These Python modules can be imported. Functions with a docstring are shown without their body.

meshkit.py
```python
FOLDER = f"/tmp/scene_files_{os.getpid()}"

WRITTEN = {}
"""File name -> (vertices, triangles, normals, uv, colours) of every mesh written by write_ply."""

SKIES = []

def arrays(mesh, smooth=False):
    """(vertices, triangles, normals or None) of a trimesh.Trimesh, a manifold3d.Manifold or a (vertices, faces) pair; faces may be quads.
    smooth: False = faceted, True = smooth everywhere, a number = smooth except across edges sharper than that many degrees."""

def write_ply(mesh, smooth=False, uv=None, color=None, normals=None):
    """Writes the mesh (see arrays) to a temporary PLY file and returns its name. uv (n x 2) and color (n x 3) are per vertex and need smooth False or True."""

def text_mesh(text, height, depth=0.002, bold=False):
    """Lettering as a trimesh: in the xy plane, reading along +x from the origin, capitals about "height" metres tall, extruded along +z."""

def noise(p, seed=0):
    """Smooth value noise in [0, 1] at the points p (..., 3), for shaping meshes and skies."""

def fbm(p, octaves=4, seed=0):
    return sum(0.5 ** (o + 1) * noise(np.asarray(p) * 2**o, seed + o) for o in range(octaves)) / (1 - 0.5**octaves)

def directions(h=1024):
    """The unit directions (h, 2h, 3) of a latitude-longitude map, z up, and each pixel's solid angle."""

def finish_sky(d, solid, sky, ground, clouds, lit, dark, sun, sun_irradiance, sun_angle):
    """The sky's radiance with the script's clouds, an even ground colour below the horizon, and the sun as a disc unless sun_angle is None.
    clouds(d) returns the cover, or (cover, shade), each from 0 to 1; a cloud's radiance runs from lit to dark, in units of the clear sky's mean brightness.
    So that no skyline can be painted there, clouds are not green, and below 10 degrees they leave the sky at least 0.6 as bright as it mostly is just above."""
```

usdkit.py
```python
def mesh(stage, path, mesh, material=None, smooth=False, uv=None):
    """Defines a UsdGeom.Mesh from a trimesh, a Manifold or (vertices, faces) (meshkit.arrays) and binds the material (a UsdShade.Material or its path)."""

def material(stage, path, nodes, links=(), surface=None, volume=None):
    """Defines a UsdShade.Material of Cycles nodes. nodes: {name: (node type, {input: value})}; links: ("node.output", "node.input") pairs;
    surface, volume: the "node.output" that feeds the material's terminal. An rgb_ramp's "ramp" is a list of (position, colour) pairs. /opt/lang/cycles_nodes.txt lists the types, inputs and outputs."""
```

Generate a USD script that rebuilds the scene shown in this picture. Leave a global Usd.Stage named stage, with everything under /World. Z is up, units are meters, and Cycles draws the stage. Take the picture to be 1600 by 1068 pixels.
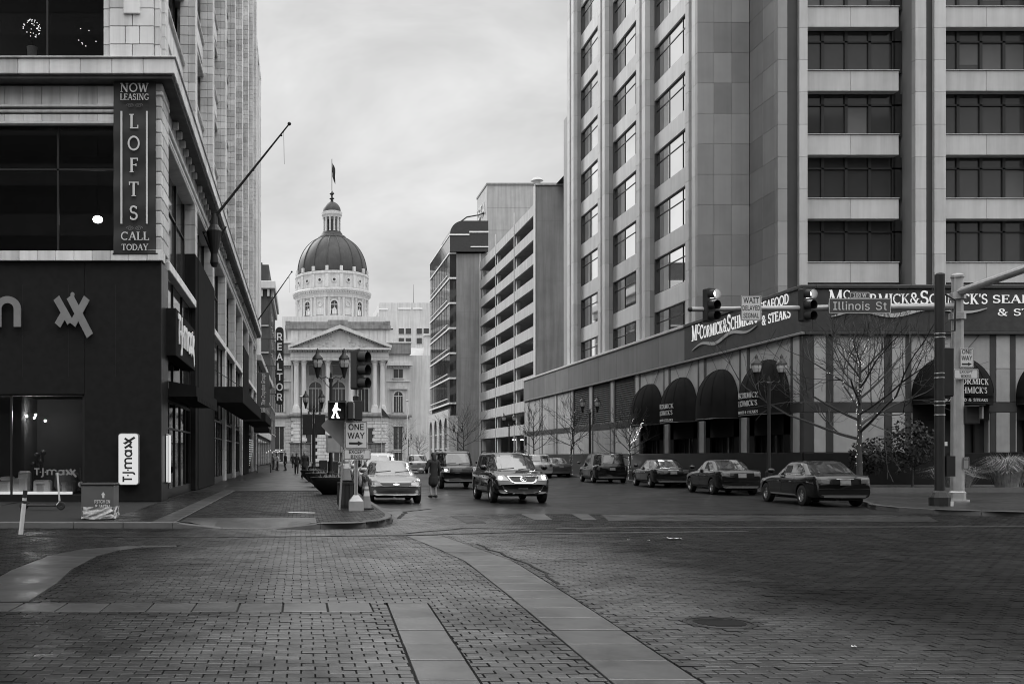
import math, random
import numpy as np, trimesh, manifold3d as m3, shapely
from shapely.geometry import Polygon, LineString, Point, box as sbox
from shapely import affinity
from scipy.spatial import Delaunay
from pxr import Usd, UsdGeom, UsdLux, UsdShade, Gf, Sdf
import usdkit, meshkit

PI = math.pi
rnd = random.Random(7)
stage = Usd.Stage.CreateInMemory()
UsdGeom.SetStageUpAxis(stage, 'Z'); UsdGeom.SetStageMetersPerUnit(stage, 1.0)
UsdGeom.Xform.Define(stage, '/World'); UsdGeom.Scope.Define(stage, '/World/Looks')

# ------------------------------------------------------------------ camera, sky, sun, exposure
EXPOSURE = 0.95
cam = UsdGeom.Camera.Define(stage, '/World/camera')
cam.AddTranslateOp().Set((0, 0, 1.6)); cam.AddRotateXOp().Set(90)
cam.CreateHorizontalApertureAttr(36.0); cam.CreateVerticalApertureAttr(24.03)
cam.CreateFocalLengthAttr(33.75)
cam.CreateHorizontalApertureOffsetAttr(7.425); cam.CreateVerticalApertureOffsetAttr(4.005)
cam.CreateClippingRangeAttr((0.1, 5000.0)); cam.CreateExposureAttr(EXPOSURE)

SUN = np.array([-0.46, 0.66, 0.60]); SUN = SUN / np.linalg.norm(SUN)
SKY_STRENGTH = 0.10
sky_mat = usdkit.material(stage, '/World/Looks/sky', {
    'sky': ('sky_texture', {'sky_type': 'single_scattering', 'sun_disc': False, 'sun_elevation': math.asin(SUN[2]), 'sun_rotation': math.atan2(SUN[0], SUN[1]), 'aerosol_density': 3.0, 'ozone_density': 1.0}),
    'bw': ('rgb_to_bw', {}),
    'tc': ('texture_coordinate', {}),
    'mp': ('mapping', {'scale': (1.0, 1.0, 2.2), 'location': (3.1, 0.4, 0.2)}),
    'n1': ('noise_texture', {'scale': 4.2, 'detail': 6.0, 'roughness': 0.55, 'distortion': 0.35}),
    'n2': ('noise_texture', {'scale': 1.4, 'detail': 2.0, 'roughness': 0.5}),
    'na': ('math', {'math_type': 'multiply_add', 'value2': 0.55, 'value3': 0.0}),
    'nb': ('math', {'math_type': 'multiply_add', 'value2': 0.45}),
    'cl': ('map_range', {'from_min': 0.36, 'from_max': 0.64, 'to_min': 0.70, 'to_max': 1.20, 'clamp': True}),
    'sx': ('separate_xyz', {}),
    'up': ('map_range', {'from_min': 0.42, 'from_max': 1.0, 'to_min': 1.0, 'to_max': 3.5, 'clamp': True}),
    'm1': ('math', {'math_type': 'multiply'}),
    'm2': ('math', {'math_type': 'multiply', 'value2': 4.0}),
    'mx': ('mix_float', {'fac': 0.95}),
    'bg': ('background_shader', {'strength': SKY_STRENGTH})},
    [('sky.color', 'bw.color'), ('tc.generated', 'mp.vector'), ('mp.vector', 'n1.vector'), ('mp.vector', 'n2.vector'), ('n1.fac', 'na.value1'),
     ('n2.fac', 'nb.value1'), ('na.value', 'nb.value3'), ('nb.value', 'cl.value'), ('tc.generated', 'sx.vector'), ('sx.z', 'up.value'), ('cl.result', 'm1.value1'), ('up.result', 'm1.value2'),
     ('m1.value', 'm2.value1'), ('bw.val', 'mx.a'), ('m2.value', 'mx.b'), ('mx.result', 'bg.color')], surface='bg.background')
dome = UsdLux.DomeLight.Define(stage, '/World/sky')
dome.CreateIntensityAttr(1.0)
UsdShade.MaterialBindingAPI.Apply(dome.GetPrim()).Bind(sky_mat)
dome.GetPrim().SetCustomDataByKey('kind', 'structure')
sun = UsdLux.DistantLight.Define(stage, '/World/sun')
sun.CreateIntensityAttr(0.40); sun.CreateAngleAttr(24.0); sun.CreateNormalizeAttr(True); sun.CreateColorAttr((1, 1, 1))
_q = Gf.Rotation(Gf.Vec3d(0, 0, 1), Gf.Vec3d(*SUN)).GetQuat()
sun.AddOrientOp().Set(Gf.Quatf(_q))

# ------------------------------------------------------------------ helpers
_count = {}
def numbered(parent, name):
    k = (parent, name); n = _count.get(k, 0); _count[k] = n + 1
    return f'{parent}/{name}' if n == 0 else f'{parent}/{name}_{n:03d}'

class Node:
    def __init__(s, path, org=(0, 0, 0)):
        s.path, s.org = path, np.array(org, float)
    @property
    def prim(s): return stage.GetPrimAtPath(s.path)

def tag(node, label=None, cat=None, group=None, kind=None):
    p = node.prim
    for k, v in (('label', label), ('category', cat), ('group', group), ('kind', kind)):
        if v: p.SetCustomDataByKey(k, v)
    return node

def thing(name, label, cat, loc=(0, 0, 0), rot=0.0, group=None, world=True, kind=None):
    path = numbered('/World', name)
    x = UsdGeom.Xform.Define(stage, path); x.AddTranslateOp().Set(tuple(map(float, loc)))
    if rot: x.AddRotateZOp().Set(math.degrees(rot))
    return tag(Node(path, loc if world else (0, 0, 0)), label, cat, group, kind)

def dup(src, name, label, loc, rot=0.0, group=None, cat=None):
    path = numbered('/World', name)
    x = UsdGeom.Xform.Define(stage, path)
    x.GetPrim().GetReferences().AddInternalReference(src.path); x.GetPrim().SetInstanceable(True)
    x.ClearXformOpOrder()
    x.AddTranslateOp().Set(tuple(map(float, loc)))
    r = x.AddRotateZOp(); r.Set(math.degrees(rot))
    x.SetXformOpOrder([op for op in x.GetOrderedXformOps()])
    was = src.prim.GetCustomData()
    return tag(Node(path), label, cat or was.get('category'), group or was.get('group'))

_BT = None
def _bevel_template():
    global _BT
    s = [(-1, -1), (1, -1), (1, 1), (-1, 1)]
    pts, key = [], []
    for sx in (-1, 1):
        for sy in (-1, 1):
            for sz in (-1, 1):
                for k in range(3):
                    key.append((sx, sy, sz, k))
    key = np.array(key)
    P = key[:, :3] * 1.0
    for i, k in enumerate(key[:, 3]):
        for a in range(3):
            if a != k: P[i, a] -= key[i, a] * 0.2
    h = trimesh.Trimesh(P, trimesh.convex.convex_hull(P).faces, process=False)
    hull = trimesh.convex.convex_hull(P)
    idx = [int(np.argmin(np.linalg.norm(P - v, axis=1))) for v in hull.vertices]
    _BT = (key, np.array(idx)[hull.faces])
_bevel_template()

class MB:
    def __init__(s): s.v, s.f, s.n = [], [], 0
    def raw(s, v, f):
        v = np.asarray(v, float); f = np.asarray(f, int)
        if f.shape[1] == 4: f = np.vstack([f[:, [0, 1, 2]], f[:, [0, 2, 3]]])
        s.v.append(v); s.f.append(f + s.n); s.n += len(v); return s
    def add(s, m, T=None):
        if hasattr(m, 'to_mesh'):
            q = m.to_mesh(); v, f = np.array(q.vert_properties[:, :3], float), np.array(q.tri_verts)
        else: v, f = np.array(m.vertices, float), np.array(m.faces)
        if T is not None: v = v @ np.asarray(T)[:3, :3].T + np.asarray(T)[:3, 3]
        return s.raw(v, f)
    def box(s, x0, x1, y0, y1, z0, z1, b=0.0):
        if x1 < x0: x0, x1 = x1, x0
        if y1 < y0: y0, y1 = y1, y0
        if z1 < z0: z0, z1 = z1, z0
        if b <= 0:
            v = [(x, y, z) for x in (x0, x1) for y in (y0, y1) for z in (z0, z1)]
            return s.raw(v, [(0, 1, 3, 2), (4, 6, 7, 5), (0, 4, 5, 1), (2, 3, 7, 6), (0, 2, 6, 4), (1, 5, 7, 3)])
        key, faces = _BT
        b = min(b, .45 * (x1 - x0), .45 * (y1 - y0), .45 * (z1 - z0))
        c = np.array([(x0 + x1) / 2, (y0 + y1) / 2, (z0 + z1) / 2]); h = np.array([(x1 - x0) / 2, (y1 - y0) / 2, (z1 - z0) / 2])
        P = key[:, :3] * h
        for a in range(3): P[:, a] -= np.where(key[:, 3] != a, key[:, a] * b, 0)
        return s.raw(P + c, faces)
    def quad(s, a, b, c, d): return s.raw([a, b, c, d], [(0, 1, 2, 3)])
    def prism(s, poly, T, depth):
        """shapely polygon in xy extruded along +z by depth then transformed by 4x4 T"""
        for g in getattr(poly, 'geoms', [poly]):
            if g.is_empty or g.area < 1e-9: continue
            s.add(trimesh.creation.extrude_polygon(g, depth, engine='earcut'), T)
        return s
    def tube(s, pts, rad, sides=8, cap=True):
        pts = np.asarray(pts, float); n = len(pts)
        rad = np.full(n, rad, float) if np.ndim(rad) == 0 else np.asarray(rad, float)
        t = np.gradient(pts, axis=0); t /= np.maximum(np.linalg.norm(t, axis=1, keepdims=True), 1e-9)
        ref = np.array([0, 0, 1.0]) if abs(t[0][2]) < .9 else np.array([1.0, 0, 0])
        a = np.linspace(0, 2 * PI, sides, endpoint=False); V = []
        u = np.cross(t[0], ref)
        for i in range(n):
            u = u - t[i] * np.dot(u, t[i]); u /= max(np.linalg.norm(u), 1e-9); w = np.cross(t[i], u)
            V.append(pts[i] + rad[i] * (np.cos(a)[:, None] * u + np.sin(a)[:, None] * w))
        F = [(i * sides + j, i * sides + (j + 1) % sides, (i + 1) * sides + (j + 1) % sides, (i + 1) * sides + j) for i in range(n - 1) for j in range(sides)]
        V = np.vstack(V); F = [list(q) for q in F]
        s.raw(V, F)
        if cap:
            for base, c, rev in ((0, pts[0], True), ((n - 1) * sides, pts[-1], False)):
                vv = np.vstack([V[base:base + sides], c]); ff = [(j, (j + 1) % sides, sides) if not rev else ((j + 1) % sides, j, sides) for j in range(sides)]
                s.raw(vv, np.array(ff))
        return s
    def rev(s, prof, c=(0, 0, 0), seg=24, axis='z', a0=0.0, a1=2 * PI):
        """lathe of (r, h) pairs about an axis through c"""
        prof = np.asarray(prof, float); full = abs(a1 - a0 - 2 * PI) < 1e-6
        a = np.linspace(a0, a1, seg, endpoint=not full); n = len(prof); V = []
        for k in a:
            x, y, h = prof[:, 0] * math.cos(k), prof[:, 0] * math.sin(k), prof[:, 1]
            V.append(np.stack({'z': (x, y, h), 'x': (h, x, y), 'y': (y, h, x)}[axis], 1))
        m = len(a); F = []
        for i in range(m if full else m - 1):
            for j in range(n - 1):
                F.append((i * n + j, ((i + 1) % m) * n + j, ((i + 1) % m) * n + j + 1, i * n + j + 1))
        return s.raw(np.vstack(V) + np.array(c, float), F)
    def sphere(s, c, r, sub=1, sc=(1, 1, 1)):
        m = trimesh.creation.icosphere(sub, 1.0)
        return s.raw(np.array(m.vertices) * r * np.array(sc) + np.array(c, float), m.faces)
    def build(s, name, mat, parent=None, label=None, kind=None, smooth=False):
        if not s.v: return None
        pp, org = (parent.path, parent.org) if parent is not None else ('/World', np.zeros(3))
        path = numbered(pp, name)
        usdkit.mesh(stage, path, (np.vstack(s.v) - org, np.vstack(s.f)), mat, smooth=smooth)
        nd = Node(path, org)
        return tag(nd, label, kind=kind)

def bx(name, mat, parent, x0, x1, y0, y1, z0, z1, b=0.0, label=None):
    return MB().box(x0, x1, y0, y1, z0, z1, b).build(name, mat, parent, label)

def frame(o, right, up):
    r, u = np.array(right, float), np.array(up, float); n = np.cross(r, u)
    T = np.eye(4); T[:3, 0], T[:3, 1], T[:3, 2], T[:3, 3] = r, u, n, o; return T

X, Y, Z = np.eye(3)
def S(u, v, d):                      # where a sight line of the photograph meets depth d: used to measure positions only
    return (u - 470) * d / 1500.0, 1.6 + (712 - v) * d / 1500.0

# ---- lettering
def sans(text, h, depth=0.01, bold=True, spacing=0.0, sx=1.0):
    if spacing:
        ms, x = [], 0
        for ch in text:
            if ch == ' ': x += h * .4 + spacing; continue
            m = meshkit.text_mesh(ch, h, depth, bold); b = m.bounds
            m.apply_translation((x - b[0][0], 0, 0)); x += b[1][0] - b[0][0] + spacing; ms.append(m)
        m = trimesh.util.concatenate(ms)
    else: m = meshkit.text_mesh(text, h, depth, bold)
    m.apply_translation((-m.bounds[0][0], 0, 0))
    if sx != 1.0: m.apply_scale((sx, 1, 1))
    return m
def fit(m, width, centre=True):
    b = m.bounds; k = width / (b[1][0] - b[0][0]); m.apply_scale((k, 1, 1)); b = m.bounds
    m.apply_translation((-(b[0][0] + (b[1][0] - b[0][0]) / 2 if centre else b[0][0]), 0, 0)); return m
TK, TN = .16, .07
def arc(cx, cy, rx, ry, a0, a1, n=22):
    a = np.radians(np.linspace(a0, a1, n)); return [(cx + rx * math.cos(k), cy + ry * math.sin(k)) for k in a]
SERIF = {
    'A': (.82, [([(.1, 0), (.41, 1)], TN), ([(.41, 1), (.72, 0)], TK), ([(.2, .34), (.6, .34)], TN)], [(.1, 0, .24), (.72, 0, .26)]),
    'C': (.78, [(arc(.43, .5, .35, .46, 48, 312), .12), ([(.68, .98), (.68, .74)], TN)], []),
    'D': (.80, [([(.16, 0), (.16, 1)], TK), (arc(.3, .5, .42, .46, -90, 90), .12), ([(.05, .965), (.3, .965)], TN), ([(.05, .035), (.3, .035)], TN)], []),
    'E': (.66, [([(.16, 0), (.16, 1)], TK), ([(.05, .965), (.58, .965)], TN), ([(.16, .52), (.46, .52)], TN), ([(.05, .035), (.61, .035)], TN), ([(.57, 1), (.57, .8)], TN), ([(.6, 0), (.6, .22)], TN), ([(.46, .62), (.46, .42)], TN)], []),
    'F': (.62, [([(.16, 0), (.16, 1)], TK), ([(.05, .965), (.57, .965)], TN), ([(.16, .52), (.46, .52)], TN), ([(.56, 1), (.56, .8)], TN), ([(.46, .62), (.46, .42)], TN)], [(.16, 0, .3)]),
    'G': (.84, [(arc(.43, .5, .35, .46, 48, 318), .12), ([(.68, .98), (.68, .74)], TN), ([(.68, .1), (.68, .44)], .13)], [(.66, .44, .26)]),
    'H': (.90, [([(.18, 0), (.18, 1)], TK), ([(.72, 0), (.72, 1)], TK), ([(.18, .52), (.72, .52)], TN)], [(.18, 0, .32), (.18, 1, .32), (.72, 0, .32), (.72, 1, .32)]),
    'I': (.38, [([(.19, 0), (.19, 1)], TK)], [(.19, 0, .34), (.19, 1, .34)]),
    'K': (.82, [([(.17, 0), (.17, 1)], TK), ([(.2, .4), (.64, 1)], TN), ([(.33, .56), (.7, 0)], TK)], [(.17, 0, .32), (.17, 1, .32), (.64, 1, .26), (.7, 0, .26)]),
    'L': (.64, [([(.16, 0), (.16, 1)], TK), ([(.05, .035), (.6, .035)], TN), ([(.59, 0), (.59, .24)], TN)], [(.16, 1, .32)]),
    'M': (1.04, [([(.14, 0), (.18, 1)], TN), ([(.18, 1), (.5, .05)], TK), ([(.5, .05), (.84, 1)], TN), ([(.84, 1), (.88, 0)], TK)], [(.14, 0, .26), (.88, 0, .3), (.16, 1, .2), (.86, 1, .2)]),
    'N': (.92, [([(.17, 0), (.17, 1)], TN), ([(.17, 1), (.74, 0)], TK), ([(.74, 0), (.74, 1)], TN)], [(.17, 0, .28), (.14, 1, .24), (.74, 1, .28)]),
    'O': (.88, [(arc(.44, .5, .36, .46, 0, 360), .12)], []),
    'R': (.80, [([(.16, 0), (.16, 1)], TK), (arc(.3, .74, .28, .225, -90, 90), .11), ([(.05, .965), (.3, .965)], TN), ([(.16, .515), (.3, .515)], TN), ([(.34, .5), (.7, 0)], TK)], [(.16, 0, .3), (.72, 0, .24)]),
    'S': (.62, [(arc(.3, .73, .2, .225, 35, 270) + arc(.3, .275, .23, .23, 90, -140), .12), ([(.5, .95), (.5, .76)], TN), ([(.09, .05), (.09, .26)], TN)], []),
    'T': (.72, [([(.36, 0), (.36, 1)], TK), ([(.04, .965), (.68, .965)], TN), ([(.06, 1), (.06, .78)], TN), ([(.66, 1), (.66, .78)], TN)], [(.36, 0, .32)]),
    'W': (1.12, [([(.12, 1), (.34, 0)], TK), ([(.34, 0), (.56, .9)], TN), ([(.56, .9), (.78, 0)], TK), ([(.78, 0), (1.0, 1)], TN)], [(.12, 1, .28), (1.0, 1, .24), (.54, .96, .2)]),
    'Y': (.80, [([(.1, 1), (.4, .45)], TK), ([(.7, 1), (.4, .45)], TN), ([(.4, 0), (.4, .46)], TK)], [(.1, 1, .28), (.7, 1, .24), (.4, 0, .32)]),
    '&': (.88, [(arc(.36, .76, .17, .2, -60, 240) + [(.62, .06), (.76, 0)], .12), (arc(.34, .28, .25, .25, 130, 340) + [(.72, .5)], .09)], [(.72, .5, .2)]),
    "'": (.24, [([(.13, 1), (.1, .72)], .1)], []), ' ': (.35, [], [])}
def serif(runs, h, depth=.02, track=.04):
    """runs: (text, scale, raise) with cap height h"""
    geo, x = [], 0.0
    for text, k, lift in runs:
        for ch in text:
            w, strokes, serifs = SERIF[ch]
            parts = [LineString(p).buffer(t / 2, cap_style=2, join_style=2 if len(p) < 5 else 1) for p, t in strokes]
            parts += [sbox(a - l / 2, (0 if b == 0 else b - .055), a + l / 2, (.055 if b == 0 else b)) for a, b, l in serifs]
            if parts:
                g = shapely.union_all(parts)
                geo.append(affinity.affine_transform(g, [k * h, 0, 0, k * h, x, lift * h]))
            x += (w + track) * k * h
    g = shapely.union_all(geo).simplify(.004 * h)
    return trimesh.util.concatenate([trimesh.creation.extrude_polygon(q, depth, engine='earcut') for q in getattr(g, 'geoms', [g])])
def bold_logo(h, depth=.02, skip=''):
    """rounded lower-case shop lettering  T.J.maxx ; h = height of the m"""
    w = .24; L = []
    def st(p, ww=w): return LineString(p).buffer(ww / 2, cap_style=2, join_style=2)
    if 'T' not in skip:
        L += [st([(0, 1.18), (.78, 1.18)]), st([(.39, 1.18), (.39, 0)])]
        L += [Point(.92, .55).buffer(.12)]
        L += [st([(1.3, 1.3), (1.3, -.05)] + arc(1.08, -.05, .22, .27, 0, -110, 10))]
        L += [Point(1.66, .55).buffer(.12)]
    if 'm' not in skip:
        x = 1.95
        L += [st([(x, 0), (x, 1)]), st(arc(x + .33, .62, .33, .33, 180, 0, 14) + [(x + .66, 0)]), st(arc(x + .99, .62, .33, .33, 180, 0, 14) + [(x + 1.32, 0)])]
    if 'a' not in skip:
        x = 3.95
        L += [LineString(arc(x, .48, .38, .42, 0, 360, 30)).buffer(w / 2), st([(x + .42, 1.0), (x + .42, 0)])]
    if 'x' not in skip:
        x = 4.72
        L += [st([(x, 1), (x + .62, .1)], .3), st([(x + .05, 0), (x + .42, .52)], .3), st([(x + .6, 1.05), (x + 1.5, -.38)], .32), st([(x + .72, .02), (x + 1.36, 1)], .3), Point(x + .72, 1.12).buffer(.09)]
    g = affinity.scale(shapely.union_all(L), h, h, origin=(0, 0)).simplify(.004 * h)
    return trimesh.util.concatenate([trimesh.creation.extrude_polygon(q, depth, engine='earcut') for q in getattr(g, 'geoms', [g])])
def arrow_right(L, h, depth=.004):
    p = Polygon([(0, h * .28), (L * .62, h * .28), (L * .62, 0), (L, h / 2), (L * .62, h), (L * .62, h * .72), (0, h * .72)])
    return trimesh.creation.extrude_polygon(p, depth, engine='earcut')
def rrect(w, h, r):
    return sbox(-w / 2 + r, -h / 2 + r, w / 2 - r, h / 2 - r).buffer(r, quad_segs=4)

# ------------------------------------------------------------------ materials (all greys: the photograph is monochrome)
def g3(c): return (c, c, c)
def sheen_lane(n, l, lo, hi):
    """sky sheen put into the paving gloss along the middle of the crossing, duller towards the sides, with uneven edges"""
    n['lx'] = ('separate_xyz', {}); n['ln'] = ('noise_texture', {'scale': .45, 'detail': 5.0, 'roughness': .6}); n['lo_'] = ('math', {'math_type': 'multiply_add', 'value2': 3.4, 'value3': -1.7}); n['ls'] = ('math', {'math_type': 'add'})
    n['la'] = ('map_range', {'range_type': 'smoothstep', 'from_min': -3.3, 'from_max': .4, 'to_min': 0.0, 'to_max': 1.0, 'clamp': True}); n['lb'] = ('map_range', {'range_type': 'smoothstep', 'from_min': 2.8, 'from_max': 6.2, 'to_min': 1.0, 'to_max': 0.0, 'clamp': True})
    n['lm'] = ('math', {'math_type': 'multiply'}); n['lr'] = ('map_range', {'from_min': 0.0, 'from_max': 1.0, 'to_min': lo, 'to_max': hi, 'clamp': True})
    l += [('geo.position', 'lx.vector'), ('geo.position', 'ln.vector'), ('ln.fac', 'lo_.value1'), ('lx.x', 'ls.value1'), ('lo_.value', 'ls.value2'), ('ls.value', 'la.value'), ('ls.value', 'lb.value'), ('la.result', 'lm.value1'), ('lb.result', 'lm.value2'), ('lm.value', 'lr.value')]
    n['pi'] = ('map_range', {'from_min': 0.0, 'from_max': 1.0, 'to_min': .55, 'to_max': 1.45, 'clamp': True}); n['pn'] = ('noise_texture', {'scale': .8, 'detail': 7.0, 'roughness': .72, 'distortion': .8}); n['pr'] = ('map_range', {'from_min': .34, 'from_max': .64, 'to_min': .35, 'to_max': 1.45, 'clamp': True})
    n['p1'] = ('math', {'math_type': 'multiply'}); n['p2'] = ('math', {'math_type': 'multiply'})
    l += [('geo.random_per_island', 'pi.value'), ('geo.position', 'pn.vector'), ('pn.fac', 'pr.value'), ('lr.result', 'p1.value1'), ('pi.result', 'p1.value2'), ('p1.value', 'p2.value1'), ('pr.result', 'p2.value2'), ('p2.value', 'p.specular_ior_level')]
def pm(name, col, rough=.6, var=.12, sc=1.5, bump=0.0, bsc=30.0, metal=0.0, spec=.5, streak=0.0, detail=5.0, emit=0.0, rvar=0.0, coat=0.0, island=0.0, ior=None, blot=0.0, lane=None):
    n = {'geo': ('geometry', {}), 'nz': ('noise_texture', {'scale': sc, 'detail': detail, 'roughness': .6}),
         'rp': ('rgb_ramp', {'ramp': [(.25, g3(col * (1 - var))), (.75, g3(min(.95, col * (1 + var))))]}),
         'p': ('principled_bsdf', {'roughness': rough, 'metallic': metal, 'specular_ior_level': spec, 'coat_weight': coat})}
    if ior: n['p'][1]['ior'] = ior
    l = [('geo.position', 'nz.vector'), ('nz.fac', 'rp.fac')]
    out = 'rp.color'
    if streak:
        n['smp'] = ('mapping', {'scale': (1.6, 1.6, .09)}); n['snz'] = ('noise_texture', {'scale': 1.3, 'detail': 6.0, 'roughness': .65})
        n['sr'] = ('rgb_ramp', {'ramp': [(.38, g3(1 - streak)), (.6, g3(1.0))]}); n['sm'] = ('mix', {'mix_type': 'multiply', 'fac': 1.0})
        l += [('geo.position', 'smp.vector'), ('smp.vector', 'snz.vector'), ('snz.fac', 'sr.fac'), (out, 'sm.color1'), ('sr.color', 'sm.color2')]; out = 'sm.color'
    if island:
        n['ir'] = ('rgb_ramp', {'ramp': [(0, g3(1 - island)), (1, g3(1 + island))]}); n['im'] = ('mix', {'mix_type': 'multiply', 'fac': 1.0})
        l += [('geo.random_per_island', 'ir.fac'), (out, 'im.color1'), ('ir.color', 'im.color2')]; out = 'im.color'
    if blot:
        n['bz'] = ('noise_texture', {'scale': .33, 'detail': 6.0, 'roughness': .7, 'distortion': .6}); n['br_'] = ('rgb_ramp', {'ramp': [(.36, g3(1 - blot)), (.5, g3(1.0)), (.66, g3(1 + .7 * blot))]}); n['bm_'] = ('mix', {'mix_type': 'multiply', 'fac': 1.0})
        l += [('geo.position', 'bz.vector'), ('bz.fac', 'br_.fac'), (out, 'bm_.color1'), ('br_.color', 'bm_.color2')]; out = 'bm_.color'
    l.append((out, 'p.base_color'))
    if rvar:
        n['rn'] = ('noise_texture', {'scale': sc * .6, 'detail': 4.0}); n['rr'] = ('map_range', {'from_min': .3, 'from_max': .7, 'to_min': max(.03, rough - rvar), 'to_max': min(1, rough + rvar), 'clamp': True})
        l += [('geo.position', 'rn.vector'), ('rn.fac', 'rr.value'), ('rr.result', 'p.roughness')]
    if bump:
        n['bn'] = ('noise_texture', {'scale': bsc, 'detail': 4.0}); n['bp'] = ('bump', {'strength': bump, 'distance': .02})
        l += [('geo.position', 'bn.vector'), ('bn.fac', 'bp.height'), ('bp.normal', 'p.normal')]
    if lane: sheen_lane(n, l, *lane)
    if emit:
        n['p'][1]['emission_color'] = g3(1.0); n['p'][1]['emission_strength'] = emit
    return usdkit.material(stage, '/World/Looks/' + name, n, l, surface='p.BSDF')
def glow(name, strength):
    return usdkit.material(stage, '/World/Looks/' + name, {'e': ('emission', {'color': (1, 1, 1), 'strength': strength})}, [], surface='e.emission')
def pane(name, tint=.75, ior=1.5):
    return usdkit.material(stage, '/World/Looks/' + name, {'t': ('transparent_bsdf', {'color': g3(tint)}), 'g': ('glossy_bsdf', {'roughness': .02, 'color': g3(.95)}), 'f': ('fresnel', {'IOR': ior}), 'm': ('mix_closure', {})},
                           [('f.fac', 'm.fac'), ('t.BSDF', 'm.closure1'), ('g.BSDF', 'm.closure2')], surface='m.closure')
M = {}
M['terra'] = pm('terracotta', .72, .5, .10, 1.2, .08, 40, streak=.22)
M['terra2'] = pm('terracotta_darker', .62, .5, .10, 1.2, .08, 40, streak=.3)
M['terra3'] = pm('terracotta_pale', .79, .5, .08, 1.2, .08, 40, streak=.18)
M['lime'] = pm('limestone', .56, .75, .08, .8, .12, 60, streak=.12)
M['lime2'] = pm('limestone_mid', .51, .75, .10, .8, .12, 60, streak=.15)
M['lime3'] = pm('limestone_dark', .40, .75, .12, .8, .12, 60, streak=.15)
M['granite_grey'] = pm('grey_granite', .20, .35, .18, .5, .03, 60, streak=.15)
M['granite_dark'] = pm('dark_granite', .045, .25, .25, 3.0, .02, 80)
M['black_stone'] = pm('black_granite', .012, .30, .3, 4.0, spec=.3)
M['black'] = pm('black_paint', .018, .5, .2, 3.0, spec=.3)
M['matte_black'] = pm('matte_black', .020, .95, .2, 3.0, spec=.06)
M['iron'] = pm('black_iron', .012, .45, .25, 5.0)
M['fabric'] = pm('black_awning_cloth', .014, .95, .25, 2.0, .05, 120, spec=.08)
M['white_letter'] = pm('white_letters', .85, .5, .03, 3.0)
M['grey_letter'] = pm('dull_letters', .20, .5, .15, 2.0)
M['concrete'] = pm('concrete', .44, .8, .10, .7, .15, 30, streak=.22)
M['concrete_dk'] = pm('brown_concrete', .27, .85, .12, .6, .18, 25, streak=.25)
M['dark_void'] = pm('dark_interior', .035, .9, .2, 1.0)
M['capstone'] = pm('statehouse_limestone', .56, .8, .09, .35, .06, 8, streak=.2)
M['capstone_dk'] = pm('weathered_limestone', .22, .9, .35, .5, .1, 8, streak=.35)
M['copper'] = pm('dome_copper', .036, .6, .22, .5, .05, 6, streak=.3)
M['win_dark'] = pm('dark_window', .035, .06, .2, .5, spec=.5)
M['win_sky'] = pm('coated_window', .03, .04, .1, .5, ior=2.6)
M['win_mirror'] = pm('mirror_window', .92, .03, .03, .4, metal=1.0)
M['win_tint'] = pm('tinted_window', .018, .05, .2, .5, ior=1.9)
M['bronze'] = pm('bronze_frame', .014, .4, .2, 3.0)
M['galv'] = pm('galvanised_steel', .42, .42, .15, 3.0, metal=.55, streak=.12)
M['sign_white'] = pm('sign_face', .60, .45, .05, 3.0, streak=.08)
M['sign_back'] = pm('sign_back_aluminium', .30, .4, .1, 3.0, metal=.5)
M['sign_black'] = pm('sign_black', .02, .5, .1, 3.0)
M['sign_green'] = pm('street_sign_dark', .06, .4, .1, 3.0)
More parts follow.
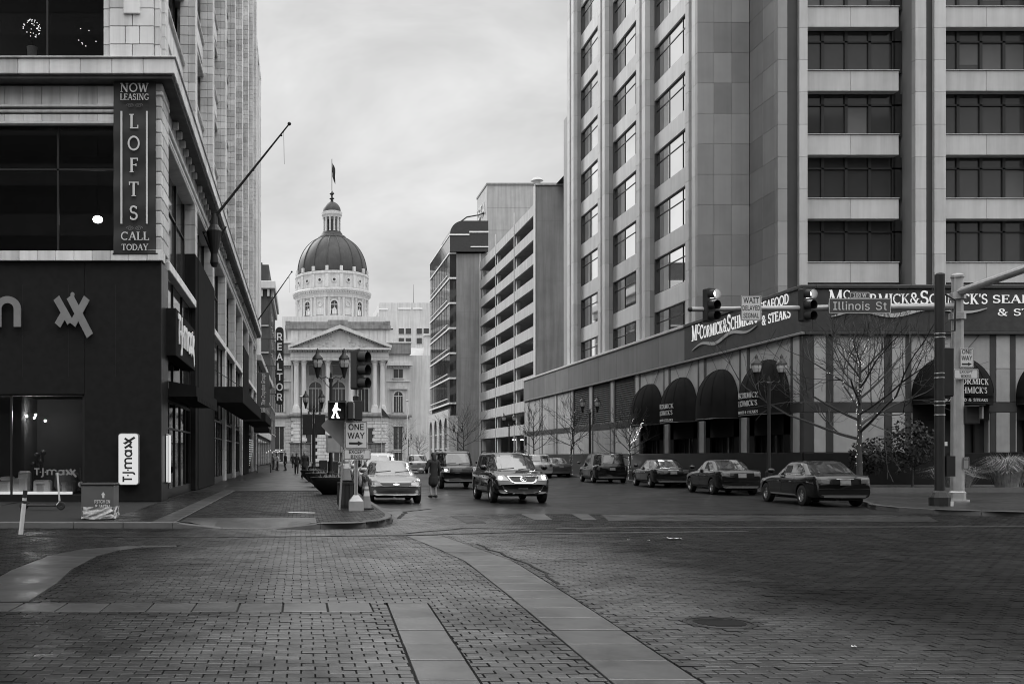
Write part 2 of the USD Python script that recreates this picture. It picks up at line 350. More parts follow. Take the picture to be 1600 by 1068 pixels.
M['rubber'] = pm('rubber', .018, .8, .2, 6.0)
M['alloy'] = pm('alloy', .55, .3, .08, 4.0, metal=.9)
M['chrome'] = pm('chrome', .8, .08, .02, 4.0, metal=1.0)
M['car_black'] = pm('car_paint_black', .004, .08, .15, 3.0, coat=.5, spec=.5)
M['car_grey'] = pm('car_paint_grey', .075, .16, .06, 3.0, coat=1.0, metal=.0, ior=1.9)
M['car_silver'] = pm('car_paint_silver', .45, .25, .05, 3.0, coat=.7, metal=.4)
M['car_white'] = pm('car_paint_white', .70, .2, .03, 3.0, coat=.7)
M['car_dark'] = pm('car_paint_dark', .05, .15, .1, 3.0, coat=.8)
M['car_glass'] = pm('car_glass', .02, .03, .1, 1.0, ior=2.5)
M['plastic'] = pm('black_plastic', .02, .55, .15, 6.0)
M['lamp_clear'] = pm('lamp_lens', .36, .1, .05, 6.0, coat=.5)
M['lamp_red'] = pm('tail_lens', .045, .15, .1, 6.0, coat=.5)
M['bark'] = pm('bark', .045, .9, .3, 8.0, .4, 30)
M['grass'] = pm('dry_grass', .34, .9, .35, 6.0)
M['leaf'] = pm('evergreen_leaf', .018, .7, .3, 6.0)
M['cone'] = pm('cone_orange_grey', .20, .6, .12, 5.0)
M['skin'] = pm('skin', .34, .55, .06, 6.0)
M['cloth_dark'] = pm('dark_cloth', .022, .9, .2, 8.0)
M['cloth_mid'] = pm('mid_cloth', .16, .9, .15, 8.0)
M['cloth_pale'] = pm('pale_cloth', .45, .9, .1, 8.0)
M['hair'] = pm('dark_hair', .02, .6, .2, 10.0)
M['glass_pane'] = pane('clear_pane', .8)
M['lamp_glass'] = pm('lantern_glass', .42, .18, .12, 6.0, coat=.4)
GL = 1.0
M['glow_sign'] = glow('lit_sign', .37 * GL)
M['glow_soft'] = glow('soft_glow', .32 * GL)
M['glow_hot'] = glow('hot_lamp', 5.0 * GL)
M['glow_bulb'] = glow('fairy_bulb', .9 * GL)
M['glow_letters'] = glow('lit_letters', .40)
M['glow_ped'] = glow('walk_symbol', 1.6 * GL)
M['glow_tube'] = glow('garage_tube', 1.5 * GL)
# paving
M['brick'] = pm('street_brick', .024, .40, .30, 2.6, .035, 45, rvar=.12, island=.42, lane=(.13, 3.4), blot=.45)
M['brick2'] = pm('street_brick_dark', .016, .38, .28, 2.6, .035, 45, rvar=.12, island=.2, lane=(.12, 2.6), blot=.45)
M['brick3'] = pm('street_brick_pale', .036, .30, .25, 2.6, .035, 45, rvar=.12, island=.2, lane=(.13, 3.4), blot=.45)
M['joint'] = pm('brick_joint', .014, .85, .3, 6.0, .3, 40)
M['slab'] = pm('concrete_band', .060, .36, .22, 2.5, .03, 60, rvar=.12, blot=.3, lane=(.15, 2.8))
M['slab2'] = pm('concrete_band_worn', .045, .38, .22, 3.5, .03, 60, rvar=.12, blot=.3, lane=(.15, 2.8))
M['kerb'] = pm('kerb_stone', .10, .6, .2, 3.0, .12, 50)
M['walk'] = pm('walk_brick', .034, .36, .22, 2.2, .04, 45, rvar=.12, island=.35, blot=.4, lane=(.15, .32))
M['asphalt'] = pm('asphalt_patch', .020, .3, .25, 2.0, .06, 60, rvar=.12)
M['cement'] = pm('cement_patch', .045, .36, .25, 2.5, .06, 50, rvar=.1)
M['ground'] = pm('far_ground', .10, .8, .3, .05)
M['lawn'] = pm('winter_lawn', .09, .95, .3, .4, .3, 3)
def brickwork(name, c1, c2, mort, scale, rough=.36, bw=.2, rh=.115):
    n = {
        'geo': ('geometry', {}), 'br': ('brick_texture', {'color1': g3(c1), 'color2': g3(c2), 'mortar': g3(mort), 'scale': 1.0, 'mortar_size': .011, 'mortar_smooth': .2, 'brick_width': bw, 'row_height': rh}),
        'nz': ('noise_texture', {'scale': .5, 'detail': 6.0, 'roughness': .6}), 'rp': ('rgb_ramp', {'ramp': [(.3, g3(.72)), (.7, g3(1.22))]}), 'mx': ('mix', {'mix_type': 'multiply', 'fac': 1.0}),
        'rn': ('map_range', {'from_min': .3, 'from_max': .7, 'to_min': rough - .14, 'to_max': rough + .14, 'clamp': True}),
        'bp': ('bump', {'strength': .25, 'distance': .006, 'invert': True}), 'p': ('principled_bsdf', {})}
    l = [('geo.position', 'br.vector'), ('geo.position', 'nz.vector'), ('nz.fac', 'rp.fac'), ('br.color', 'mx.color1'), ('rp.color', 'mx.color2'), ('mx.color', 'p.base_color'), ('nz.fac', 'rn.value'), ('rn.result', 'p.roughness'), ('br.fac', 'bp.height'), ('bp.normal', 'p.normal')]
    sheen_lane(n, l, .18, 3.4)
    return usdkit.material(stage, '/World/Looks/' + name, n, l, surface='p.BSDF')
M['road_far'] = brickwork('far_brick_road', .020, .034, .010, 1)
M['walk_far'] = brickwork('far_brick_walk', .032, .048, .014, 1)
# ------------------------------------------------------------------ ground, road, pavements
def sheet(name, poly, z, mat, kind='structure', thick=0.0):
    mb = MB()
    for g in getattr(poly, 'geoms', [poly]):
        v, f = trimesh.creation.triangulate_polygon(g, engine='earcut')
        mb.raw(np.c_[v, np.full(len(v), z)], f)
    n = mb.build(name, mat); return tag(n, kind=kind)

EDGE = 26.5                                              # individual paving as far as this, the material beyond
LEFT_KERB = [(-70, 21.3), (-2.1, 21.3), (-.2, 21.0), (1.1, 21.1), (1.75, 21.7), (2.15, 22.8), (2.3, 24.2), (2.3, 172)]
RIGHT_KERB = [(70, 24.6), (20.6, 24.9), (18.7, 25.3), (17.5, 26.3), (17.1, 27.6), (17.2, 29.0), (17.9, 30.4), (18.55, 32.0), (20.4, 62), (20.5, 172)]
left_walk = Polygon(LEFT_KERB + [(-70, 172)])
right_walk = Polygon(RIGHT_KERB + [(70, 172)])
sheet('ground', sbox(-1500, -600, 1500, 2500), -.06, M['ground'])
near = sbox(-17, -2, 34, EDGE)
allroad = shapely.union_all([sbox(-200, -8, 200, 25.2), sbox(2.0, 20, 20.8, 172), sbox(-200, 172, 200, 196)])
road = sheet('road', allroad.intersection(near), -.022, M['joint'])
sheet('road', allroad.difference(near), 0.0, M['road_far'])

# left pavement with a dropped kerb
notch = sbox(-2.7, 20.0, .35, 22.9)
wl = left_walk.difference(notch)
walk_near = sbox(-9, 21, 3, 41)
sheet('pavement', wl.difference(walk_near), .13, M['walk_far'])
pave = sheet('pavement', wl.intersection(walk_near), .118, M['joint'])
def lramp(p, z):
    d = max(0, max(-1.95 - p[0], p[0] + .3)) if p[1] < 23 else 9
    return .015 + (z - .015) * min(1, d / .55)
kl = LineString(LEFT_KERB); rx_, ry_ = np.linspace(-2.7, .35, 25), np.linspace(0, 1, 9); rv_ = []
for t_ in ry_:
    for x_ in rx_:
        y0_ = kl.intersection(LineString([(x_, 20), (x_, 22.5)])).y + .10; y_ = y0_ + (22.9 - y0_) * t_; e_ = lramp((x_, y0_), .132)
        rv_.append((x_, y_, e_ + (.131 - e_) * min(1, t_ * 1.2)))
ramp = MB().raw(rv_, [(i * 25 + j, i * 25 + j + 1, (i + 1) * 25 + j + 1, (i + 1) * 25 + j) for i in range(8) for j in range(24)])
tag(ramp.build('kerb_ramp', M['walk_far']), kind='structure')
sheet('pavement', right_walk.difference(sbox(18.6, 24, 70, 24.1)), .13, M['slab2'])

def kerb(path, skip=None, zt=.136, w=.16, L=1.1, top=M['kerb'], ramp_at=None):
    """kerb stones along a path; the pavement lies to the right of travel when w > 0"""
    k = Node(numbered('/World', 'kerb')); UsdGeom.Xform.Define(stage, k.path); tag(k, kind='structure')
    ln = LineString(path); n = int(ln.length / L); far = MB(); nn = 0
    for i in range(n):
        a, b = np.array(ln.interpolate(i * ln.length / n).coords[0]), np.array(ln.interpolate((i + 1) * ln.length / n).coords[0])
        m = (a + b) / 2
        if skip and skip(m): continue
        t = (b - a) / np.linalg.norm(b - a); nrm = np.array([-t[1], t[0]]) * w
        a2, b2 = a + t * .006, b - t * .006
        def zz(p): return zt if not ramp_at else ramp_at(p, zt)
        h0, h1 = zz(a), zz(b); c = .025; q = nrm / abs(w) * c
        v = [(*a2, -.03), (*b2, -.03), (*b2, h1 - c), (*a2, h0 - c), (*(a2 + q), h0), (*(b2 + q), h1), (*(b2 + nrm), h1), (*(a2 + nrm), h0)]
        f = [(0, 1, 2), (0, 2, 3), (3, 2, 5), (3, 5, 4), (4, 5, 6), (4, 6, 7), (0, 3, 4), (0, 4, 7), (1, 6, 5), (1, 5, 2)]
        if m[1] < 60 and abs(m[0]) < 30: MB().raw(v, f).build('kerb_stone', top, k); nn += 1
        else: far.raw(v, f)
    far.build('kerb_stone', top, k, kind='stuff')
kerb(LEFT_KERB, lambda m: m[0] < -40, ramp_at=lramp)
def rramp(p, z):
    d = np.hypot(p[0] - 18.6, p[1] - 25.4)
    return .02 + (z - .02) * min(1, max(0, d - .5) / .9)
kerb(RIGHT_KERB, lambda m: m[0] > 45, w=-.16)

# --- bricks: nearest 300 one by one, the rest one joined field
def brick_geo(mb, x0, x1, y0, y1, z, deep=.05, c=.0022, tilt=None):
    r = rnd.uniform
    dz = r(-.003, .003); tx, ty = r(-.0015, .0015), r(-.0010, .0010); tw = r(-.012, .012)
    def P(x, y, h):
        cx, cy = (x0 + x1) / 2, (y0 + y1) / 2; X_, Y_ = x - cx, y - cy
        return (cx + X_ - tw * Y_, cy + Y_ + tw * X_, h + (dz + tx * X_ / .1 + ty * Y_ / .05 if h > z - deep + 1e-6 else 0))
    q = [(x0, y0), (x1, y0), (x1, y1), (x0, y1)]
    v = [P(x, y, z - deep) for x, y in q] + [P(x, y, z - c) for x, y in q]
    v += [P(x0 + c, y0 + c, z), P(x1 - c, y0 + c, z), P(x1 - c, y1 - c, z), P(x0 + c, y1 - c, z)]
    f = []
    for i in range(4):
        j = (i + 1) % 4
        f += [(i, j, 4 + j), (i, 4 + j, 4 + i), (4 + i, 4 + j, 8 + j), (4 + i, 8 + j, 8 + i)]
    f += [(8, 9, 10), (8, 10, 11)]
    mb.raw(v, f); return mb

def bandA(y): return 2.2, 2.85
SLABS = []                                               # (polygon corners) of concrete bands
def slab(poly): SLABS.append(Polygon(poly))
ys = list(np.arange(4.9, 19.6, .655))
for i in range(len(ys) - 1):
    a, b = ys[i], ys[i + 1]
    xl_ = lambda y_: np.interp(y_, [4.9, 6.7, 10.6, 14.6, 17, 19.8], [2.1, 2.19, 2.37, 2.5, 2.32, 2.05]); xr_ = lambda y_: np.interp(y_, [4.9, 6.7, 10.7, 14.6, 18.6, 19.8], [2.74, 2.84, 3.07, 3.24, 2.9, 2.78])
    slab([(xl_(a), a), (xr_(a), a), (xr_(b), b), (xl_(b), b)])
ys = list(np.arange(4.9, 10.0, .655)) + [10.46]
for a, b in zip(ys[:-1], ys[1:]): slab([(.62 + .03 * a, a), (1.07 + .03 * a, a), (1.07 + .03 * b, b), (.62 + .03 * b, b)])
xs = np.arange(-11.0, .95, .47)
for a, b in zip(xs[:-1], xs[1:]): slab([(a, 9.86), (b, 9.86), (b, 10.46), (a, 10.46)])
cl = [(-3.4, 10.5), (-3.5, 12), (-3.66, 13.6), (-3.66, 15.4), (-3.4, 16.5), (-2.85, 17.0), (-2.2, 17.1)]
w_ = [.42, .44, .42, .40, .36, .2, .1]
def off(i, s):
    p = np.array(cl); t = np.gradient(p, axis=0)[i]; t = t / np.linalg.norm(t); return p[i] + s * w_[i] * np.array([t[1], -t[0]])
for i in range(len(cl) - 1): slab([off(i, -1), off(i, 1), off(i + 1, 1), off(i + 1, -1)])
xs = np.arange(-2.0, 3.0, .62)
slab_union = shapely.union_all(SLABS).buffer(.004)
MANHOLE = (4.02, 9.22, .30)
blocked = shapely.union_all([slab_union, left_walk.buffer(.02), right_walk.buffer(.02), Point(MANHOLE[:2]).buffer(MANHOLE[2] + .03)])
for p in SLABS:
    g = p.buffer(-.011, join_style=2)
    if g.is_empty: continue
    c = np.array(p.centroid.coords[0])
    mb = MB(); co = np.array(g.exterior.coords[:-1]); 
    if not g.exterior.is_ccw: co = co[::-1]
    k = len(co); ins = c + (co - c) * (1 - .004 / max(.1, np.abs(co - c).max()))
    z = .004 + rnd.uniform(-.003, .003)
    tl = rnd.uniform(-.004, .004)
    top = [(*q, z + tl * (q[0] - c[0])) for q in ins]
    v = [(*q, -.05) for q in co] + [(*q, z - .003 + tl * (q[0] - c[0])) for q in co] + top
    f = []
    for i in range(k):
        j = (i + 1) % k
        f += [(i, j, k + j), (i, k + j, k + i), (k + i, k + j, 2 * k + j), (k + i, 2 * k + j, 2 * k + i)]
    f += [(2 * k, 2 * k + i, 2 * k + i + 1) for i in range(1, k - 1)]
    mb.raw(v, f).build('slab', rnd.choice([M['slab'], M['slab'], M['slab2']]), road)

def lay(region, ystart, yend, bw, rh, zt, parent, n_single, mats, stuff_mat, along_x=True, seed=3, gap=.014):
    todo = []
    prep = shapely.prepared.prep(region)
    row = 0; y = ystart
    while y < yend:
        xl, xr = -.36 * y - 1.6, .80 * y + 2.0
        x = math.floor(xl / bw) * bw + (bw / 2 if row % 2 else 0) + rnd.uniform(-.01, .01)
        while x < xr:
            if prep.contains(sbox(x, y, x + bw, y + rh)): todo.append((x, y, float(bw)))
            else:
                g = region.intersection(sbox(x + .004, y + .004, x + bw - .004, y + rh - .004))
                if g.area > .06 * bw * rh and g.geom_type == 'Polygon':
                    todo.append((x, y, g))
            x += bw
        y += rh; row += 1
    todo.sort(key=lambda t: t[0] ** 2 + t[1] ** 2)
    # those inside the frame first
    vis = [t for t in todo if isinstance(t[2], float) and t[1] > 6.8 and -.313 * t[1] < t[0] < .75 * t[1]]
    single = set(map(id, vis[:n_single]))
    mb = MB()
    for t in todo:
        x, y, b = t
        if not isinstance(b, float):
            g = b.buffer(-gap * .42, join_style=2)
            if g.is_empty or g.geom_type != 'Polygon': continue
            co = np.array(shapely.geometry.polygon.orient(g.simplify(.004)).exterior.coords[:-1]); k = len(co); dz = zt + rnd.uniform(-.003, .003)
            if k < 3: continue
            v = [(*q, zt - .05) for q in co] + [(*q, dz) for q in co]
            mb.raw(v, [(i, (i + 1) % k, k + (i + 1) % k) for i in range(k)] + [(i, k + (i + 1) % k, k + i) for i in range(k)] + [(k, k + i, k + i + 1) for i in range(1, k - 1)]); continue
        target = MB() if id(t) in single else mb
        brick_geo(target, x + gap * .42, x + b - gap * .42, y + gap * .6, y + rh - gap * .6, zt)
        if target is not mb: target.build('brick', rnd.choice(mats), parent)
    mb.build('brick_field', stuff_mat, parent, kind='stuff')
    return len(todo)
road_region = allroad.intersection(near).difference(blocked)
patches = [[(3.0, 20.0), (5.2, 20.2), (4.9, 23.6), (3.6, 23.9)]]
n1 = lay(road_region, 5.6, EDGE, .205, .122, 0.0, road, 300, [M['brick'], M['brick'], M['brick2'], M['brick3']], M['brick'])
walk_region = wl.intersection(sbox(-4.5, 21, 2.14, 40)).difference(sbox(-3.35, 20, -2.8, 80))
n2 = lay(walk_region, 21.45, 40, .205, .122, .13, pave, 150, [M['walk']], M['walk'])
for y in np.arange(21.45, 40.5, .9):
    MB().box(-3.34, -2.81, y, y + .885, .1, .134, .01).build('slab', M['slab'], pave)
# cross walk bands and patches over the far side of the crossing
def flat(name, pts, z, mat, parent, th=.012):
    p = Polygon(pts); T = np.eye(4); T[2, 3] = z - th
    return MB().prism(p, T, th).build(name, mat, parent)
flat('asphalt_patch', [(3.95, 22.9), (4.42, 22.9), (4.6, 25.8), (4.0, 25.8)], .009, M['asphalt'], road)
flat('cement_patch', [(5.84, 24.0), (6.3, 24.0), (6.7, 26.4), (6.05, 26.4)], .008, M['cement'], road); flat('cement_patch', [(7.05, 24.0), (7.4, 24.0), (7.9, 26.4), (7.45, 26.4)], .008, M['cement'], road)
flat('asphalt_patch', [(7.6, 23.7), (15.5, 23.3), (16.6, 25.4), (8.2, 26.2)], .007, M['asphalt'], road)
for k, (x0, y0, x1, y1) in enumerate([(7.6, 21.3, 17.0, 21.7), (9.2, 25.3, 15.9, 25.6), (5.6, 21.0, 7.6, 21.4), (4.5, 19.55, 9.5, 20.3), (17, 22.3, 24, 23.0)]):
    flat('crosswalk_line', [(x0, y0), (x1, y1), (x1, y1 + .2), (x0, y0 + .2)], .009, M['cement'], road)
# cracks filled with tar
def crack(pts, w=.03):
    p = [pts[0]]
    for a, b in zip(pts[:-1], pts[1:]):
        for k in range(1, 7): p.append((a[0] + (b[0] - a[0]) * k / 6 + rnd.uniform(-.05, .05), a[1] + (b[1] - a[1]) * k / 6 + rnd.uniform(-.05, .05)))
    T = np.eye(4); T[2, 3] = -.002
    MB().prism(LineString(p).buffer(w, cap_style=2), T, .011).build('tar_seam', M['joint'], road)
crack([(-6, 19.2), (-2, 18.9), (2.2, 19.3), (5, 20.3), (10, 20.9)], .05)
crack([(2.2, 19.8), (3.6, 21.2), (6.0, 20.9)], .04)
crack([(3.22, 12.0), (3.4, 14.2), (3.15, 17.5)], .02)
crack([(2.5, 24.5), (3.0, 27.5), (3.9, 29.0)], .05)
mh = thing('manhole_cover', 'dark round iron manhole cover set in the brick road at right', 'manhole cover', (MANHOLE[0], MANHOLE[1], 0))
MB().rev([(0.0, .004), (.26, .004), (.27, -.004), (.30, -.004), (.30, .003), (.33, .003), (.33, -.02)], (MANHOLE[0], MANHOLE[1], 0), 40).build('cover', M['iron'], mh)
for k in range(9):
    yy = MANHOLE[1] - .2 + k * .05; hw = math.sqrt(max(0, .235 ** 2 - (yy - MANHOLE[1]) ** 2))
    bx('rib', M['iron'], mh, MANHOLE[0] - hw, MANHOLE[0] + hw, yy - .01, yy + .01, .002, .009)
for (x, y, a, s) in [(7.15, 18.4, .2, .30), (6.2, 18.2, 1.0, .08), (6.55, 18.1, .6, .06), (4.6, 8.0, .5, .06), ]:
    l = MB(); c, q = math.cos(a), math.sin(a); n = 6
    pts = [(x + c * s * t, y + q * s * t * .4, .010 + .15 * min(s, .1) * (1 + math.sin(9 * t)) * .5) for t in np.linspace(-.5, .5, n)]
    w__ = .06 if s > .2 else .02
    v = [(p[0], p[1] - w__, p[2] + rnd.uniform(0, w__ * .4)) for p in pts] + [(p[0] + .02, p[1] + w__, p[2] + rnd.uniform(0, w__ * .4)) for p in pts]
    l.raw(v, [(i, i + 1, n + i + 1, n + i) for i in range(n - 1)])
    big = s > .2
    tag(l.build('litter', M['white_letter']), 'largest crumpled white scrap of paper lying on the far brick road' if big else {0: '', .08: 'small pale scrap left of the crumpled paper on the road', .06: 'tiny pale scrap of litter on the brick road' , .05: 'tiny pale sliver of litter on the brick road at the bottom right'}[s], 'litter', group=None if s != .06 else 'tiny scraps of litter on the brick road')
# ------------------------------------------------------------------ left corner: terracotta department store
LX, LY = -4.5, 31.0
M['shade_stain'] = pm('shaded_stained_terracotta', .09, .8, .25, 1.0, .1, 30, streak=.3)  # cornice shade and stain put into the colour of the soffit
st = thing('department_store', 'tall pale terracotta commercial building with black shopfront at the left corner', 'building', (-15, 50, 0))
PIL = [40.9 + 8.2 * k for k in range(7)]                 # near edges of the street-side piers
TOP = 50.0
# core of the building behind the facades
core = MB()
core.box(-40, -6.4, 34.6, 97.5, 14.6, TOP); core.box(-6.4, -5.5, 33, 97.5, 14.6, TOP)
core.box(-40, -9.5, 36.5, 97.5, 0, 14.6)
core.build('wall', M['dark_void'], st)
M['glow_display'] = glow('display_floor_glow', .6)
M['glow_spot'] = glow('display_spot', 200.0)
# --- front: black shop wall with display window
fw = MB()
fw.box(-40, -14.2, LY, LY + .5, .12, 7.88); fw.box(-7.0, LX, LY, LY + .5, .12, 7.88, .02)
fw.box(-14.2, -7.0, LY + .003, LY + .5, 3.6, 7.88); fw.box(-14.2, -7.0, LY + .003, LY + .5, .12, .33)
fw.box(-4.9, LX - .003, LY + .5, 32.6, .12, 7.88, .02)
fw.build('shop_wall', M['black_stone'], st)
for x in np.arange(-13.5, -4.6, 1.5):
    for z in (4.9, 6.4): bx('panel_joint', M['black'], st, x, x + .012, LY - .003, LY, z - .75, z + .73)
dw = MB()
for x in (-14.2, -11.8, -9.4, -7.06): dw.box(x, x + .06, LY + .05, LY + .14, .33, 3.6)
dw.box(-14.2, -7.0, LY + .05, LY + .14, 3.54, 3.6); dw.box(-14.2, -7.0, LY + .02, LY + .16, .33, .36)
dwn = dw.build('display_window', M['bronze'], st)
bx('pane', M['glass_pane'], dwn, -14.14, -7.06, LY + .09, LY + .10, .36, 3.54)
dd = MB(); dd.box(-14.4, -6.8, LY + .5, LY + 3.2, .2, .33); dd.box(-14.4, -6.8, LY + 3.2, LY + 3.3, .2, 3.7); dd.box(-14.4, -6.8, LY + .5, LY + 3.3, 3.62, 3.7)
dd.box(-14.5, -14.4, LY + .5, LY + 3.3, .2, 3.7); dd.box(-6.8, -6.7, LY + .5, LY + 3.3, .2, 3.7)
dd.build('display_interior', M['dark_void'], st)
bx('glow_floor', M['glow_display'], st, -14.1, -7.6, LY + .18, LY + .95, .335, .42)  # glow put into the display floor for the lamp light on it
for x, z in [(-9.3, 2.95), (-9.05, 2.9), (-9.0, 3.0), (-8.68, 2.8)]:
    tag(MB().sphere((x, LY + 1.6, z), .035, 1).build('spot_light', M['glow_spot'], st))
# merchandise in the window (each its own thing)
def merch(nm, lab, x, mb, mat): tag(mb.build(nm, mat), lab, nm.replace('_', ' '))
mb = MB(); mb.box(-8.9, -8.35, LY + .9, LY + 1.3, .36, .8, .05); merch('white_box', 'bright white gift box standing in the lit display window', 0, mb, M['sign_white'])
mb = MB().sphere((-9.45, LY + 1.0, .62), .28, 2, (1.2, .6, .9)); mb.box(-9.5, -9.1, LY + 1.2, LY + 1.5, .36, 1.1, .06); merch('folded_towels', 'pale heap of folded towels in the lit display window', 0, mb, M['cloth_pale'])
mb = MB()
for k in range(4): mb.box(-10.1 + k * .02, -9.6 - k * .02, LY + 1.0, LY + 1.5, .36 + k * .14, .49 + k * .14, .04)
merch('linen_stack', 'stack of folded pale linens left of the towels in the display window', 0, mb, M['cloth_pale'])
mb = MB()
for k, (dx, dz) in enumerate([(-.14, .95), (-.02, 1.25), (.12, 1.05), (.2, 1.35)]): mb.tube([(-9.0 + dx * .3, LY + 1.8, .36), (-9.0 + dx, LY + 1.8, .36 + dz)], .03, 6); mb.sphere((-9 + dx, LY + 1.8, .36 + dz), .11, 1)
merch('display_stand', 'dark display stand with round tops behind the white gift box', 0, mb, M['plastic'])
mb = MB(); mb.rev([(0, .36), (.3, .36), (.42, .6), (.38, 1.0), (.1, 1.15), (0, 1.15)], (-7.9, LY + 1.4, 0), 20); merch('beanbag_chair', 'large dark rounded seat in the right part of the display window', 0, mb, M['cloth_mid'])
mb = MB(); mb.box(-7.25, -7.12, LY + .8, LY + 1.0, .36, .6, .02); mb.sphere((-7.3, LY + .9, .66), .1, 2); merch('gift_bow', 'small white bow decoration at the right end of the display window', 0, mb, M['white_letter'])
for k, (x, w, h, d, mm) in enumerate([(-9.15, .22, .55, .9, 'sign_white'), (-9.75, .3, .32, .6, 'sign_white'), (-10.4, .35, .6, .8, 'cloth_pale'), (-10.9, .3, .8, .9, 'sign_white'), (-8.55, .2, .25, .5, 'cloth_pale'), (-7.75, .14, .3, .5, 'cloth_pale'), (-7.42, .12, .34, .5, 'cloth_mid')]):
    mb = MB(); mb.box(x - w / 2, x + w / 2, LY + .25 + d * .3, LY + .25 + d * .3 + w, .425, .425 + h, .02); mb.box(x - w / 2 - .02, x + w / 2 + .02, LY + .23 + d * .3, LY + .27 + d * .3 + w, .425 + h * .8, .425 + h + .02, .01)
    tag(mb.build('display_carton', M[mm]), ['narrow white carton just left of the white gift box in the display', 'low white carton under the heap of towels in the display', 'pale lidded carton beside the stack of linens', 'tall white carton at the far left of the display window', 'small pale carton behind the white gift box', 'small pale carton left of the bow at the right end of the display', 'greyish carton under the bow in the display window'][k], 'carton')
t = thing('window_lettering', 'faint grey shop name lettering on the display window glass', 'lettering', (-8.2, LY, 0))
m = bold_logo(.17, .004); m.apply_scale((1.28, 1, 1)); MB().add(m, frame((-8.62, LY + .045, .99), X, Z)).build('letters', M['grey_letter'], t)
# --- big letters on the black wall (the last letters, the rest out of frame)
t = thing('shop_letters', 'large dull grey lower case shop name letters on the black corner wall', 'lettering', (-8, LY, 5))
hh = 1.02; xo = -15.55 + .55
m_m = bold_logo(1.0, .06, 'Tax'); m_x = bold_logo(1.0, .06, 'Tma')
m_m.apply_translation((-m_m.bounds[1][0], 0, 0)); m_x.apply_translation((-m_x.bounds[0][0], 0, 0))
MB().add(m_m, frame((-9.0, LY - .10, 5.75), X * .95, Z * .92)).build('letter_m', M['grey_letter'], t)
MB().add(m_x, frame((-7.95, LY - .10, 5.8), X * .72, Z * .88)).build('letters_xx', M['grey_letter'], t)
# --- lit upright box sign
t = thing('lit_box_sign', 'lit white upright box sign with black shop name on the corner wall', 'sign', (-5.58, LY, 2))
cx = -5.53; T = frame((cx, LY - .22, 1.50), X, Z)
MB().prism(rrect(.66, 1.66, .09), frame((cx, LY, 1.50), X, Z), .2).build('casing', M['sign_back'], t)
MB().prism(rrect(.62, 1.62, .08), frame((cx, LY - .2, 1.50), X, Z), .015).build('lit_face', M['glow_sign'], t)
m = bold_logo(.235, .006); b = m.bounds; m.apply_translation((-(b[0][0] + b[1][0]) / 2, -.5 * .235, 0)); m.apply_scale((1.46 / (b[1][0] - b[0][0]), 1, 1))
MB().add(m, frame((cx, LY - .217, 1.50), Z, -X)).build('letters', M['sign_black'], t)
# a second one on the street side, seen edge on
t = thing('lit_box_sign', 'thin lit box sign seen edge on round the corner of the black wall', 'sign', (LX, 32.2, 1.5))
MB().box(LX, LX + .10, 31.9, 32.5, .68, 2.34, .03).build('casing', M['sign_back'], t)
bx('lit_face', M['glow_sign'], t, LX + .10, LX + .11, 31.93, 32.47, .72, 2.30)
bx('lit_edge', M['glow_sign'], t, LX + .03, LX + .08, 31.885, 31.9, .74, 2.28)
# --- sill course of pale tiles, second-floor window, entablature, cornice
def tiles_x(nm, mats, x0, x1, y0, y1, z0, z1, w, parent, b=.012):
    n = max(1, round((x1 - x0) / w))
    for k in range(n):
        a, c = x0 + (x1 - x0) * k / n, x0 + (x1 - x0) * (k + 1) / n
        bx(nm, rnd.choice(mats), parent, a + .003, c - .003, y0, y1, z0, z1, b)
def tiles_y(nm, mats, x0, x1, y0, y1, z0, z1, w, parent, b=.012):
    n = max(1, round((y1 - y0) / w))
    for k in range(n):
        a, c = y0 + (y1 - y0) * k / n, y0 + (y1 - y0) * (k + 1) / n
        bx(nm, rnd.choice(mats), parent, x0, x1, a + .003, c - .003, z0, z1, b)
TM = [M['terra'], M['terra'], M['terra2'], M['terra3']]
tiles_x('sill_tile', TM, -12, -4.95, LY - .12, LY + .5, 7.88, 8.20, .61, st)
bx('sill_tile', M['terra'], st, -4.94, LX + .05, LY - .13, LY + .55, 7.88, 8.23, .015)
bx('backing_wall', M['terra2'], st, -12, -5.98, LY + .2, LY + .5, 12.45, 13.62)
tiles_x('frieze_tile', TM, -12, -5.98, LY + .05, LY + .2, 12.95, 13.55, .61, st)
tiles_x('frieze_tile', TM, -12, -5.98, LY + .08, LY + .2, 12.42, 12.66, .61, st)
bx('moulding', M['terra'], st, -12, -5.98, LY - .02, LY + .2, 12.86, 12.94, .02)
bx('moulding', M['terra2'], st, -12, -5.98, LY + .03, LY + .2, 12.70, 12.80, .02)
bx('moulding', M['terra'], st, -12, -5.98, LY + .0, LY + .2, 12.32, 12.40, .02)
# second-floor window, with a dark room and a lamp inside
wn = MB()
for x in (-11.9, -9.9, -7.95, -6.04): wn.box(x, x + .06, LY + .3, LY + .4, 8.2, 12.32)
wn.box(-11.9, -5.98, LY + .3, LY + .4, 10.9, 10.96)
w2 = wn.build('window', M['bronze'], st); bx('pane', M['glass_pane'], w2, -11.84, -6.04, LY + .345, LY + .355, 8.2, 12.32)
rm = MB(); rm.box(-12.3, -5.2, LY + 4, LY + 4.1, 8, 14); rm.box(-12.3, -5.2, LY + .5, LY + 4, 12.5, 12.6); rm.box(-12.3, -5.2, LY + .5, LY + 4, 8.0, 8.1); rm.box(-12.4, -12.3, LY + .5, LY + 4, 8, 13); rm.box(-5.3, -5.2, LY + .5, LY + 4, 8, 13)
rm.build('dark_room', M['dark_void'], st)
t = thing('hanging_lamp', 'lit round lamp hanging inside the big dark second floor window', 'lamp', (-7.0, LY + 2, 9.7))
MB().sphere((-6.98, LY + 2.0, 9.72), .17, 2, (1, 1, .75)).build('globe', M['glow_hot'], t); MB().tube([(-6.98, LY + 2, 9.85), (-6.98, LY + 2, 12.5)], .012, 5).build('cord', M['black'], t)
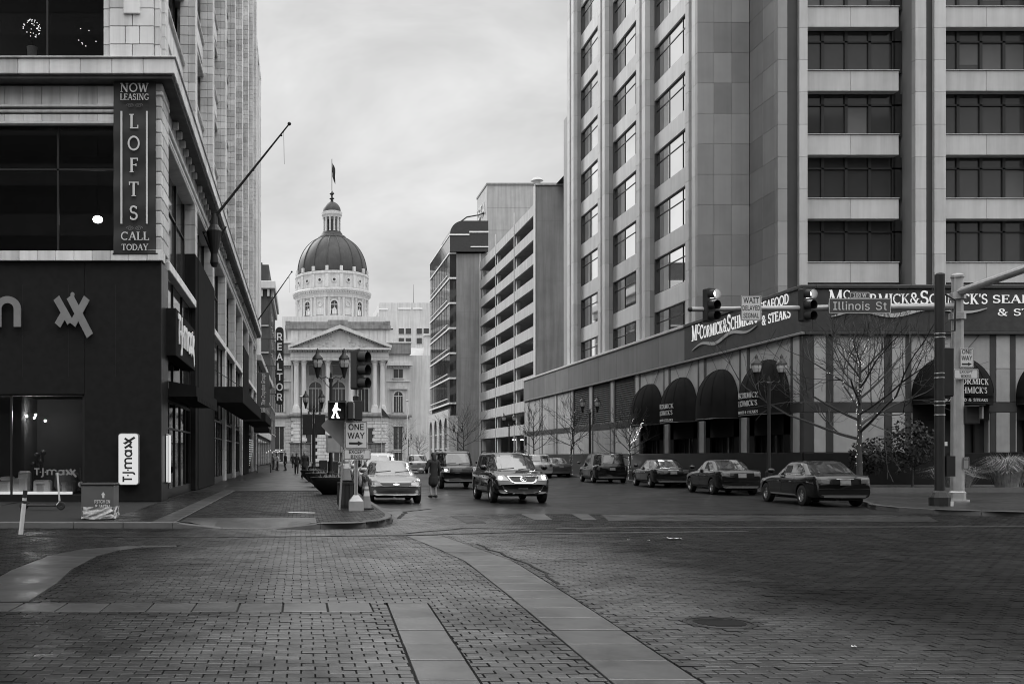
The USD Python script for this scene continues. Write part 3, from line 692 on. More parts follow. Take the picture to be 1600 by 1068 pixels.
# corner pier of the second floor behind the banner
bx('corner_pier', M['terra2'], st, -5.98, LX - .08, LY + .05, 32.7, 8.23, 13.62)
for z in np.arange(8.25, 13.2, .42):
    bx('quoin', rnd.choice(TM), st, -4.72, LX + .0, LY - .03, LY + .35, z, z + .405, .02)
    bx('quoin', rnd.choice(TM), st, LX - .10, LX + .02, LY + .38, 32.55, z, z + .405, .02)
bx('capital', M['terra3'], st, -4.80, LX + .06, LY - .08, 32.6, 13.2, 13.34, .03); bx('capital', M['terra'], st, -4.76, LX + .04, LY - .05, 32.6, 13.36, 13.6, .03)
# cornice: front run and street run
bx('soffit', M['shade_stain'], st, -12, -4.1, LY - .36, LY + .5, 13.62, 13.75, .02)
tiles_x('cornice_tile', TM, -12, -4.02, LY - .45, LY + .4, 13.76, 14.24, .95, st, .02)
bx('cornice_lip', M['terra2'], st, -12, -3.97, LY - .50, LY + .4, 14.25, 14.31, .02)
for x in (-8.0, -5.55): MB().rev([(0, .05), (.13, .05), (.155, .03), (.155, 0)], (x, LY - .45, 14.0), 24, 'y').build('roundel', M['terra3'], st)
# --- front above the cornice: dark window and relief pier
bx('upper_pier', M['terra2'], st, -6.30, -4.62, LY + .12, 32.6, 14.31, 26)
for k, z in enumerate(np.arange(14.32, 25, .58)):
    if k % 2 == 0: xs_ = [(-6.18, -5.45), (-5.43, -4.75)]
    else: xs_ = [(-6.18, -5.68), (-5.66, -5.22), (-5.20, -4.75)]
    for a, c in xs_: bx('block', rnd.choice(TM), st, a, c, LY + .0, LY + .13, z, z + .565, .012)
    bx('block', rnd.choice(TM), st, -6.38, -6.2, LY + .07, LY + .4, z, z + .565, .012)
    bx('block', rnd.choice(TM), st, -4.73, -4.56, LY + .07, LY + .4, z, z + .565, .012)
bx('panel', M['terra3'], st, -5.72, -5.18, LY - .06, LY + .0, 15.85, 25, .02)
MB().rev([(0, .06), (.2, .06), (.225, .03), (.225, 0)], (-5.45, LY, 15.83), 24, 'y', PI, 2 * PI).build('half_roundel', M['terra3'], st)
wu = MB()
for x in (-12, -10.2, -8.3, -6.44): wu.box(x, x + .06, LY + .3, LY + .4, 14.31, 19)
w3 = wu.build('window', M['bronze'], st); bx('pane', M['glass_pane'], w3, -11.94, -6.4, LY + .34, LY + .35, 14.31, 19)
rm = MB(); rm.box(-12.3, -6.2, LY + 3.4, LY + 3.5, 14.6, 19); rm.box(-12.3, -6.2, LY + .5, LY + 3.5, 18.6, 18.7); rm.box(-12.3, -6.2, LY + .5, LY + 3.5, 14.2, 14.3)
rm.build('dark_room', M['dark_void'], st)
bx('spandrel', M['terra'], st, -12, -6.38, LY + .15, LY + .5, 19, 20.6, .02)
t = thing('lit_topiary', 'ball shaped topiary of white lights in a pot behind the top left window', 'topiary', (-8.9, LY + .7, 14.6))
MB().rev([(0, 14.35), (.11, 14.35), (.16, 15.0), (.17, 15.1), (0, 15.1)], (-8.89, LY + .75, 0), 16).build('pot', M['terra'], t)
MB().tube([(-8.89, LY + .75, 15.0), (-8.89, LY + .75, 15.7)], .02, 5).build('stem', M['bark'], t)
b = MB(); br = random.Random(2)
for k in range(42):
    z = br.uniform(-1, 1); a = br.uniform(0, 2 * PI); r = math.sqrt(1 - z * z)
    b.sphere((-8.89 + .28 * r * math.cos(a), LY + .75 + .28 * r * math.sin(a), 15.72 + .28 * z), .018, 0)
b.build('light', M['glow_bulb'], t, kind='stuff')
t = thing('light_string', 'few scattered white lights behind the top left window beside the topiary', 'lights', (-7, LY + .7, 15))
b = MB()
for u, v in [(126, 45), (139, 48), (150, 65), (123, 63), (129, 69), (128, 67), (134, 72)]:
    x, z = S(u, v, LY + .75); b.sphere((x, LY + .75, z), .018, 0)
b.build('light', M['glow_bulb'], t, kind='stuff')

# --- street side above the cornice: piers of stacked blocks, windows and spandrels between
XW, XP = -5.15, LX
singles = 0
piers = [(31.9, 32.65)] + [(y, y + .85) for y in PIL] + [(97.3, 98.1)]
for k, (a, c) in enumerate(piers):
    top = min(TOP, 1.6 + .49 * c + 2)
    mbp = MB()
    z = 14.32
    while z < TOP:
        h = .40
        mb = MB() if (k >= 1 and z < top and singles < 290) else mbp
        mb.box(XW, -4.80, a, c, z, z + h - .012, .012); mb.box(-4.79, XP, a + .02, c - .02, z, z + h - .012, .012)
        if mb is not mbp: mb.build('pier_block', TM[singles % 3] if singles % 7 else M['terra3'], st); singles += 1
        z += h
    mbp.build('pier_shaft', M['terra'], st, kind='stuff')
    MB().box(XW, XP + .03, a + .25, c - .25, 14.32, TOP, .03).build('pier_rib', M['terra3'], st)
FL = [18.2 - 4.4 + 4.4 * k for k in range(9)]
bays = [(32.65, PIL[0])] + [(PIL[k] + .85, PIL[k + 1]) for k in range(6)] + [(PIL[6] + .85, 97.3)]
for (a, c) in bays:
    for f in FL:
        z1 = f; z0 = f - 1.5
        if z1 < 14.7: continue
        mb = MB(); mb.box(XW - .4, XW + .12, a, c, z0, z1, .02); mb.box(XW - .4, XW + .24, a, c, z1, z1 + .12, .03); mb.box(XW - .4, XW + .20, a, c, z0 - .13, z0, .03)
        mb.box(XW, XW + .18, a + .4, c - .4, z0 + .35, z1 - .35, .03)
        mb.build('spandrel', M['terra'], st)
    for f in [14.32] + [q + .12 for q in FL if q > 14.7]:
        z1 = f + (2.3 if f == 14.32 else 2.75)
        mb = MB()
        for y in np.linspace(a, c - .07, 4): mb.box(XW - .32, XW - .22, y, y + .07, f, z1)
        mb.box(XW - .3, XW - .24, a, c, (f + z1) / 2, (f + z1) / 2 + .06)
        w = mb.build('window', M['bronze'], st); bx('pane', M['win_dark'], w, XW - .29, XW - .27, a, c, f, z1)
# frieze and cornice along the street
for (a, c) in [(31.4, 98.1)]:
    bx('frieze', M['terra2'], st, XW - .3, LX - .12, 32.7, c, 12.95, 13.62)
    bx('moulding', M['terra3'], st, XW - .3, LX + .0, 32.6, c, 12.78, 12.93, .03)
    bx('moulding', M['terra'], st, XW - .3, LX - .06, 32.6, c, 12.55, 12.72, .03)
    bx('moulding', M['terra3'], st, XW - .3, LX - .02, 32.6, c, 12.32, 12.42, .03)
    bx('soffit', M['shade_stain'], st, XW - .3, LX + .40, LY + .5, c, 13.62, 13.75, .02)
    tiles_y('cornice_tile', TM, XW - .3, LX + .48, LY + .41, c, 13.76, 14.24, .95, st, .02)
    bx('cornice_lip', M['terra2'], st, XW - .3, LX + .53, LY + .41, c, 14.25, 14.31, .02)
for y in np.arange(33.5, 97, 1.025):
    if (y - 32.65) % 8.2 > 1.0: bx('bracket', M['terra2'], st, LX - .12, LX + .1, y, y + .16, 13.34, 13.62, .03)
# first and second storeys along the street
for k, (a, c) in enumerate(piers):
    if k == 0: continue
    black = k in (1, 2, 6); mbp = MB(); z = 10.2 if black else .13
    while z < 12.3:
        h = .62 if z + .62 < 12.3 else 12.3 - z
        mbp.box(XW, LX, a, c, z, z + h - .01, .012); z += h
    if black: MB().box(XW, LX + .02, a, c, .13, 10.19, .02).build('lower_pier', M['matte_black'], st)
    mbp.build('lower_pier', M['terra'] if not black else M['terra2'], st, kind='stuff')
def storefront(a, c, kind):
    xw = LX - .25
    if kind == 'black':
        MB().box(XW, LX + .06, a - .02, c + .02, .13, 10.2, .03).build('portal', M['matte_black'], st)
        return
    mb = MB(); n = 6
    for y in np.linspace(a, c - .07, n): mb.box(xw - .05, xw + .05, y, y + .07, .45, 3.55)
    mb.box(xw - .05, xw + .05, a, c, 3.5, 3.6); mb.box(xw - .06, xw + .06, a, c, 2.55, 2.62)
    w = mb.build('shop_window', M['bronze'], st); bx('pane', M['glass_pane'], w, xw - .01, xw + .0, a, c, .45, 3.5)
    bx('bulkhead', M['black_stone'], st, xw - .2, xw + .08, a, c, .13, .45)
    bx('shop_floor', M['slab2'], st, -9.4, xw - .2, a, c, .3, .4); bx('shop_back', M['dark_void'], st, -9.5, -9.4, a, c, .3, 8); bx('shop_ceiling', M['dark_void'], st, -9.4, xw - .1, a, c, 3.62, 3.75)
    bx('sign_band', M['win_tint'], st, xw - .06, xw + .0, a, c, 3.75, 7.9)
    mb = MB()
    for y in np.linspace(a, c - .06, 4): mb.box(xw, xw + .05, y, y + .06, 3.75, 7.9)
    mb.box(xw, xw + .05, a, c, 5.2, 5.26); mb.build('band_frame', M['bronze'], st)
    mb = MB(); mb.box(xw, LX + .05, a, c, 7.9, 8.22, .02); mb.build('sill', M['terra3'], st)
    mb = MB()
    for y in np.linspace(a, c - .08, 4): mb.box(XW + .1, XW + .2, y, y + .08, 8.2, 12.3)
    mb.box(XW + .1, XW + .18, a, c, 10.8, 10.88)
    w = mb.build('window', M['bronze'], st); bx('pane', M['win_dark'], w, XW + .1, XW + .12, a, c, 8.2, 12.3)
kinds = ['glass', 'black', 'glass', 'glass', 'glass', 'black', 'glass', 'glass']
for (a, c), k in zip(bays, kinds): storefront(a, c, k)
# upper glass above the black portals
for i in (1, 5):
    a, c = bays[i]; w = MB()
    for y in np.linspace(a, c - .08, 4): w.box(XW + .1, XW + .2, y, y + .08, 10.2, 12.3)
    w = w.build('window', M['bronze'], st); bx('pane', M['win_dark'], w, XW + .1, XW + .12, a, c, 10.2, 12.3)
for y in (34.2, 36.1, 55.0, 58.7, 64, 68): bx('light_tube', M['glow_soft'], st, -5.6, -5.5, y, y + .08, .9, 2.2)
for (a, c) in (bays[0], bays[2], bays[3]): bx('glow_floor', M['glow_soft'], st, -5.6, -4.85, a + 2.2, a + 3.8, .41, .43)  # glow put into the shop floors where they look lit

# --- shop sign over the street side, canopies
t = thing('shop_sign', 'projecting black fascia sign with pale shop name along the street side', 'sign', (-4.3, 34, 5.5))
MB().box(LX - .2, LX + .33, 32.1, 37.9, 4.95, 6.55, .02).build('casing', M['matte_black'], t)
m = bold_logo(.78, .03); b = m.bounds; m.apply_translation((-b[0][0], 0, 0)); m.apply_scale((5.0 / (b[1][0] - b[0][0]), 1, 1))
MB().add(m, frame((LX + .34, 32.5, 5.42), Y, Z)).build('letters', M['white_letter'], t)
def canopy(lab, x1, y0, y1, z0, z1, slope=False):
    t = thing('canopy', lab, 'canopy', ((LX + x1) / 2, y0, z0))
    if slope:
        p = Polygon([(LX, z1), (LX, z0), (x1, z0), (x1, z0 + .35)])
        T = np.eye(4); T[:3, 0] = X; T[:3, 1] = Z; T[:3, 2] = Y; T[:3, 3] = (0, y0, 0)
        MB().raw([(LX, y0, z1), (x1, y0, z0 + .35), (x1, y1, z0 + .35), (LX, y1, z1), (LX, y0, z0), (x1, y0, z0), (x1, y1, z0), (LX, y1, z0)], [(0, 1, 2, 3), (0, 4, 5, 1), (1, 5, 6, 2), (2, 6, 7, 3), (4, 7, 6, 5)]).build('cover', M['fabric'], t)
        for y in np.arange(y0 + .3, y1, .6): bx('valance', M['fabric'], t, x1 - .005, x1 + .012, y, y + .56, z0 - .14, z0 + .02)
    else:
        MB().box(LX + .003, x1, y0, y1, z0, z1, .03).build('roof', M['matte_black'], t)
        for y in (y0 + .4, y1 - .4): MB().tube([(LX, y, z1 + .9), (x1 - .1, y, z1)], .02, 6).build('tie_rod', M['iron'], t)
    return t
canopy('sloping black cloth canopy over the first shop window round the corner', LX + .95, 32.6, 40.6, 3.62, 4.15, True)
canopy('flat black canopy over the second row of shop windows', -3.0, 49.8, 72.8, 4.35, 5.2)
canopy('flat black canopy over the far row of shop windows', -2.75, 75.0, 90, 4.3, 5.0)
canopy('striped cloth canopy hanging above the far shop doorway', -3.0, 91, 97, 3.9, 5.2, True)

# --- vertical banner
t = thing('leasing_banner', 'tall black banner with pale leasing letters hanging at the corner', 'banner', (-5.35, LY, 11))
n, mth = 14, 26; x0, x1, z0, z1 = -6.02, -4.66, 8.12, 13.72
gx, gz = np.meshgrid(np.linspace(x0, x1, n), np.linspace(z0, z1, mth))
wob = .02 * np.sin(3.1 * gz + 1.3 * gx) + .015 * np.sin(7.3 * gz - 2 * gx)
V = np.stack([gx, LY - .14 + wob, gz], -1).reshape(-1, 3); F = [(i * n + j, i * n + j + 1, (i + 1) * n + j + 1, (i + 1) * n + j) for i in range(mth - 1) for j in range(n - 1)]
back = V + np.array([0, .02, 0]); NV = len(V)
MB().raw(np.vstack([V, back]), F + [tuple(NV + k for k in f[::-1]) for f in F]).build('cloth', M['sign_black'], t, smooth=True)
def on_banner(mesh, xc, zb):
    m = mesh.copy(); b = m.bounds; m.apply_translation((-(b[0][0] + b[1][0]) / 2, 0, 0))
    MB().add(m, frame((xc, LY - .185, zb), X, Z)).build('letter', M['grey_letter' if False else 'sign_white'], t)
xc = -5.34
M['banner_letter'] = M['sign_white']
on_banner(fit(serif([('NOW', 1, 0)], .28), .92), xc, 13.27); on_banner(fit(serif([('LEASING', 1, 0)], .2), .92), xc, 13.01)
for ch, v in zip('LOFTS', (204, 238, 272, 309, 346)):
    on_banner(serif([(ch, 1.0, 0)], .46), xc - .02, S(0, v, LY)[1])
on_banner(fit(serif([('CALL', 1, 0)], .26), .90), xc + .02, S(0, 377, LY)[1]); on_banner(fit(serif([('TODAY', 1, 0)], .2), .86), xc + .02, S(0, 393, LY)[1])
for x in (-5.76, -4.94): bx('stripe', M['sign_white'], t, x - .03, x + .03, LY - .19, LY - .178, 9.05, 12.66)
for z in (12.84, 8.90):
    mb = MB()
    for s in (-1, 1):
        th = np.linspace(0, 3.6 * PI, 30); r = .02 + .11 * (1 - th / th[-1])
        mb.tube(np.stack([xc + s * (.14 + r * np.cos(th)), np.full(30, LY - .185), z + r * .55 * np.sin(th)], 1), .008, 4)
    mb.build('scroll', M['grey_letter'], t)
for z in (8.1, 13.74): MB().tube([(-6.05, LY - .12, z), (-4.6, LY - .12, z)], .025, 8).build('rail', M['iron'], t)

# --- flag poles on the street side
def flagpole(lab, y, zb, xt, zt, bracket=True):
    t = thing('flagpole', lab, 'flagpole', (LX, y, zb))
    b = np.array([LX + .15, y, zb]); e = np.array([xt, y, zt])
    MB().tube([b, b + (e - b) * .5, e], [.075, .06, .035], 8).build('pole', M['iron'], t)
    MB().sphere(e, .09, 2).build('ball', M['iron'], t)
    for f in (.3, .55, .9):
        q = b + (e - b) * f; MB().sphere(q + np.array([0, 0, -.08]), .05, 1).build('clip', M['iron'], t)
    MB().tube([b + (e - b) * .93 + np.array([0, 0, -.05]), b + (e - b) * .93 + np.array([.02, 0, -1.6])], .008, 4).build('rope', M['iron'], t)
    if bracket:
        MB().rev([(0, zb - 2.1), (.12, zb - 2.1), (.2, zb - 1.9), (.16, zb - 1.5), (.3, zb - .9), (.38, zb - .4), (.2, zb - .1), (.14, zb + .3), (.12, zb + .45), (0, zb + .45)], (LX + .35, y, 0), 14).build('bracket', M['iron'], t)
        for s in (-1, 1):
            MB().tube([(LX + .3, y, zb - 1.5), (LX + .3 + .55 * s * .6, y + s * .1, zb - .7), (LX + .3 + .9 * s * .7, y, zb - .15)], [.1, .08, .03], 6).build('bracket_arm', M['iron'], t)
    else: MB().box(LX - .02, LX + .3, y - .15, y + .15, zb - .3, zb + .2, .04).build('bracket', M['iron'], t)
flagpole('long black slanting flagpole with thick bracket on the corner store', 46.0, 12.75, -.55, 17.5)
flagpole('thinner far black flagpole slanting out beside the capitol dome', 90.3, 13.9, -.85, 18.9, False)

# ------------------------------------------------------------------ buildings farther along the left pavement
def simple_block(nm, lab, x0, x1, y0, y1, h, wallm, rows, cols_front=None, cols_side=None, side_x=None, winm='win_dark', z_first=5.0, pitch=3.6, ww=1.3, wh=2.0, cat='building', sill=True):
    t = thing(nm, lab, cat, ((x0 + x1) / 2, (y0 + y1) / 2, 0))
    MB().box(x0, x1, y0, y1, 0, h).build('wall', wallm, t)
    for r in range(rows):
        z = z_first + r * pitch
        for c in (cols_side if cols_side is not None else []):
            xs = side_x
            s = 1 if side_x >= x1 - 1e-6 else -1
            mb = MB(); mb.box(xs, xs + s * .06, c - ww / 2 - .1, c + ww / 2 + .1, z - .12, z + wh + .12)
            w = mb.build('window', wallm, t)
            bx('pane', M[winm], w, xs + s * .063, xs + s * .075, c - ww / 2, c + ww / 2, z, z + wh)
            if sill: bx('sill', M['lime2'], w, xs, xs + s * .16, c - ww / 2 - .15, c + ww / 2 + .15, z - .3, z - .13)
        for c in (cols_front if cols_front is not None else []):
            mb = MB(); mb.box(c - ww / 2 - .1, c + ww / 2 + .1, y0 - .06, y0, z - .12, z + wh + .12)
            w = mb.build('window', wallm, t)
            bx('pane', M[winm], w, c - ww / 2, c + ww / 2, y0 - .075, y0 - .063, z, z + wh)
            if sill: bx('sill', M['lime2'], w, c - ww / 2 - .15, c + ww / 2 + .15, y0 - .16, y0, z - .3, z - .13)
    return t
M['brick_dk'] = pm('dark_brown_brick', .06, .85, .25, 1.0, .15, 30, streak=.2)
low = simple_block('shop_row_building', 'low dark shop building behind the vertical blade sign on the left', -30, LX, 98.4, 140, 12.0, M['brick_dk'], 2, None, np.arange(101, 139, 4.2), LX, z_first=5.6)
bx('cornice', M['lime2'], low, -30, LX + .5, 98.4, 140, 11.4, 12.0, .05)
for y in np.arange(100, 138, 6): bx('shop_window', M['win_tint'], low, LX, LX + .05, y, y + 4.6, .6, 3.4)
bx('fascia', M['terra2'], low, LX, LX + .2, 98.5, 140, 3.8, 4.8, .03)
nb = thing('narrow_tower', 'slim pale terracotta building edge just beyond the department store', 'building', (-12, 103, 0))
MB().box(-25, LX - .12, 98.45, 108, 12.0, 43.5, .05).build('wall', M['terra2'], nb); MB().box(-25, LX + .05, 98.45, 108, 43.5, 44.3, .05).build('cornice', M['terra'], nb)
for y in (99.2, 103, 106.8): MB().box(LX - .12, LX + .05, y, y + .8, 12, 43.5, .03).build('pier', M['terra'], nb)
bb = simple_block('brown_brick_building', 'dark brick building with pale bracketed cornice left of the capitol', -30, LX, 143, 168, 26.4, M['brick_dk'], 5, np.arange(-28, -5, 3.2), np.arange(145.5, 167, 3.4), LX, z_first=5.2, pitch=4.0)
MB().box(-30.4, LX + .7, 142.3, 168.5, 26.4, 27.6, .1).build('cornice', M['lime'], bb)
for x in np.arange(-29, LX, 1.0): bx('bracket', M['lime'], bb, x, x + .35, 142.6, 143, 25.3, 26.4, .05)
for y in np.arange(143.5, 168, 1.0): bx('bracket', M['lime'], bb, LX, LX + .4, y, y + .35, 25.3, 26.4, .05)
MB().box(-30, LX - .3, 143.6, 168, 27.6, 30.2).build('parapet', M['brick_dk'], bb); MB().box(-30, LX - 1.3, 144.5, 167, 30.2, 30.7).build('coping', M['black'], bb)
# blade signs
t = thing('blade_sign', 'tall dark blade sign with upright white letters and rounded ends', 'sign', (-2.25, 108, 8))
bx0, d = -2.42, 108.0
p = sbox(-.46, -3.9, .46, 3.9).buffer(.0).union(Point(0, 3.9).buffer(.46)).union(Point(0, -3.9).buffer(.46))
MB().prism(p, frame((-2.38, d + .35, 11.72), X, Z), .5).build('casing', M['iron'], t)
for k, ch in enumerate('REALTOR'):
    m = sans(ch, .78, .03, True); b = m.bounds; m.apply_translation((-(b[0][0] + b[1][0]) / 2, -.39, 0))
    MB().add(m, frame((-2.38, d - .16, 15.0 - 1.13 * k), X, Z)).build('letter', M['white_letter'], t)
for z in (8.6, 11.7, 14.8): MB().tube([(LX, d + .1, z), (-2.8, d + .1, z)], .05, 6).build('bracket', M['iron'], t)
M['sign_slate'] = pm('slate_sign', .09, .5, .1, 2)
t = thing('script_sign', 'grey upright panel sign with white slanting script letters on the left', 'sign', (-3.9, 90, 7))
MB().box(-4.5, -3.25, 99.0, 99.2, 6.6, 10.2, .03).build('panel', M['sign_slate'], t)
m = sans('The Croydon Group', .34, .02, False); m.apply_transform(np.array([[1, .25, 0, 0], [0, 1, 0, 0], [0, 0, 1, 0], [0, 0, 0, 1.0]])); b = m.bounds; m.apply_scale((3.2 / (b[1][0] - b[0][0]), 1.2, 1))
MB().add(m, frame((-3.68, 98.97, 6.8), Z, -X)).build('letters', M['white_letter'], t)
t = thing('cafe_light_string', 'row of small white lights under the far dark canopy', 'lights', (-3.5, 98, 3.8))
b = MB()
for k in range(9): b.sphere((-3.9 + .22 * k, 110 - .4 * k, 2.0 + .12 * (k % 3)), .05, 0)
b.build('light', M['glow_bulb'], t, kind='stuff')
t = thing('window_lights', 'upright rows of tiny white lights in the far shop doorway', 'lights', (-4.4, 84, 1.5))
b = MB()
for c_ in range(4):
    for k in range(12 - 2 * c_): b.sphere((-4.40, 82.5 + c_ * 1.9, 3.0 - .2 * k - .0), .028, 0)
b.build('light', M['glow_bulb'], t, kind='stuff')

# ------------------------------------------------------------------ the blocks behind the camera across the crossing (unseen; they darken reflections and front faces, the last added for that)
for lab, x0, x1, y1, h in (('grey masonry block behind the camera on the left side of the street', -60, -5, -14, 50), ('tall pale block behind the camera on the right side of the street', 24, 80, -14, 44), ('added unseen block closing the street far behind the camera', -20, 40, -72, 30)):
    t = simple_block('corner_block', lab, x0, x1, y1 - 50, y1, h, M['brick_dk'], 0)
    for z in np.arange(5, h - 3, 4.0):
        bx('window_band', M['win_dark'], t, x0 + 1, x1 - 1, y1, y1 + .05, z, z + 2.2)
# ------------------------------------------------------------------ right corner: hotel tower on a stone podium
PX, PY, PE = 22.5, 43.0, 96.4                            # street wall, front wall, far end
ht = thing('hotel_tower', 'large limestone hotel tower on a stone faced restaurant podium at right', 'building', (40, 60, 0))
pc = MB(); pc.box(PX + .35, 75, PY + .35, PE, 0, 9.0); pc.build('podium_core', M['granite_dark'], ht)
M['fascia_far'] = pm('podium_fascia', .165, .45, .2, .35, .03, 60, streak=.2)
M['panel_stone'] = pm('podium_panel', .38, .7, .1, 2.0, .15, 70, streak=.1)
M['panel_stone2'] = pm('podium_panel_dark', .33, .7, .12, 2.0, .15, 70, streak=.12)
M['strip_stone'] = pm('podium_strip', .036, .5, .2, 2.0, .03, 70)
PSTONE = [M['panel_stone'], M['panel_stone'], M['panel_stone2']]
# fascia: street side in long panels, then the front
ys = list(np.arange(56, PE + .1, 4.04)); ys[-1] = PE
for a, b in zip(ys[:-1], ys[1:]): bx('fascia_panel', rnd.choice([M['fascia_far'], M['fascia_far'], M['granite_grey']]), ht, PX - .12, PX + .35, a + .006, b - .006, 7.15, 9.05, .015)
bx('fascia_panel', M['granite_dark'], ht, PX - .13, PX + .35, PY - .13, 56, 7.15, 9.05, .015)
for a, b in zip(np.arange(PX + .36, 70, 5.2), np.arange(PX + .36, 70, 5.2) + 5.2): bx('fascia_panel', M['granite_dark'], ht, a + .005, b - .005, PY - .13, PY + .35, 7.15, 9.05, .015)
bx('coping', M['lime2'], ht, PX - .2, PX + .5, 56, PE, 9.06, 9.24, .03); bx('coping', M['granite_dark'], ht, PX - .2, PX + .5, PY - .2, 55.99, 9.06, 9.24, .03); bx('coping', M['granite_dark'], ht, PX + .51, 75, PY - .2, PY + .5, 9.06, 9.24, .03)
bx('fascia_lip', M['granite_grey'], ht, PX - .16, PX, PY - .16, PE, 7.02, 7.14, .02); bx('fascia_lip', M['strip_stone'], ht, PX + .01, 75, PY - .16, PY, 7.02, 7.14, .02)
bx('podium_end', M['panel_stone2'], ht, PX + .02, 40, PE, PE + .3, 0, 9.0)
# street-side bays
BC = [46.1 + 5.15 * k for k in range(10)]
def wall_y(nm, mat, a, b, z0, z1, out=.0, bev=.012): return bx(nm, mat, ht, PX - out, PX + .35, a + .004, b - .004, z0, z1, bev)
edges = [PY] + [c for y in BC for c in (y - 2.0, y + 2.0)] + [PE]
wall_y('base_course', M['black_stone'], PY, PE, .13, 1.75, .06)
wall_y('belt_course', M['strip_stone'], PY + .01, PE - .01, 3.55, 4.0, .025)
for k in range(0, len(edges), 2):                        # piers between bays
    a, b = edges[k], edges[k + 1]
    if b - a < .2: continue
    w = (b - a); m_ = (a + b) / 2
    for z0, z1 in ((1.76, 3.54), (4.01, 7.01)):
        wall_y('pier_strip', M['strip_stone'], a, a + .27, z0, z1, .02); wall_y('pier_strip', M['strip_stone'], b - .27, b, z0, z1, .02)
        wall_y('pier_panel', rnd.choice(PSTONE), a + .27, b - .27, z0, z1, .04)
for i, y in enumerate(BC):
    a, b = y - 2, y + 2
    if i in (4, 5, 6):                                   # louvred bays
        wall_y('wall_panel', rnd.choice(PSTONE), a, b, 1.76, 3.54)
        f = bx('louvre_frame', M['bronze'], ht, PX + .12, PX + .3, a, b, 4.01, 7.01)
        mb = MB()
        for z in np.arange(4.06, 7.0, .15): mb.raw([(PX - .0, a + .05, z), (PX - .0, b - .05, z), (PX + .12, b - .05, z + .10), (PX + .12, a + .05, z + .10), (PX + .0, a + .05, z - .015), (PX + .0, b - .05, z - .015)], [(0, 1, 2, 3), (0, 4, 5, 1)])
        mb.build('louvre_slats', M['bronze'], f, kind='stuff')
    elif i < 4:                                          # arched restaurant windows
        # stone panels round the arch
        arch = Polygon([(-1.62, 0)] + [(1.62 * math.cos(t), 2.9 + 1.62 * math.sin(t)) for t in np.linspace(PI, 0, 20)] + [(1.62, 0)])
        for z0, z1 in ((4.01, 5.5), (5.51, 7.01)):
            for h0, h1 in ((-2, 0), (0, 2)):
                g = sbox(h0 + .004, z0, h1 - .004, z1).difference(affinity.translate(arch, 0, 1.6 - 0.0))
                if not g.is_empty: MB().prism(g, frame((PX + .3, y, 0), -Y, Z), .3).build('wall_panel', rnd.choice(PSTONE), ht)
        bx('arch_glass', M['win_dark'], ht, PX + .32, PX + .34, a, b, .5, 6.6); bx('door_recess', M['matte_black'], ht, PX - .03, PX + .05, a + .02, a + .55, .14, 4.0); bx('door_recess', M['matte_black'], ht, PX - .03, PX + .05, b - .55, b - .02, .14, 4.0); bx('door_head', M['matte_black'], ht, PX - .03, PX + .1, a + .02, b - .02, 2.6, 4.0)
        mb = MB()
        for q in (-1.2, -.4, .4, 1.2): mb.box(PX + .2, PX + .3, y + q - .04, y + q + .04, .5, 6.0)
        mb.box(PX + .2, PX + .3, y - 1.62, y + 1.62, 2.7, 2.8); mb.build('arch_frame', M['matte_black'], ht)
    else:
        for z0, z1 in ((1.76, 3.54), (4.01, 7.01)): wall_y('wall_panel', rnd.choice(PSTONE), a, y, z0, z1); wall_y('wall_panel', rnd.choice(PSTONE), y, b, z0, z1)
# front wall of the podium (facing the crossing)
def wall_x(nm, mat, a, b, z0, z1, out=.0): return bx(nm, mat, ht, a + .004, b - .004, PY - out, PY + .35, z0, z1, .012)
wall_x('base_course', M['black_stone'], PX + .01, 75, .13, 1.75, .06); wall_x('belt_course', M['strip_stone'], PX + .01, 75, 3.55, 4.0, .025)
seq = [('strip', 22.5, 22.97), ('pier', 22.97, 23.5), ('strip', 23.5, 23.85), ('wall', 23.85, 26.14), ('strip', 26.14, 26.46), ('pier', 26.46, 27.06), ('strip', 27.06, 27.35),
       ('arch', 27.35, 30.86), ('strip', 30.86, 31.12), ('pier', 31.12, 31.74), ('strip', 31.74, 32.02), ('arch', 32.02, 35.6), ('strip', 35.6, 35.9), ('pier', 35.9, 36.5), ('strip', 36.5, 36.8), ('wall', 36.8, 40.0), ('wall', 40.0, 46), ('wall', 46, 52), ('wall', 52, 60), ('wall', 60, 75)]
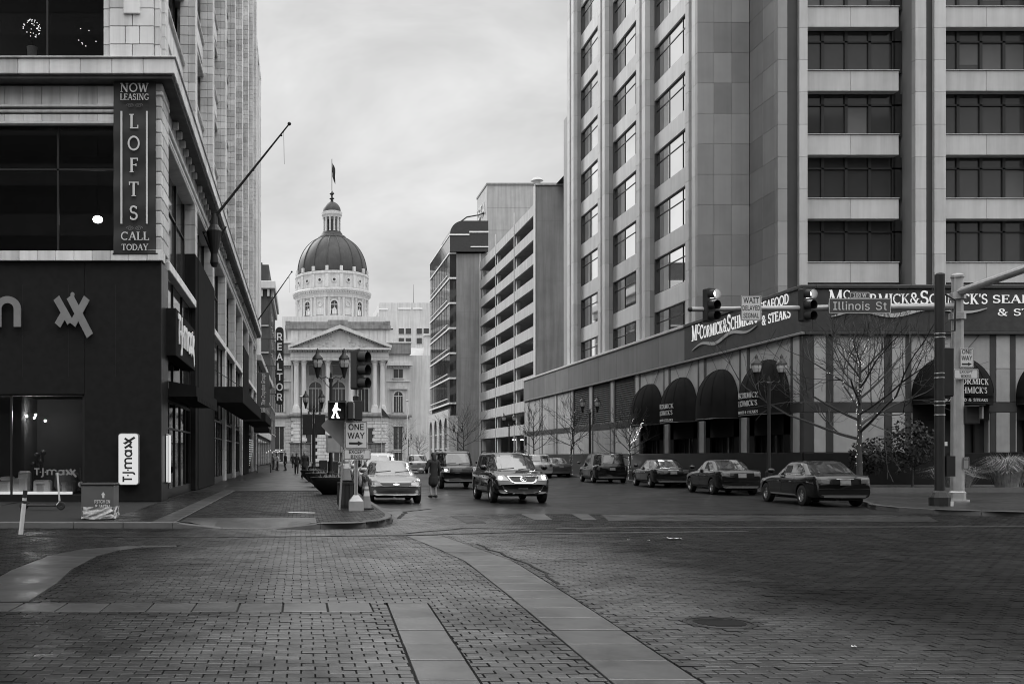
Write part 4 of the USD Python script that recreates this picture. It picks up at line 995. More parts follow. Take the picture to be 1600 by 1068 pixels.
for nm, a, b in seq:
    if nm == 'strip':
        for z0, z1 in ((1.76, 3.54), (4.01, 7.01)): wall_x('pier_strip', M['strip_stone'], a, b, z0, z1, .02)
    elif nm == 'pier':
        for z0, z1 in ((1.76, 3.54), (4.01, 5.5), (5.51, 7.01)): wall_x('pier_panel', rnd.choice(PSTONE), a, b, z0, z1, .04)
    elif nm == 'wall':
        for z0, z1 in ((1.76, 3.54), (4.01, 5.5), (5.51, 7.01)): wall_x('wall_panel', rnd.choice(PSTONE), a, (a + b) / 2, z0, z1); wall_x('wall_panel', rnd.choice(PSTONE), (a + b) / 2, b, z0, z1)
    else:
        xm = (a + b) / 2; r = (b - a) / 2 - .05
        arch = Polygon([(-r, 0)] + [(r * math.cos(t), 4.35 + r * math.sin(t)) for t in np.linspace(PI, 0, 24)] + [(r, 0)])
        for z0, z1 in ((1.76, 3.54), (4.01, 5.5), (5.51, 7.01)):
            for h0, h1 in ((a - xm, 0), (0, b - xm)):
                g = sbox(h0 + .004, z0, h1 - .004, z1).difference(arch)
                if not g.is_empty: MB().prism(g, frame((xm, PY + .3, 0), X, Z), .3).build('wall_panel', rnd.choice(PSTONE), ht)
        bx('arch_glass', M['win_dark'], ht, a, b, PY + .32, PY + .34, .5, 6.6); bx('door_head', M['matte_black'], ht, a + .05, b - .05, PY - .035, PY + .1, 3.2, 4.02)
        mb = MB()
        for q in (-1.2, -.4, .4, 1.2): mb.box(xm + q - .04, xm + q + .04, PY + .2, PY + .3, .5, 5.6)
        mb.build('arch_frame', M['matte_black'], ht)
# --- tower: pale fins with a dark slit, recessed window bays with stone spandrels
TX, TY, TT = 22.7, 51.7, 62.0
tc = MB()
tc.box(25.7 + .5, 75, TY + 1.3, 57.4, 8.8, TT); tc.box(TX + 1.6, 75, 57.4, 81.6, 8.8, TT); tc.build('tower_core', M['dark_void'], ht)
LM = [M['lime'], M['lime'], M['lime2'], M['lime2'], M['lime3']]
M['pan_a'] = pm('tower_panel', .33, .7, .07, .8, .1, 60, streak=.06); M['pan_b'] = pm('tower_panel_mid', .285, .7, .08, .8, .1, 60, streak=.08); M['pan_c'] = pm('tower_panel_dark', .235, .7, .1, .8, .1, 60, streak=.08)
PM_ = [M['pan_a'], M['pan_a'], M['pan_b'], M['pan_b'], M['pan_b'], M['pan_c']]
M['slit'] = pm('dark_recess', .045, .5, .2, 1.0)
FLT = 3.48
Zs = [8.71 + FLT * k for k in range(16)]                  # spandrel tops
nblk = {}
def stack(nm, mats, x0, x1, y0, y1, b=.008, zmax=44, z0=9.0, h=FLT / 2):
    z = z0; rest = MB()
    while z < TT:
        mb = MB().box(x0, x1, y0, y1, z + .004, min(TT, z + h) - .004, b)
        if z < zmax and nblk.get(nm, 0) < 290: mb.build(nm, rnd.choice(mats), ht); nblk[nm] = nblk.get(nm, 0) + 1
        else: rest.add(trimesh.Trimesh(np.vstack(mb.v), np.vstack(mb.f), process=False))
        z += h
    rest.build(nm, mats[0], ht, kind='stuff')
# re-entrant corner, panel by panel
for a, b in ((22.74, 24.2), (24.2, 25.0 + .2), ): pass
for a, b in ((TX + .0, 23.65), (23.65, 24.67), (24.67, 25.68)): stack('corner_panel', PM_, a + .004, b - .004, 54.95, 55.25, zmax=32)
for a, b in ((51.98, 53.4), (53.4, 54.94)): stack('corner_panel', PM_, 25.70, 26.0, a + .004, b - .004, zmax=32)
stack('corner_panel', PM_, 25.70, 26.2, TY, 51.97, zmax=32)
def fin_y(y0, y1):                                       # fin on the street side between y0 (near) and y1
    m_ = (y0 + y1) / 2
    stack('fin_panel', LM[:4], TX, TX + .32, y0, m_ - .22, zmax=1.6 + .5 * y0)
    stack('fin_panel', LM[:4], TX, TX + .32, m_ + .22, y1, zmax=1.6 + .5 * y0)
    bx('slit', M['slit'], ht, TX + .2, TX + .3, m_ - .22, m_ + .22, 9, TT)
    stack('fin_side', PM_, TX + .325, TX + 1.4, y0 + .003, y0 + .3, zmax=1.6 + .5 * y0)
    bx('fin_back', M['pan_b'], ht, TX + .325, TX + 1.4, y1 - .3, y1 - .003, 9, TT)
fins_y = [(55.26, 56.7), (63.3, 65.0), (71.7, 73.4), (79.9, 81.8)]
for a, b in fins_y: fin_y(a, b)
def bay_y(y0, y1, nfl):
    xs = TX + .62
    for k, zt in enumerate(Zs):
        if k > nfl: break
        s = MB(); s.box(xs, xs + .6, y0 + .003, y1 - .003, zt - 1.16, zt, .02); s.build('spandrel', LM[k % 4], ht)
        z0, z1 = zt, zt + FLT - 1.16
        xg = xs + .16
        mb = MB(); mb.box(xg - .04, xg + .04, y0, y1, z0, z0 + .07); mb.box(xg - .04, xg + .04, y0, y1, z1 - .07, z1); mb.box(xg - .04, xg + .04, y0, y1, z0 + .68 * (z1 - z0), z0 + .68 * (z1 - z0) + .06)
        for q in np.linspace(y0, y1 - .06, 4): mb.box(xg - .035, xg + .04, q, q + .06, z0, z1)
        w = mb.build('window', M['bronze'], ht); bx('pane', M['win_mirror'], w, xg, xg + .02, y0 + .05, y1 - .05, z0 + .05, z1 - .05)
        bx('jamb', M['slit'], ht, xs + .0, xg, y1 - .12, y1 - .004, z0 + .004, z1 - .004)
for (a, b), n in zip([(56.7, 63.3), (65.0, 71.7), (73.4, 79.9)], (8, 10, 12)): bay_y(a, b, n)
def fin_x(x0, x1, left=True):
    m_ = (x0 + x1) / 2
    stack('fin_panel', LM[:4], x0, m_ - .24, TY, TY + .32, zmax=30); stack('fin_panel', LM[:4], m_ + .2, x1, TY, TY + .32, zmax=30)
    bx('slit', M['slit'], ht, m_ - .24, m_ + .2, TY + .2, TY + .3, 9, TT)
    bx('fin_side', M['pan_b'], ht, x0 + .003, x0 + .3, TY + .325, TY + 1.3, 9, TT); bx('fin_side', M['pan_b'], ht, x1 - .3, x1 - .003, TY + .325, TY + 1.3, 9, TT)
M['blind'] = pm('window_blind', .11, .8, .1, 1.0)
def bay_x(x0, x1, cut):
    yb = TY + .62
    for k, zt in enumerate(Zs[:9]):
        xr = x1 - .45
        n2 = (x0 + xr) / 2
        for a, b in ((x0 + .05, n2), (n2, xr)):
            MB().box(a + .003, b - .003, yb, yb + .5, zt - 1.16, zt - .06, .02).build('spandrel', rnd.choice(LM[:4]), ht)
        bx('sill', M['lime2'], ht, x0 + .04, xr + .02, yb - .05, yb + .5, zt - .055, zt, .02)
        z0, z1 = zt, zt + FLT - 1.16; yg = yb + .55
        mb = MB(); 
        for q in np.linspace(x0, x1 - .55, 5): mb.box(q, q + .16, yg - .08, yg + .02, z0, z1)
        mb.box(x0, x1, yg - .08, yg + .02, z0 + .72 * (z1 - z0), z0 + .72 * (z1 - z0) + .09); mb.box(x1 - .45, x1, yg - .08, yg + .02, z0, z1)
        w = mb.build('window', M['bronze'], ht); bx('pane', M['win_dark'], w, x0, x1 - .4, yg, yg + .02, z0, z1)
        for q in np.linspace(x0, x1 - .55, 5)[:-1]:
            if rnd.random() < (.9 if k >= 5 else .3 if k == 4 else .12): bx('blind', M['blind'], w, q + .2, q + (x1 - .55 - x0) / 4 - .06, yg - .012, yg - .004, z0 + (.08 if rnd.random() < .6 else rnd.uniform(.3, 1.0)), z0 + .68 * (z1 - z0))
stack('fin_panel', LM[:4], 26.85, 27.3, TY, TY + .32, zmax=30); bx('slit', M['slit'], ht, 26.2, 26.85, TY + .2, TY + .3, 9, TT); bx('fin_side', M['pan_b'], ht, 27.0, 27.29, TY + .325, TY + 1.3, 9, TT)
bay_x(27.32, 33.05, 0); fin_x(33.1, 34.75); bay_x(34.8, 40.4, 0); fin_x(40.45, 42.1); bay_x(42.15, 47.75, 0); fin_x(47.8, 49.4)
bx('tower_wall', M['pan_a'], ht, 49.42, 75, TY + .3, TY + 1.3, 9, TT)
wing = MB(); wing.box(24.75, 40, 82.0, 90.4, 9, 33.2, .05); wing.build('rear_wing', M['pan_b'], ht)
# --- restaurant lettering on the fascia
def rest_sign(lab, o, right, width1, gap, width2, zc, hn=.88, bn=-.28, l1=(.46, .17), l2=(.46, -.50)):
    t = thing('restaurant_sign', lab, 'sign', o)
    m = serif([('M', 1.0, 0), ('C', .62, .36), ('C', .86, 0), ('ORMICK', .72, 0), ('&', .8, 0), ('S', 1.0, -.04), ('CHMICK', .72, 0), ("'", .72, 0), ('S', .72, 0)], hn, .015, .02)
    b = m.bounds; m.apply_translation((-b[0][0], 0, 0)); m.apply_scale((width1 / (b[1][0] - b[0][0]), 1, 1))
    o = np.array(o, float); r = np.array(right, float)
    MB().add(m, frame(o + Z * (zc + bn), r, Z)).build('name_letters', M['glow_letters'], t)
    m1 = serif([('SEAFOOD', 1, 0)], l1[0], .015, .03); m2 = serif([('& STEAKS', 1, 0)], l2[0], .015, .03)
    for m, dz, ind in ((m1, l1[1], 0), (m2, l2[1], .22)):
        b = m.bounds; m.apply_translation((-b[0][0], 0, 0)); k = width2 / (m1.bounds[1][0] - m1.bounds[0][0]) if m is m1 else width2 / 3.0
        m.apply_scale((width2 / (b[1][0] - b[0][0]) * (1 if m is m1 else .98), 1, 1))
        MB().add(m, frame(o + r * (width1 + gap + (ind if m is m2 else 0)) + Z * (zc + dz), r, Z)).build('line_letters', M['glow_letters'], t)
    s = np.linspace(0, 1, 50); yy = -.62 + .13 * np.sin(s * 4.2 * PI - .6) + .30 * s; th = .015 + .075 * np.sin(PI * s) ** .7
    poly = Polygon(list(zip(s * width1 * .98 + .1, yy + th)) + list(zip(s * width1 * .98 + .1, yy - th))[::-1]).buffer(0)
    MB().prism(poly, frame(o + Z * (zc - .12), r, Z), .05).build('wave_stripe', M['sign_face_grey'], t)
M['sign_face_grey'] = pm('wave_grey', .42, .5, .05, 2)
rest_sign('white restaurant lettering and wave stripe on the street side of the podium', (PX - .14, 54.9, 0), -Y, 7.9, .25, 2.75, 8.42)
rest_sign('white restaurant lettering on the front of the podium behind the mast arm', (23.55, PY - .14, 0), X, 7.1, .25, 3.2, 8.62, .62, -.24, (.36, -.20), (.31, -.76))
# --- awnings
def awning(lab, c, n, along, a, p, zt, zb, text=True):
    """quarter dome awning on a wall point c with outward normal n"""
    t = thing('dome_awning', lab, 'awning', (c[0], c[1], zb)); n, al = np.array(n, float), np.array(along, float); c = np.array(c, float)
    na, nz = 26, 14; zc = zt - a * .98
    V = []
    rows = [(zb, 1.0), (zb + .35, 1.0), ((zb + zc) / 2, 1.0), (zc, 1.0)] + [(zc + (zt - zc) * math.sin(q), math.cos(q)) for q in np.linspace(.12, PI / 2, nz)]
    for z, k in rows:
        for q in np.linspace(0, PI, na):
            o = p * k * math.sin(q) + .02; s = a * k * math.cos(q)
            if z > zc: o = p * (max(0, 1 - ((z - zc) / (zt - zc)) ** 2)) ** .5 * math.sin(q) + .02
            V.append(c + n * o + al * s + Z * z)
    V = np.array(V); nr = len(rows)
    F = [(i * na + j, i * na + j + 1, (i + 1) * na + j + 1, (i + 1) * na + j) for i in range(nr - 1) for j in range(na - 1)]
    MB().raw(V, F).build('cloth', M['fabric'], t, smooth=50)
    ribs = MB()
    for q in np.linspace(0, PI, 7)[1:-1]:
        pts = []
        for z, k in rows[3:-1]:
            o = p * (max(0, 1 - ((z - zc) / (zt - zc)) ** 2)) ** .5 * math.sin(q) + .03
            pts.append(c + n * o + al * a * k * math.cos(q) + Z * z)
        ribs.tube(pts, .018, 4)
    ribs.build('seam', M['fabric'], t)
    # hem
    hem = [c + n * (p * math.sin(q) + .02) + al * a * math.cos(q) + Z * zb for q in np.linspace(0, PI, na)]
    MB().tube(hem, .025, 5).build('hem', M['black'], t)
    for s in (-.75, .75): MB().tube([c + n * .05 + al * a * s * .3 + Z * (zt - .1), c + n * .02 + al * a * s + Z * (zt + .95)], .012, 4).build('stay_wire', M['iron'], t)
    if text:
        R = np.cross(Z, n) * -1 if False else np.cross(n, Z) * -1
        R = np.cross(Z, n)
        for word, h, dz, wd in (([('M', 1.15, 0), ('C', .75, .3), ('CORMICK', 1, 0)], .26, .82, 2.1), ([('& SCHMICK', 1, 0), ("'", 1, 0), ('S', 1, 0)], .26, .44, 1.9), ([('SEAFOOD & STEAKS', 1, 0)], .13, .08, 2.0)):
            m = serif(word, h, .012, .05); b = m.bounds; m.apply_translation((-(b[0][0] + b[1][0]) / 2, 0, 0)); m.apply_scale((wd / (b[1][0] - b[0][0]), 1, 1)); m.apply_scale((1, 1, 1))
            m = m.subdivide_to_size(.22)
            v = np.array(m.vertices); s = np.clip(v[:, 0], -a * .98, a * .98)
            o = p * np.sqrt(np.maximum(0, 1 - (s / a) ** 2)) + .03 + v[:, 2]
            P = c + n * o[:, None] + R * s[:, None] + Z * (zb + dz + v[:, 1])[:, None]
            MB().raw(P, m.faces).build('lettering', M['sign_white'], t)
order = ['nearest black dome awning with white lettering on the street wall of the podium', 'plain black dome awning second from the podium corner', 'black dome awning with partly hidden lettering, third from the podium corner', 'farthest black dome awning on the street wall next to the louvres']
for i in range(4): awning(order[i], (PX, BC[i], 0), (-1, 0, 0), Y, 1.98, 1.15, 6.22, 3.55, i in (0, 2))
awning('black dome awning with white lettering on the front wall behind the pale signal pole', (29.1, PY, 0), (0, -1, 0), X, 1.75, 1.1, 6.1, 3.9, True)
awning('black dome awning at the right edge of the picture over the entrance steps', (33.8, PY, 0), (0, -1, 0), X, 1.78, 1.1, 6.1, 3.9, False)
# entrance steps
sp = thing('entrance_steps', 'pale stone entrance steps below the right edge awning', 'steps', (33.5, 41, .13))
for k in range(4): MB().box(31.9, 36.5, 40.7 + .36 * k, 42.9, .13 + .17 * k, .13 + .17 * (k + 1), .015).build('step', M['slab'], sp)
for x in (31.8, 36.6): MB().tube([(x, 40.7, .13), (x, 40.7, 1.1), (x, 42.3, 1.75), (x, 42.9, 1.75)], .03, 6).build('handrail', M['iron'], sp)

# ------------------------------------------------------------------ parking garage
GX, G0, G1 = 25.5, 104.5, 136.6
ga = thing('parking_garage', 'open concrete parking garage with stacked pale parapet bands along the street', 'garage', (35, 120, 0))
gcol = [115.0, 126.0]
for k in range(10):
    zt = 29.15 - 2.66 * k; zb = zt - 1.22
    segs = [G0 + .1] + [q for y in gcol for q in (y - .42, y + .02)] + [G1]
    for a, b in zip(segs[0::2], segs[1::2]): MB().box(GX, GX + .25, a, b, zb, zt, .02).build('parapet_band', M['concrete'], ga)
    bx('floor_slab', M['concrete_dk'], ga, GX + .25, 55, G0 + .3, G1 - .1, zb - .05, zb + .22)
    for y in gcol: bx('slot_back', M['dark_void'], ga, GX + .1, GX + .2, y - .42, y + .02, zb, zt)
for y in gcol + [G0 + .5, G1 - .4]: bx('column', M['lime'], ga, GX + .3, GX + .75, y - .25, y + .2, 0, 29.2, .02)
for y in gcol: bx('post', M['lime'], ga, GX - .06, GX + .05, y - .42, y - .3, 0, 30.6, .01)
bx('back_wall', M['dark_void'], ga, 50, 50.3, G0, G1, 0, 29); bx('ground_wall', M['dark_void'], ga, 40, 40.3, G0, G1, 0, 4)
tb = MB().box(GX - .05, 42, G0 - .7, G0 + .08, 0, 30.8, .05); tb.build('stair_block', M['concrete_dk'], ga)
bx('block_edge', M['lime2'], ga, GX - .18, GX - .06, G0 - .72, G0 + .05, 0, 30.9, .02); bx('block_coping', M['concrete'], ga, GX - .2, 42, G0 - .8, G0 - .3, 30.82, 31.0, .03)
for z in (7.5, 14, 20.5, 27): bx('cast_joint', M['granite_grey'], ga, GX - .04, 42, G0 - .704, G0 - .7, z, z + .03)
for k, (y, z) in enumerate([(111, 9.9), (112, 7.4), (118, 4.4), (110, 14.0), (121, 3.6), (106.4, 7.6), (113, 4.2), (108, 3.4)]): bx('light_tube', M['glow_tube'], ga, GX + 1.2, GX + 2.6, y, y + .25, z, z + .1)
wd = thing('roof_shed', 'small dark sloped roof shed beside the hotel on the garage roof', 'shed', (29, 103, 31))
MB().raw([(27.6, 99, 31.0), (30, 99, 31.0), (30, 99, 33.0), (27.6, 104, 31.0), (30, 104, 31.0), (30, 104, 33.0)], [(0, 1, 2, 2), (3, 5, 4, 4), (0, 2, 5, 3), (1, 4, 5, 2), (0, 3, 4, 1)]).build('shell', M['bronze'], wd)

# ------------------------------------------------------------------ glass office building with curved top, its plain tower behind
IX, I0, I1 = 21.28, 137.2, 158
ib = thing('glass_office_building', 'dark glass office building with white floor lines and rounded top', 'building', (30, 150, 0))
MB().box(IX + .95, 45, I0, I0 + .6, 0, 30.5).build('end_wall', M['concrete_dk'], ib)
MB().box(IX + .3, 45, I0 + .6, I1, 0, 30.5).build('core', M['dark_void'], ib)
bx('wall_edge', M['lime2'], ib, 25.5, 25.75, I0 - .03, I0, 0, 30.5)
for z in (9, 15.6, 22.2, 27.5): bx('cast_joint', M['granite_grey'], ib, IX + .96, 45, I0 - .004, I0, z, z + .04)
M['white_line'] = pm('white_metal_line', .80, .4, .03, 1)
for k in range(7):
    z = 30.55 - 3.57 * k
    MB().box(IX - .1, IX + .92, I0 - .1, I0 + .1, z - .12, z + .12, .02).build('floor_line', M['white_line'], ib)
    MB().box(IX - .1, IX + .1, I0 + .101, I1, z - .12, z + .12, .02).build('floor_line', M['white_line'], ib)
    if k < 6:
        MB().box(IX - .08, IX + .08, I0 + 2.2, I1 - 1, z - 2.9, z - 2.76, .02).build('rail_line', M['white_line'], ib)
        w = bx('corner_glass', M['win_tint'], ib, IX, IX + .9, I0, I0 + .5, z - 3.45, z - .12)
        for a, b in zip(np.linspace(I0 + .5, I1, 9)[:-1], np.linspace(I0 + .5, I1, 9)[1:]):
            f = bx('window', M['bronze'], ib, IX + .02, IX + .2, a, a + .1, z - 3.45, z - .12)
            bx('pane', M['win_tint'], f, IX + .05, IX + .1, a + .1, b, z - 3.45, z - .12)
# curved penthouse
prof = [(IX - .02, 30.7)] + [(IX - .02, 33.2)] + [(IX - .02 + 1.9 - 1.9 * math.cos(t), 33.2 + 1.9 * math.sin(t)) for t in np.linspace(0, PI / 2, 10)] + [(26.7, 35.1), (26.7, 30.7)]
MB().prism(Polygon(prof), frame((0, I0 + 8, 0), X, Z), 8.4).build('curved_top', M['car_dark'], ib)
MB().box(IX - .07, 24.0, I0 - .46, I0 - .405, 33.0, 33.2).box(24.0, 26.75, I0 - .46, I0 - .405, 33.4, 33.6).box(24.2, 26.75, I0 - .46, I0 - .405, 31.3, 31.45).build('top_line', M['white_line'], ib)
MB().box(IX - .02, IX + .8, I0 + 8.1, I1, 30.7, 33.0).build('top_glass', M['win_tint'], ib); MB().box(IX - .1, IX + .8, I0 - .3, I1, 33.03, 33.2).build('top_line', M['white_line'], ib)
# arcade at street level
M['arcade'] = pm('arcade_stone', .48, .8, .1, 1, .1, 40, streak=.12)
for k in range(4):
    a, b = I0 + .2 + 5.3 * k, I0 + .2 + 5.3 * (k + 1)
    g = sbox(0, 0, 5.3, 8.3).difference(Polygon([(.9, 0), (.9, 5.4)] + [(2.65 + 1.75 * math.cos(t), 5.4 + 1.75 * math.sin(t)) for t in np.linspace(PI, 0, 14)] + [(4.4, 5.4), (4.4, 0)]))
    MB().prism(g, frame((IX + .1, b, 0), -Y, Z), .25).build('arch_panel', M['arcade'], ib)
    f = MB().box(IX + .02, IX + .1, a + .9, b - .9, 2.6, 2.75).box(IX + .02, IX + .1, (a + b) / 2 - .06, (a + b) / 2 + .06, 0, 7).box(IX + .02, IX + .1, a + .9, b - .9, 4.8, 4.95).build('window', M['lime'], ib)
    bx('pane', M['win_dark'], f, IX + .12, IX + .16, a + .9, b - .9, 0, 7.1)
MB().box(IX - .1, IX + 1.2, I0 - .05, I0 + .2, 0, 7.4).build('corner_pier', M['arcade'], ib)
dv = thing('roof_davit', 'small dark bent crane arm on the roof of the glass building', 'davit', (23.8, 145, 35))
MB().tube([(23.2, 140, 35.0), (23.4, 140, 35.8), (24.2, 140, 36.4), (25.9, 140, 36.7), (26.6, 140, 36.95)], [.14, .12, .11, .1, .1], 6).build('arm', M['iron'], dv); MB().sphere((26.6, 140, 36.95), .2, 1).build('head', M['iron'], dv)
it = thing('plain_office_tower', 'plain grey concrete tower rising behind the garage', 'building', (38, 158, 0))
MB().box(29.1, 60, 150, 158.5, 0, 43.9).build('wall', M['concrete'], it); MB().box(29.0, 60.1, 149.9, 158.6, 43.9, 44.2).build('coping', M['concrete_dk'], it)
m = sans('ISTA', 1.5, .2); b = m.bounds; m.apply_translation((-b[0][0], 0, 0)); m.apply_scale((6.6 / (b[1][0] - b[0][0]), 1.25, 1))
MB().add(m, frame((29.1, 157.9, 39.9), -Y, Z)).build('letters', M['lime'], it)
for z in (36.8, 40.3): bx('cast_joint', M['granite_grey'], it, 29.1, 60, 149.996, 150, z, z + .05)
v = thing('roof_vent', 'pale mushroom shaped roof vent on the plain tower', 'vent', (38, 151, 44))
MB().rev([(0, 44.2), (.55, 44.2), (.55, 45.0), (1.0, 45.1), (.5, 45.6), (0, 45.7)], (37.4, 152, 0), 12).build('cowl', M['lime2'], v)
# ------------------------------------------------------------------ statehouse at the end of the street
M['roof_pale'] = pm('pale_metal_roof', .50, .5, .06, .5, streak=.1)

CX, CY = 9.1, 225.0                                       # axis; front plane of the portico columns
DCY = 281.0
ch = thing('statehouse', 'pale limestone domed statehouse with columned portico closing the street', 'building', (CX, 260, 0))
cs, cd = M['capstone'], M['capstone_dk']
def cbox(nm, mat, x0, x1, y0, y1, z0, z1, b=.05, parent=None): return bx(nm, mat, parent or ch, CX + x0, CX + x1, y0, y1, z0, z1, b)
ZF, ZC, ZE, ZP = 11.6, 23.9, 26.7, 31.9                   # portico floor, capital top, entablature top, apex
# ground storey under the portico: rusticated courses
cbox('podium_core', cs, -11.3, 11.3, CY - .2, CY + 20, 0, ZF - .8, 0)
for k in range(13):
    z = .2 + k * .8
    n = 12
    for i in range(n):
        a = -11.4 + 22.8 * i / n + (.5 if k % 2 else 0); b = min(11.4, a + 22.8 / n)
        if a > 11: continue
        if any(abs((a + b) / 2 - q) < 1.5 for q in (-6.6, 0, 6.6)) and z < 8.2: continue
        cbox('ashlar_block', cs, a + .02, b - .02, CY - .45, CY - .19, z + .02, z + .78, .06)
for q in (-6.6, 0, 6.6):
    w = cbox('doorway', M['win_dark'], q - 1.35, q + 1.35, CY - .26, CY - .2, .2, 8.0, 0)
    for s in (-.05, 1.3, -1.4): cbox('frame_bar', M['lime'], q + s, q + s + .1, CY - .3, CY - .265, .2, 8.0, .01, w)
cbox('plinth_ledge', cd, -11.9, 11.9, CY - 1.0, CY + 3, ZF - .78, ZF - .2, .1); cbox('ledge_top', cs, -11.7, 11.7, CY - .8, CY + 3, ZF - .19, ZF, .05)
# columns: paired ends, fluted drum, base and capital
def column(x):
    c = MB().rev([(0, ZF), (.86, ZF), (.86, ZF + 1.5), (.80, ZF + 1.52), (.80, ZF + 1.7), (.66, ZF + 1.85), (.62, ZF + 2.1), (.60, ZF + 6), (.52, ZC - 1.35)], (CX + x, CY, 0), 16)
    n = c.build('column', cs, ch, smooth=40)
    MB().rev([(.52, ZC - 1.35), (.58, ZC - 1.3), (.55, ZC - 1.2), (.68, ZC - .8), (.62, ZC - .75), (.82, ZC - .3), (.9, ZC - .25), (.9, ZC), (0, ZC)], (CX + x, CY, 0), 12).build('capital', cs, n)
    MB().box(CX + x - .9, CX + x + .9, CY - .9, CY + .9, ZF, ZF + 1.1, .05).build('pedestal', cs, n)
for x in (-10.15, -8.4, -2.75, 2.7, 8.25, 10.0): column(x)
# wall behind the columns with arched windows
cbox('portico_wall', cs, -11.4, 11.4, CY + 5.5, CY + 22, ZF, ZC + 1, 0)
cbox('portico_ceiling', cd, -11.3, 11.3, CY + 1, CY + 5.5, ZC - .3, ZC - .02, 0)  # dark stone puts the shade behind the columns into the ceiling colour
def arched(xc, y, w, z0, zs, out=.25, nm='arched_window', keystone=True, par=None, matw='win_dark'):
    r = w / 2
    g = Polygon([(-r, z0)] + [(r * math.cos(t), zs + r * math.sin(t)) for t in np.linspace(PI, 0, 18)] + [(r, z0)])
    ring = g.buffer(.42, join_style=1).difference(g).difference(sbox(-9, z0 - 1, 9, z0))
    wn = MB().prism(ring, frame((CX + xc, y, 0), X, Z), out).build(nm, cs, ch)
    MB().prism(g, frame((CX + xc, y - .01, 0), X, Z), .05).build('pane', M[matw], wn)
    bars = MB().box(CX + xc - .07, CX + xc + .07, y - .14, y - .065, z0, zs + r - .1).box(CX + xc - r, CX + xc + r, y - .15, y - .066, zs - .1, zs + .1)
    for s in (-.5, .5): bars.box(CX + xc + s * r - .05, CX + xc + s * r + .05, y - .13, y - .067, z0, zs)
    bars.build('bars', M['lime'], wn)
    if keystone: MB().box(CX + xc - .3, CX + xc + .3, y - out - .12, y - .02, zs + r + .2, zs + r + 1.0, .05).build('keystone', cs, wn)
for x in (-5.6, 0, 5.5): arched(x, CY + 5.49, 3.1, ZF + .6, ZF + 6.2, .3)
for x in (-5.6, 0, 5.5):
    w = cbox('attic_window', M['win_dark'], x - 1.5, x + 1.5, CY + 5.4, CY + 5.49, ZF + 9.4, ZF + 11.6, 0)
    cbox('frame', cs, x - 1.4, x + 1.4, CY + 5.3, CY + 5.49, ZF + 9.1, ZF + 9.39, .03, w)
for x in (-11, -9.3, -3.6, -2.0, 2.0, 3.6, 9.2, 10.9): cbox('pilaster', cs, x - .5, x + .5, CY + 5.15, CY + 5.49, ZF, ZC, .05)
# entablature, dentils, pediment
cbox('architrave', cs, -11.5, 11.4, CY - 1.0, CY + 3.3, ZC, ZC + 1.9, .06); cbox('architrave_band', cs, -11.6, 11.5, CY - 1.1, CY + 3.3, ZC + .7, ZC + .85, .03)
for x in (-10.2, -8.4, -2.8, 2.7, 8.3, 10.0): MB().rev([(0, .12), (.35, .12), (.45, .05), (.45, 0)], (CX + x, CY - 1.0, ZC + 1.35), 14, 'y').build('rosette', cs, ch)
for k in range(40):
    x = -11.5 + 23 * k / 39.5
    cbox('dentil', cs, x, x + .32, CY - 1.45, CY - 1.0, ZC + 1.92, ZC + 2.3, .02)
cbox('cornice', cs, -12.0, 11.9, CY - 1.9, CY + 3.3, ZC + 2.32, ZE, .1)
tri = Polygon([(-11.2, ZE), (11.1, ZE), (0, ZP - .9)])
MB().prism(tri, frame((CX, CY + 2, 0), X, Z), 2.6).build('tympanum', cs, ch)
for s in (-1, 1):
    a, b = (s * 12.0, ZE + .02), (0, ZP - .55)
    g = Polygon([a, (0, ZP - .62), (0, ZP + .2), (s * 12.1, ZE + .62)])
    MB().prism(g, frame((CX, CY + 3, 0), X, Z), 4.9).build('raking_cornice', cs, ch)
    for k in range(1, 20):
        t = k / 20.5; x = s * 11.6 * (1 - t); z = ZE + (ZP - .95 - ZE) * t - .02
        MB().box(CX + x - .16, CX + x + .16, CY - 1.5, CY - .6, z - .06, z + .34, .02).build('dentil', cs, ch)
# relief carving in the tympanum
rl = random.Random(4); mb = MB()
mb.rev([(0, .35), (.9, .35), (1.15, .2), (1.3, .3), (1.45, .0)], (CX, CY - .6, ZE + 2.2), 24, 'y')
for k in range(90):
    x = rl.uniform(-8.5, 8.5); zmax = (ZP - 1.2 - ZE) * (1 - abs(x) / 10.8) - .3
    if zmax < .3 or abs(x) < 1.3: continue
    mb.sphere((CX + x, CY - .62, ZE + rl.uniform(.15, zmax)), rl.uniform(.16, .42), 1, (1.2, .5, 1))
mb.build('relief_carving', cs, ch)
# attic block behind the pediment and its dark weathered crown
cbox('portico_side', cs, -11.4, -10.9, CY + 3.3, CY + 8, ZF, ZC, .03); cbox('portico_side', cs, 10.8, 11.3, CY + 3.3, CY + 8, ZF, ZC, .03)
cbox('attic_wall', cs, -12.3, 12.0, CY + 6, CY + 26, ZE - 1, 32.0, 0); cbox('attic_crown', cd, -12.9, 12.5, CY + 5.4, CY + 26, 32.0, 33.0, .1)
for a, b, z in ((-12.0, 11.6, 33.9), (-2.6, 2.2, 34.3)): cbox('attic_crown', cd, a, b, CY + 5.8 - (z > 34) * .2, CY + 26, 33.02, z, .08)
for x in np.arange(-11.5, 12, 1.9): cbox('attic_panel', cs, x, x + 1.86, CY + 5.86, CY + 5.99, 28.6, 31.9, .03)
cbox('crown_post', cd, -12.8, -11.6, CY + 5.5, CY + 8, 33.02, 34.0, .08); cbox('crown_post', cd, 11.2, 12.4, CY + 5.5, CY + 8, 33.02, 34.0, .08)
# main body, crossing base for the dome
MB().box(CX - 24, CX + 24, CY + 8, DCY + 22, 0, 26).build('body', cs, ch); MB().box(CX - 14, CX + 14, CY + 26, DCY + 14, 26, 38).build('crossing', cs, ch)
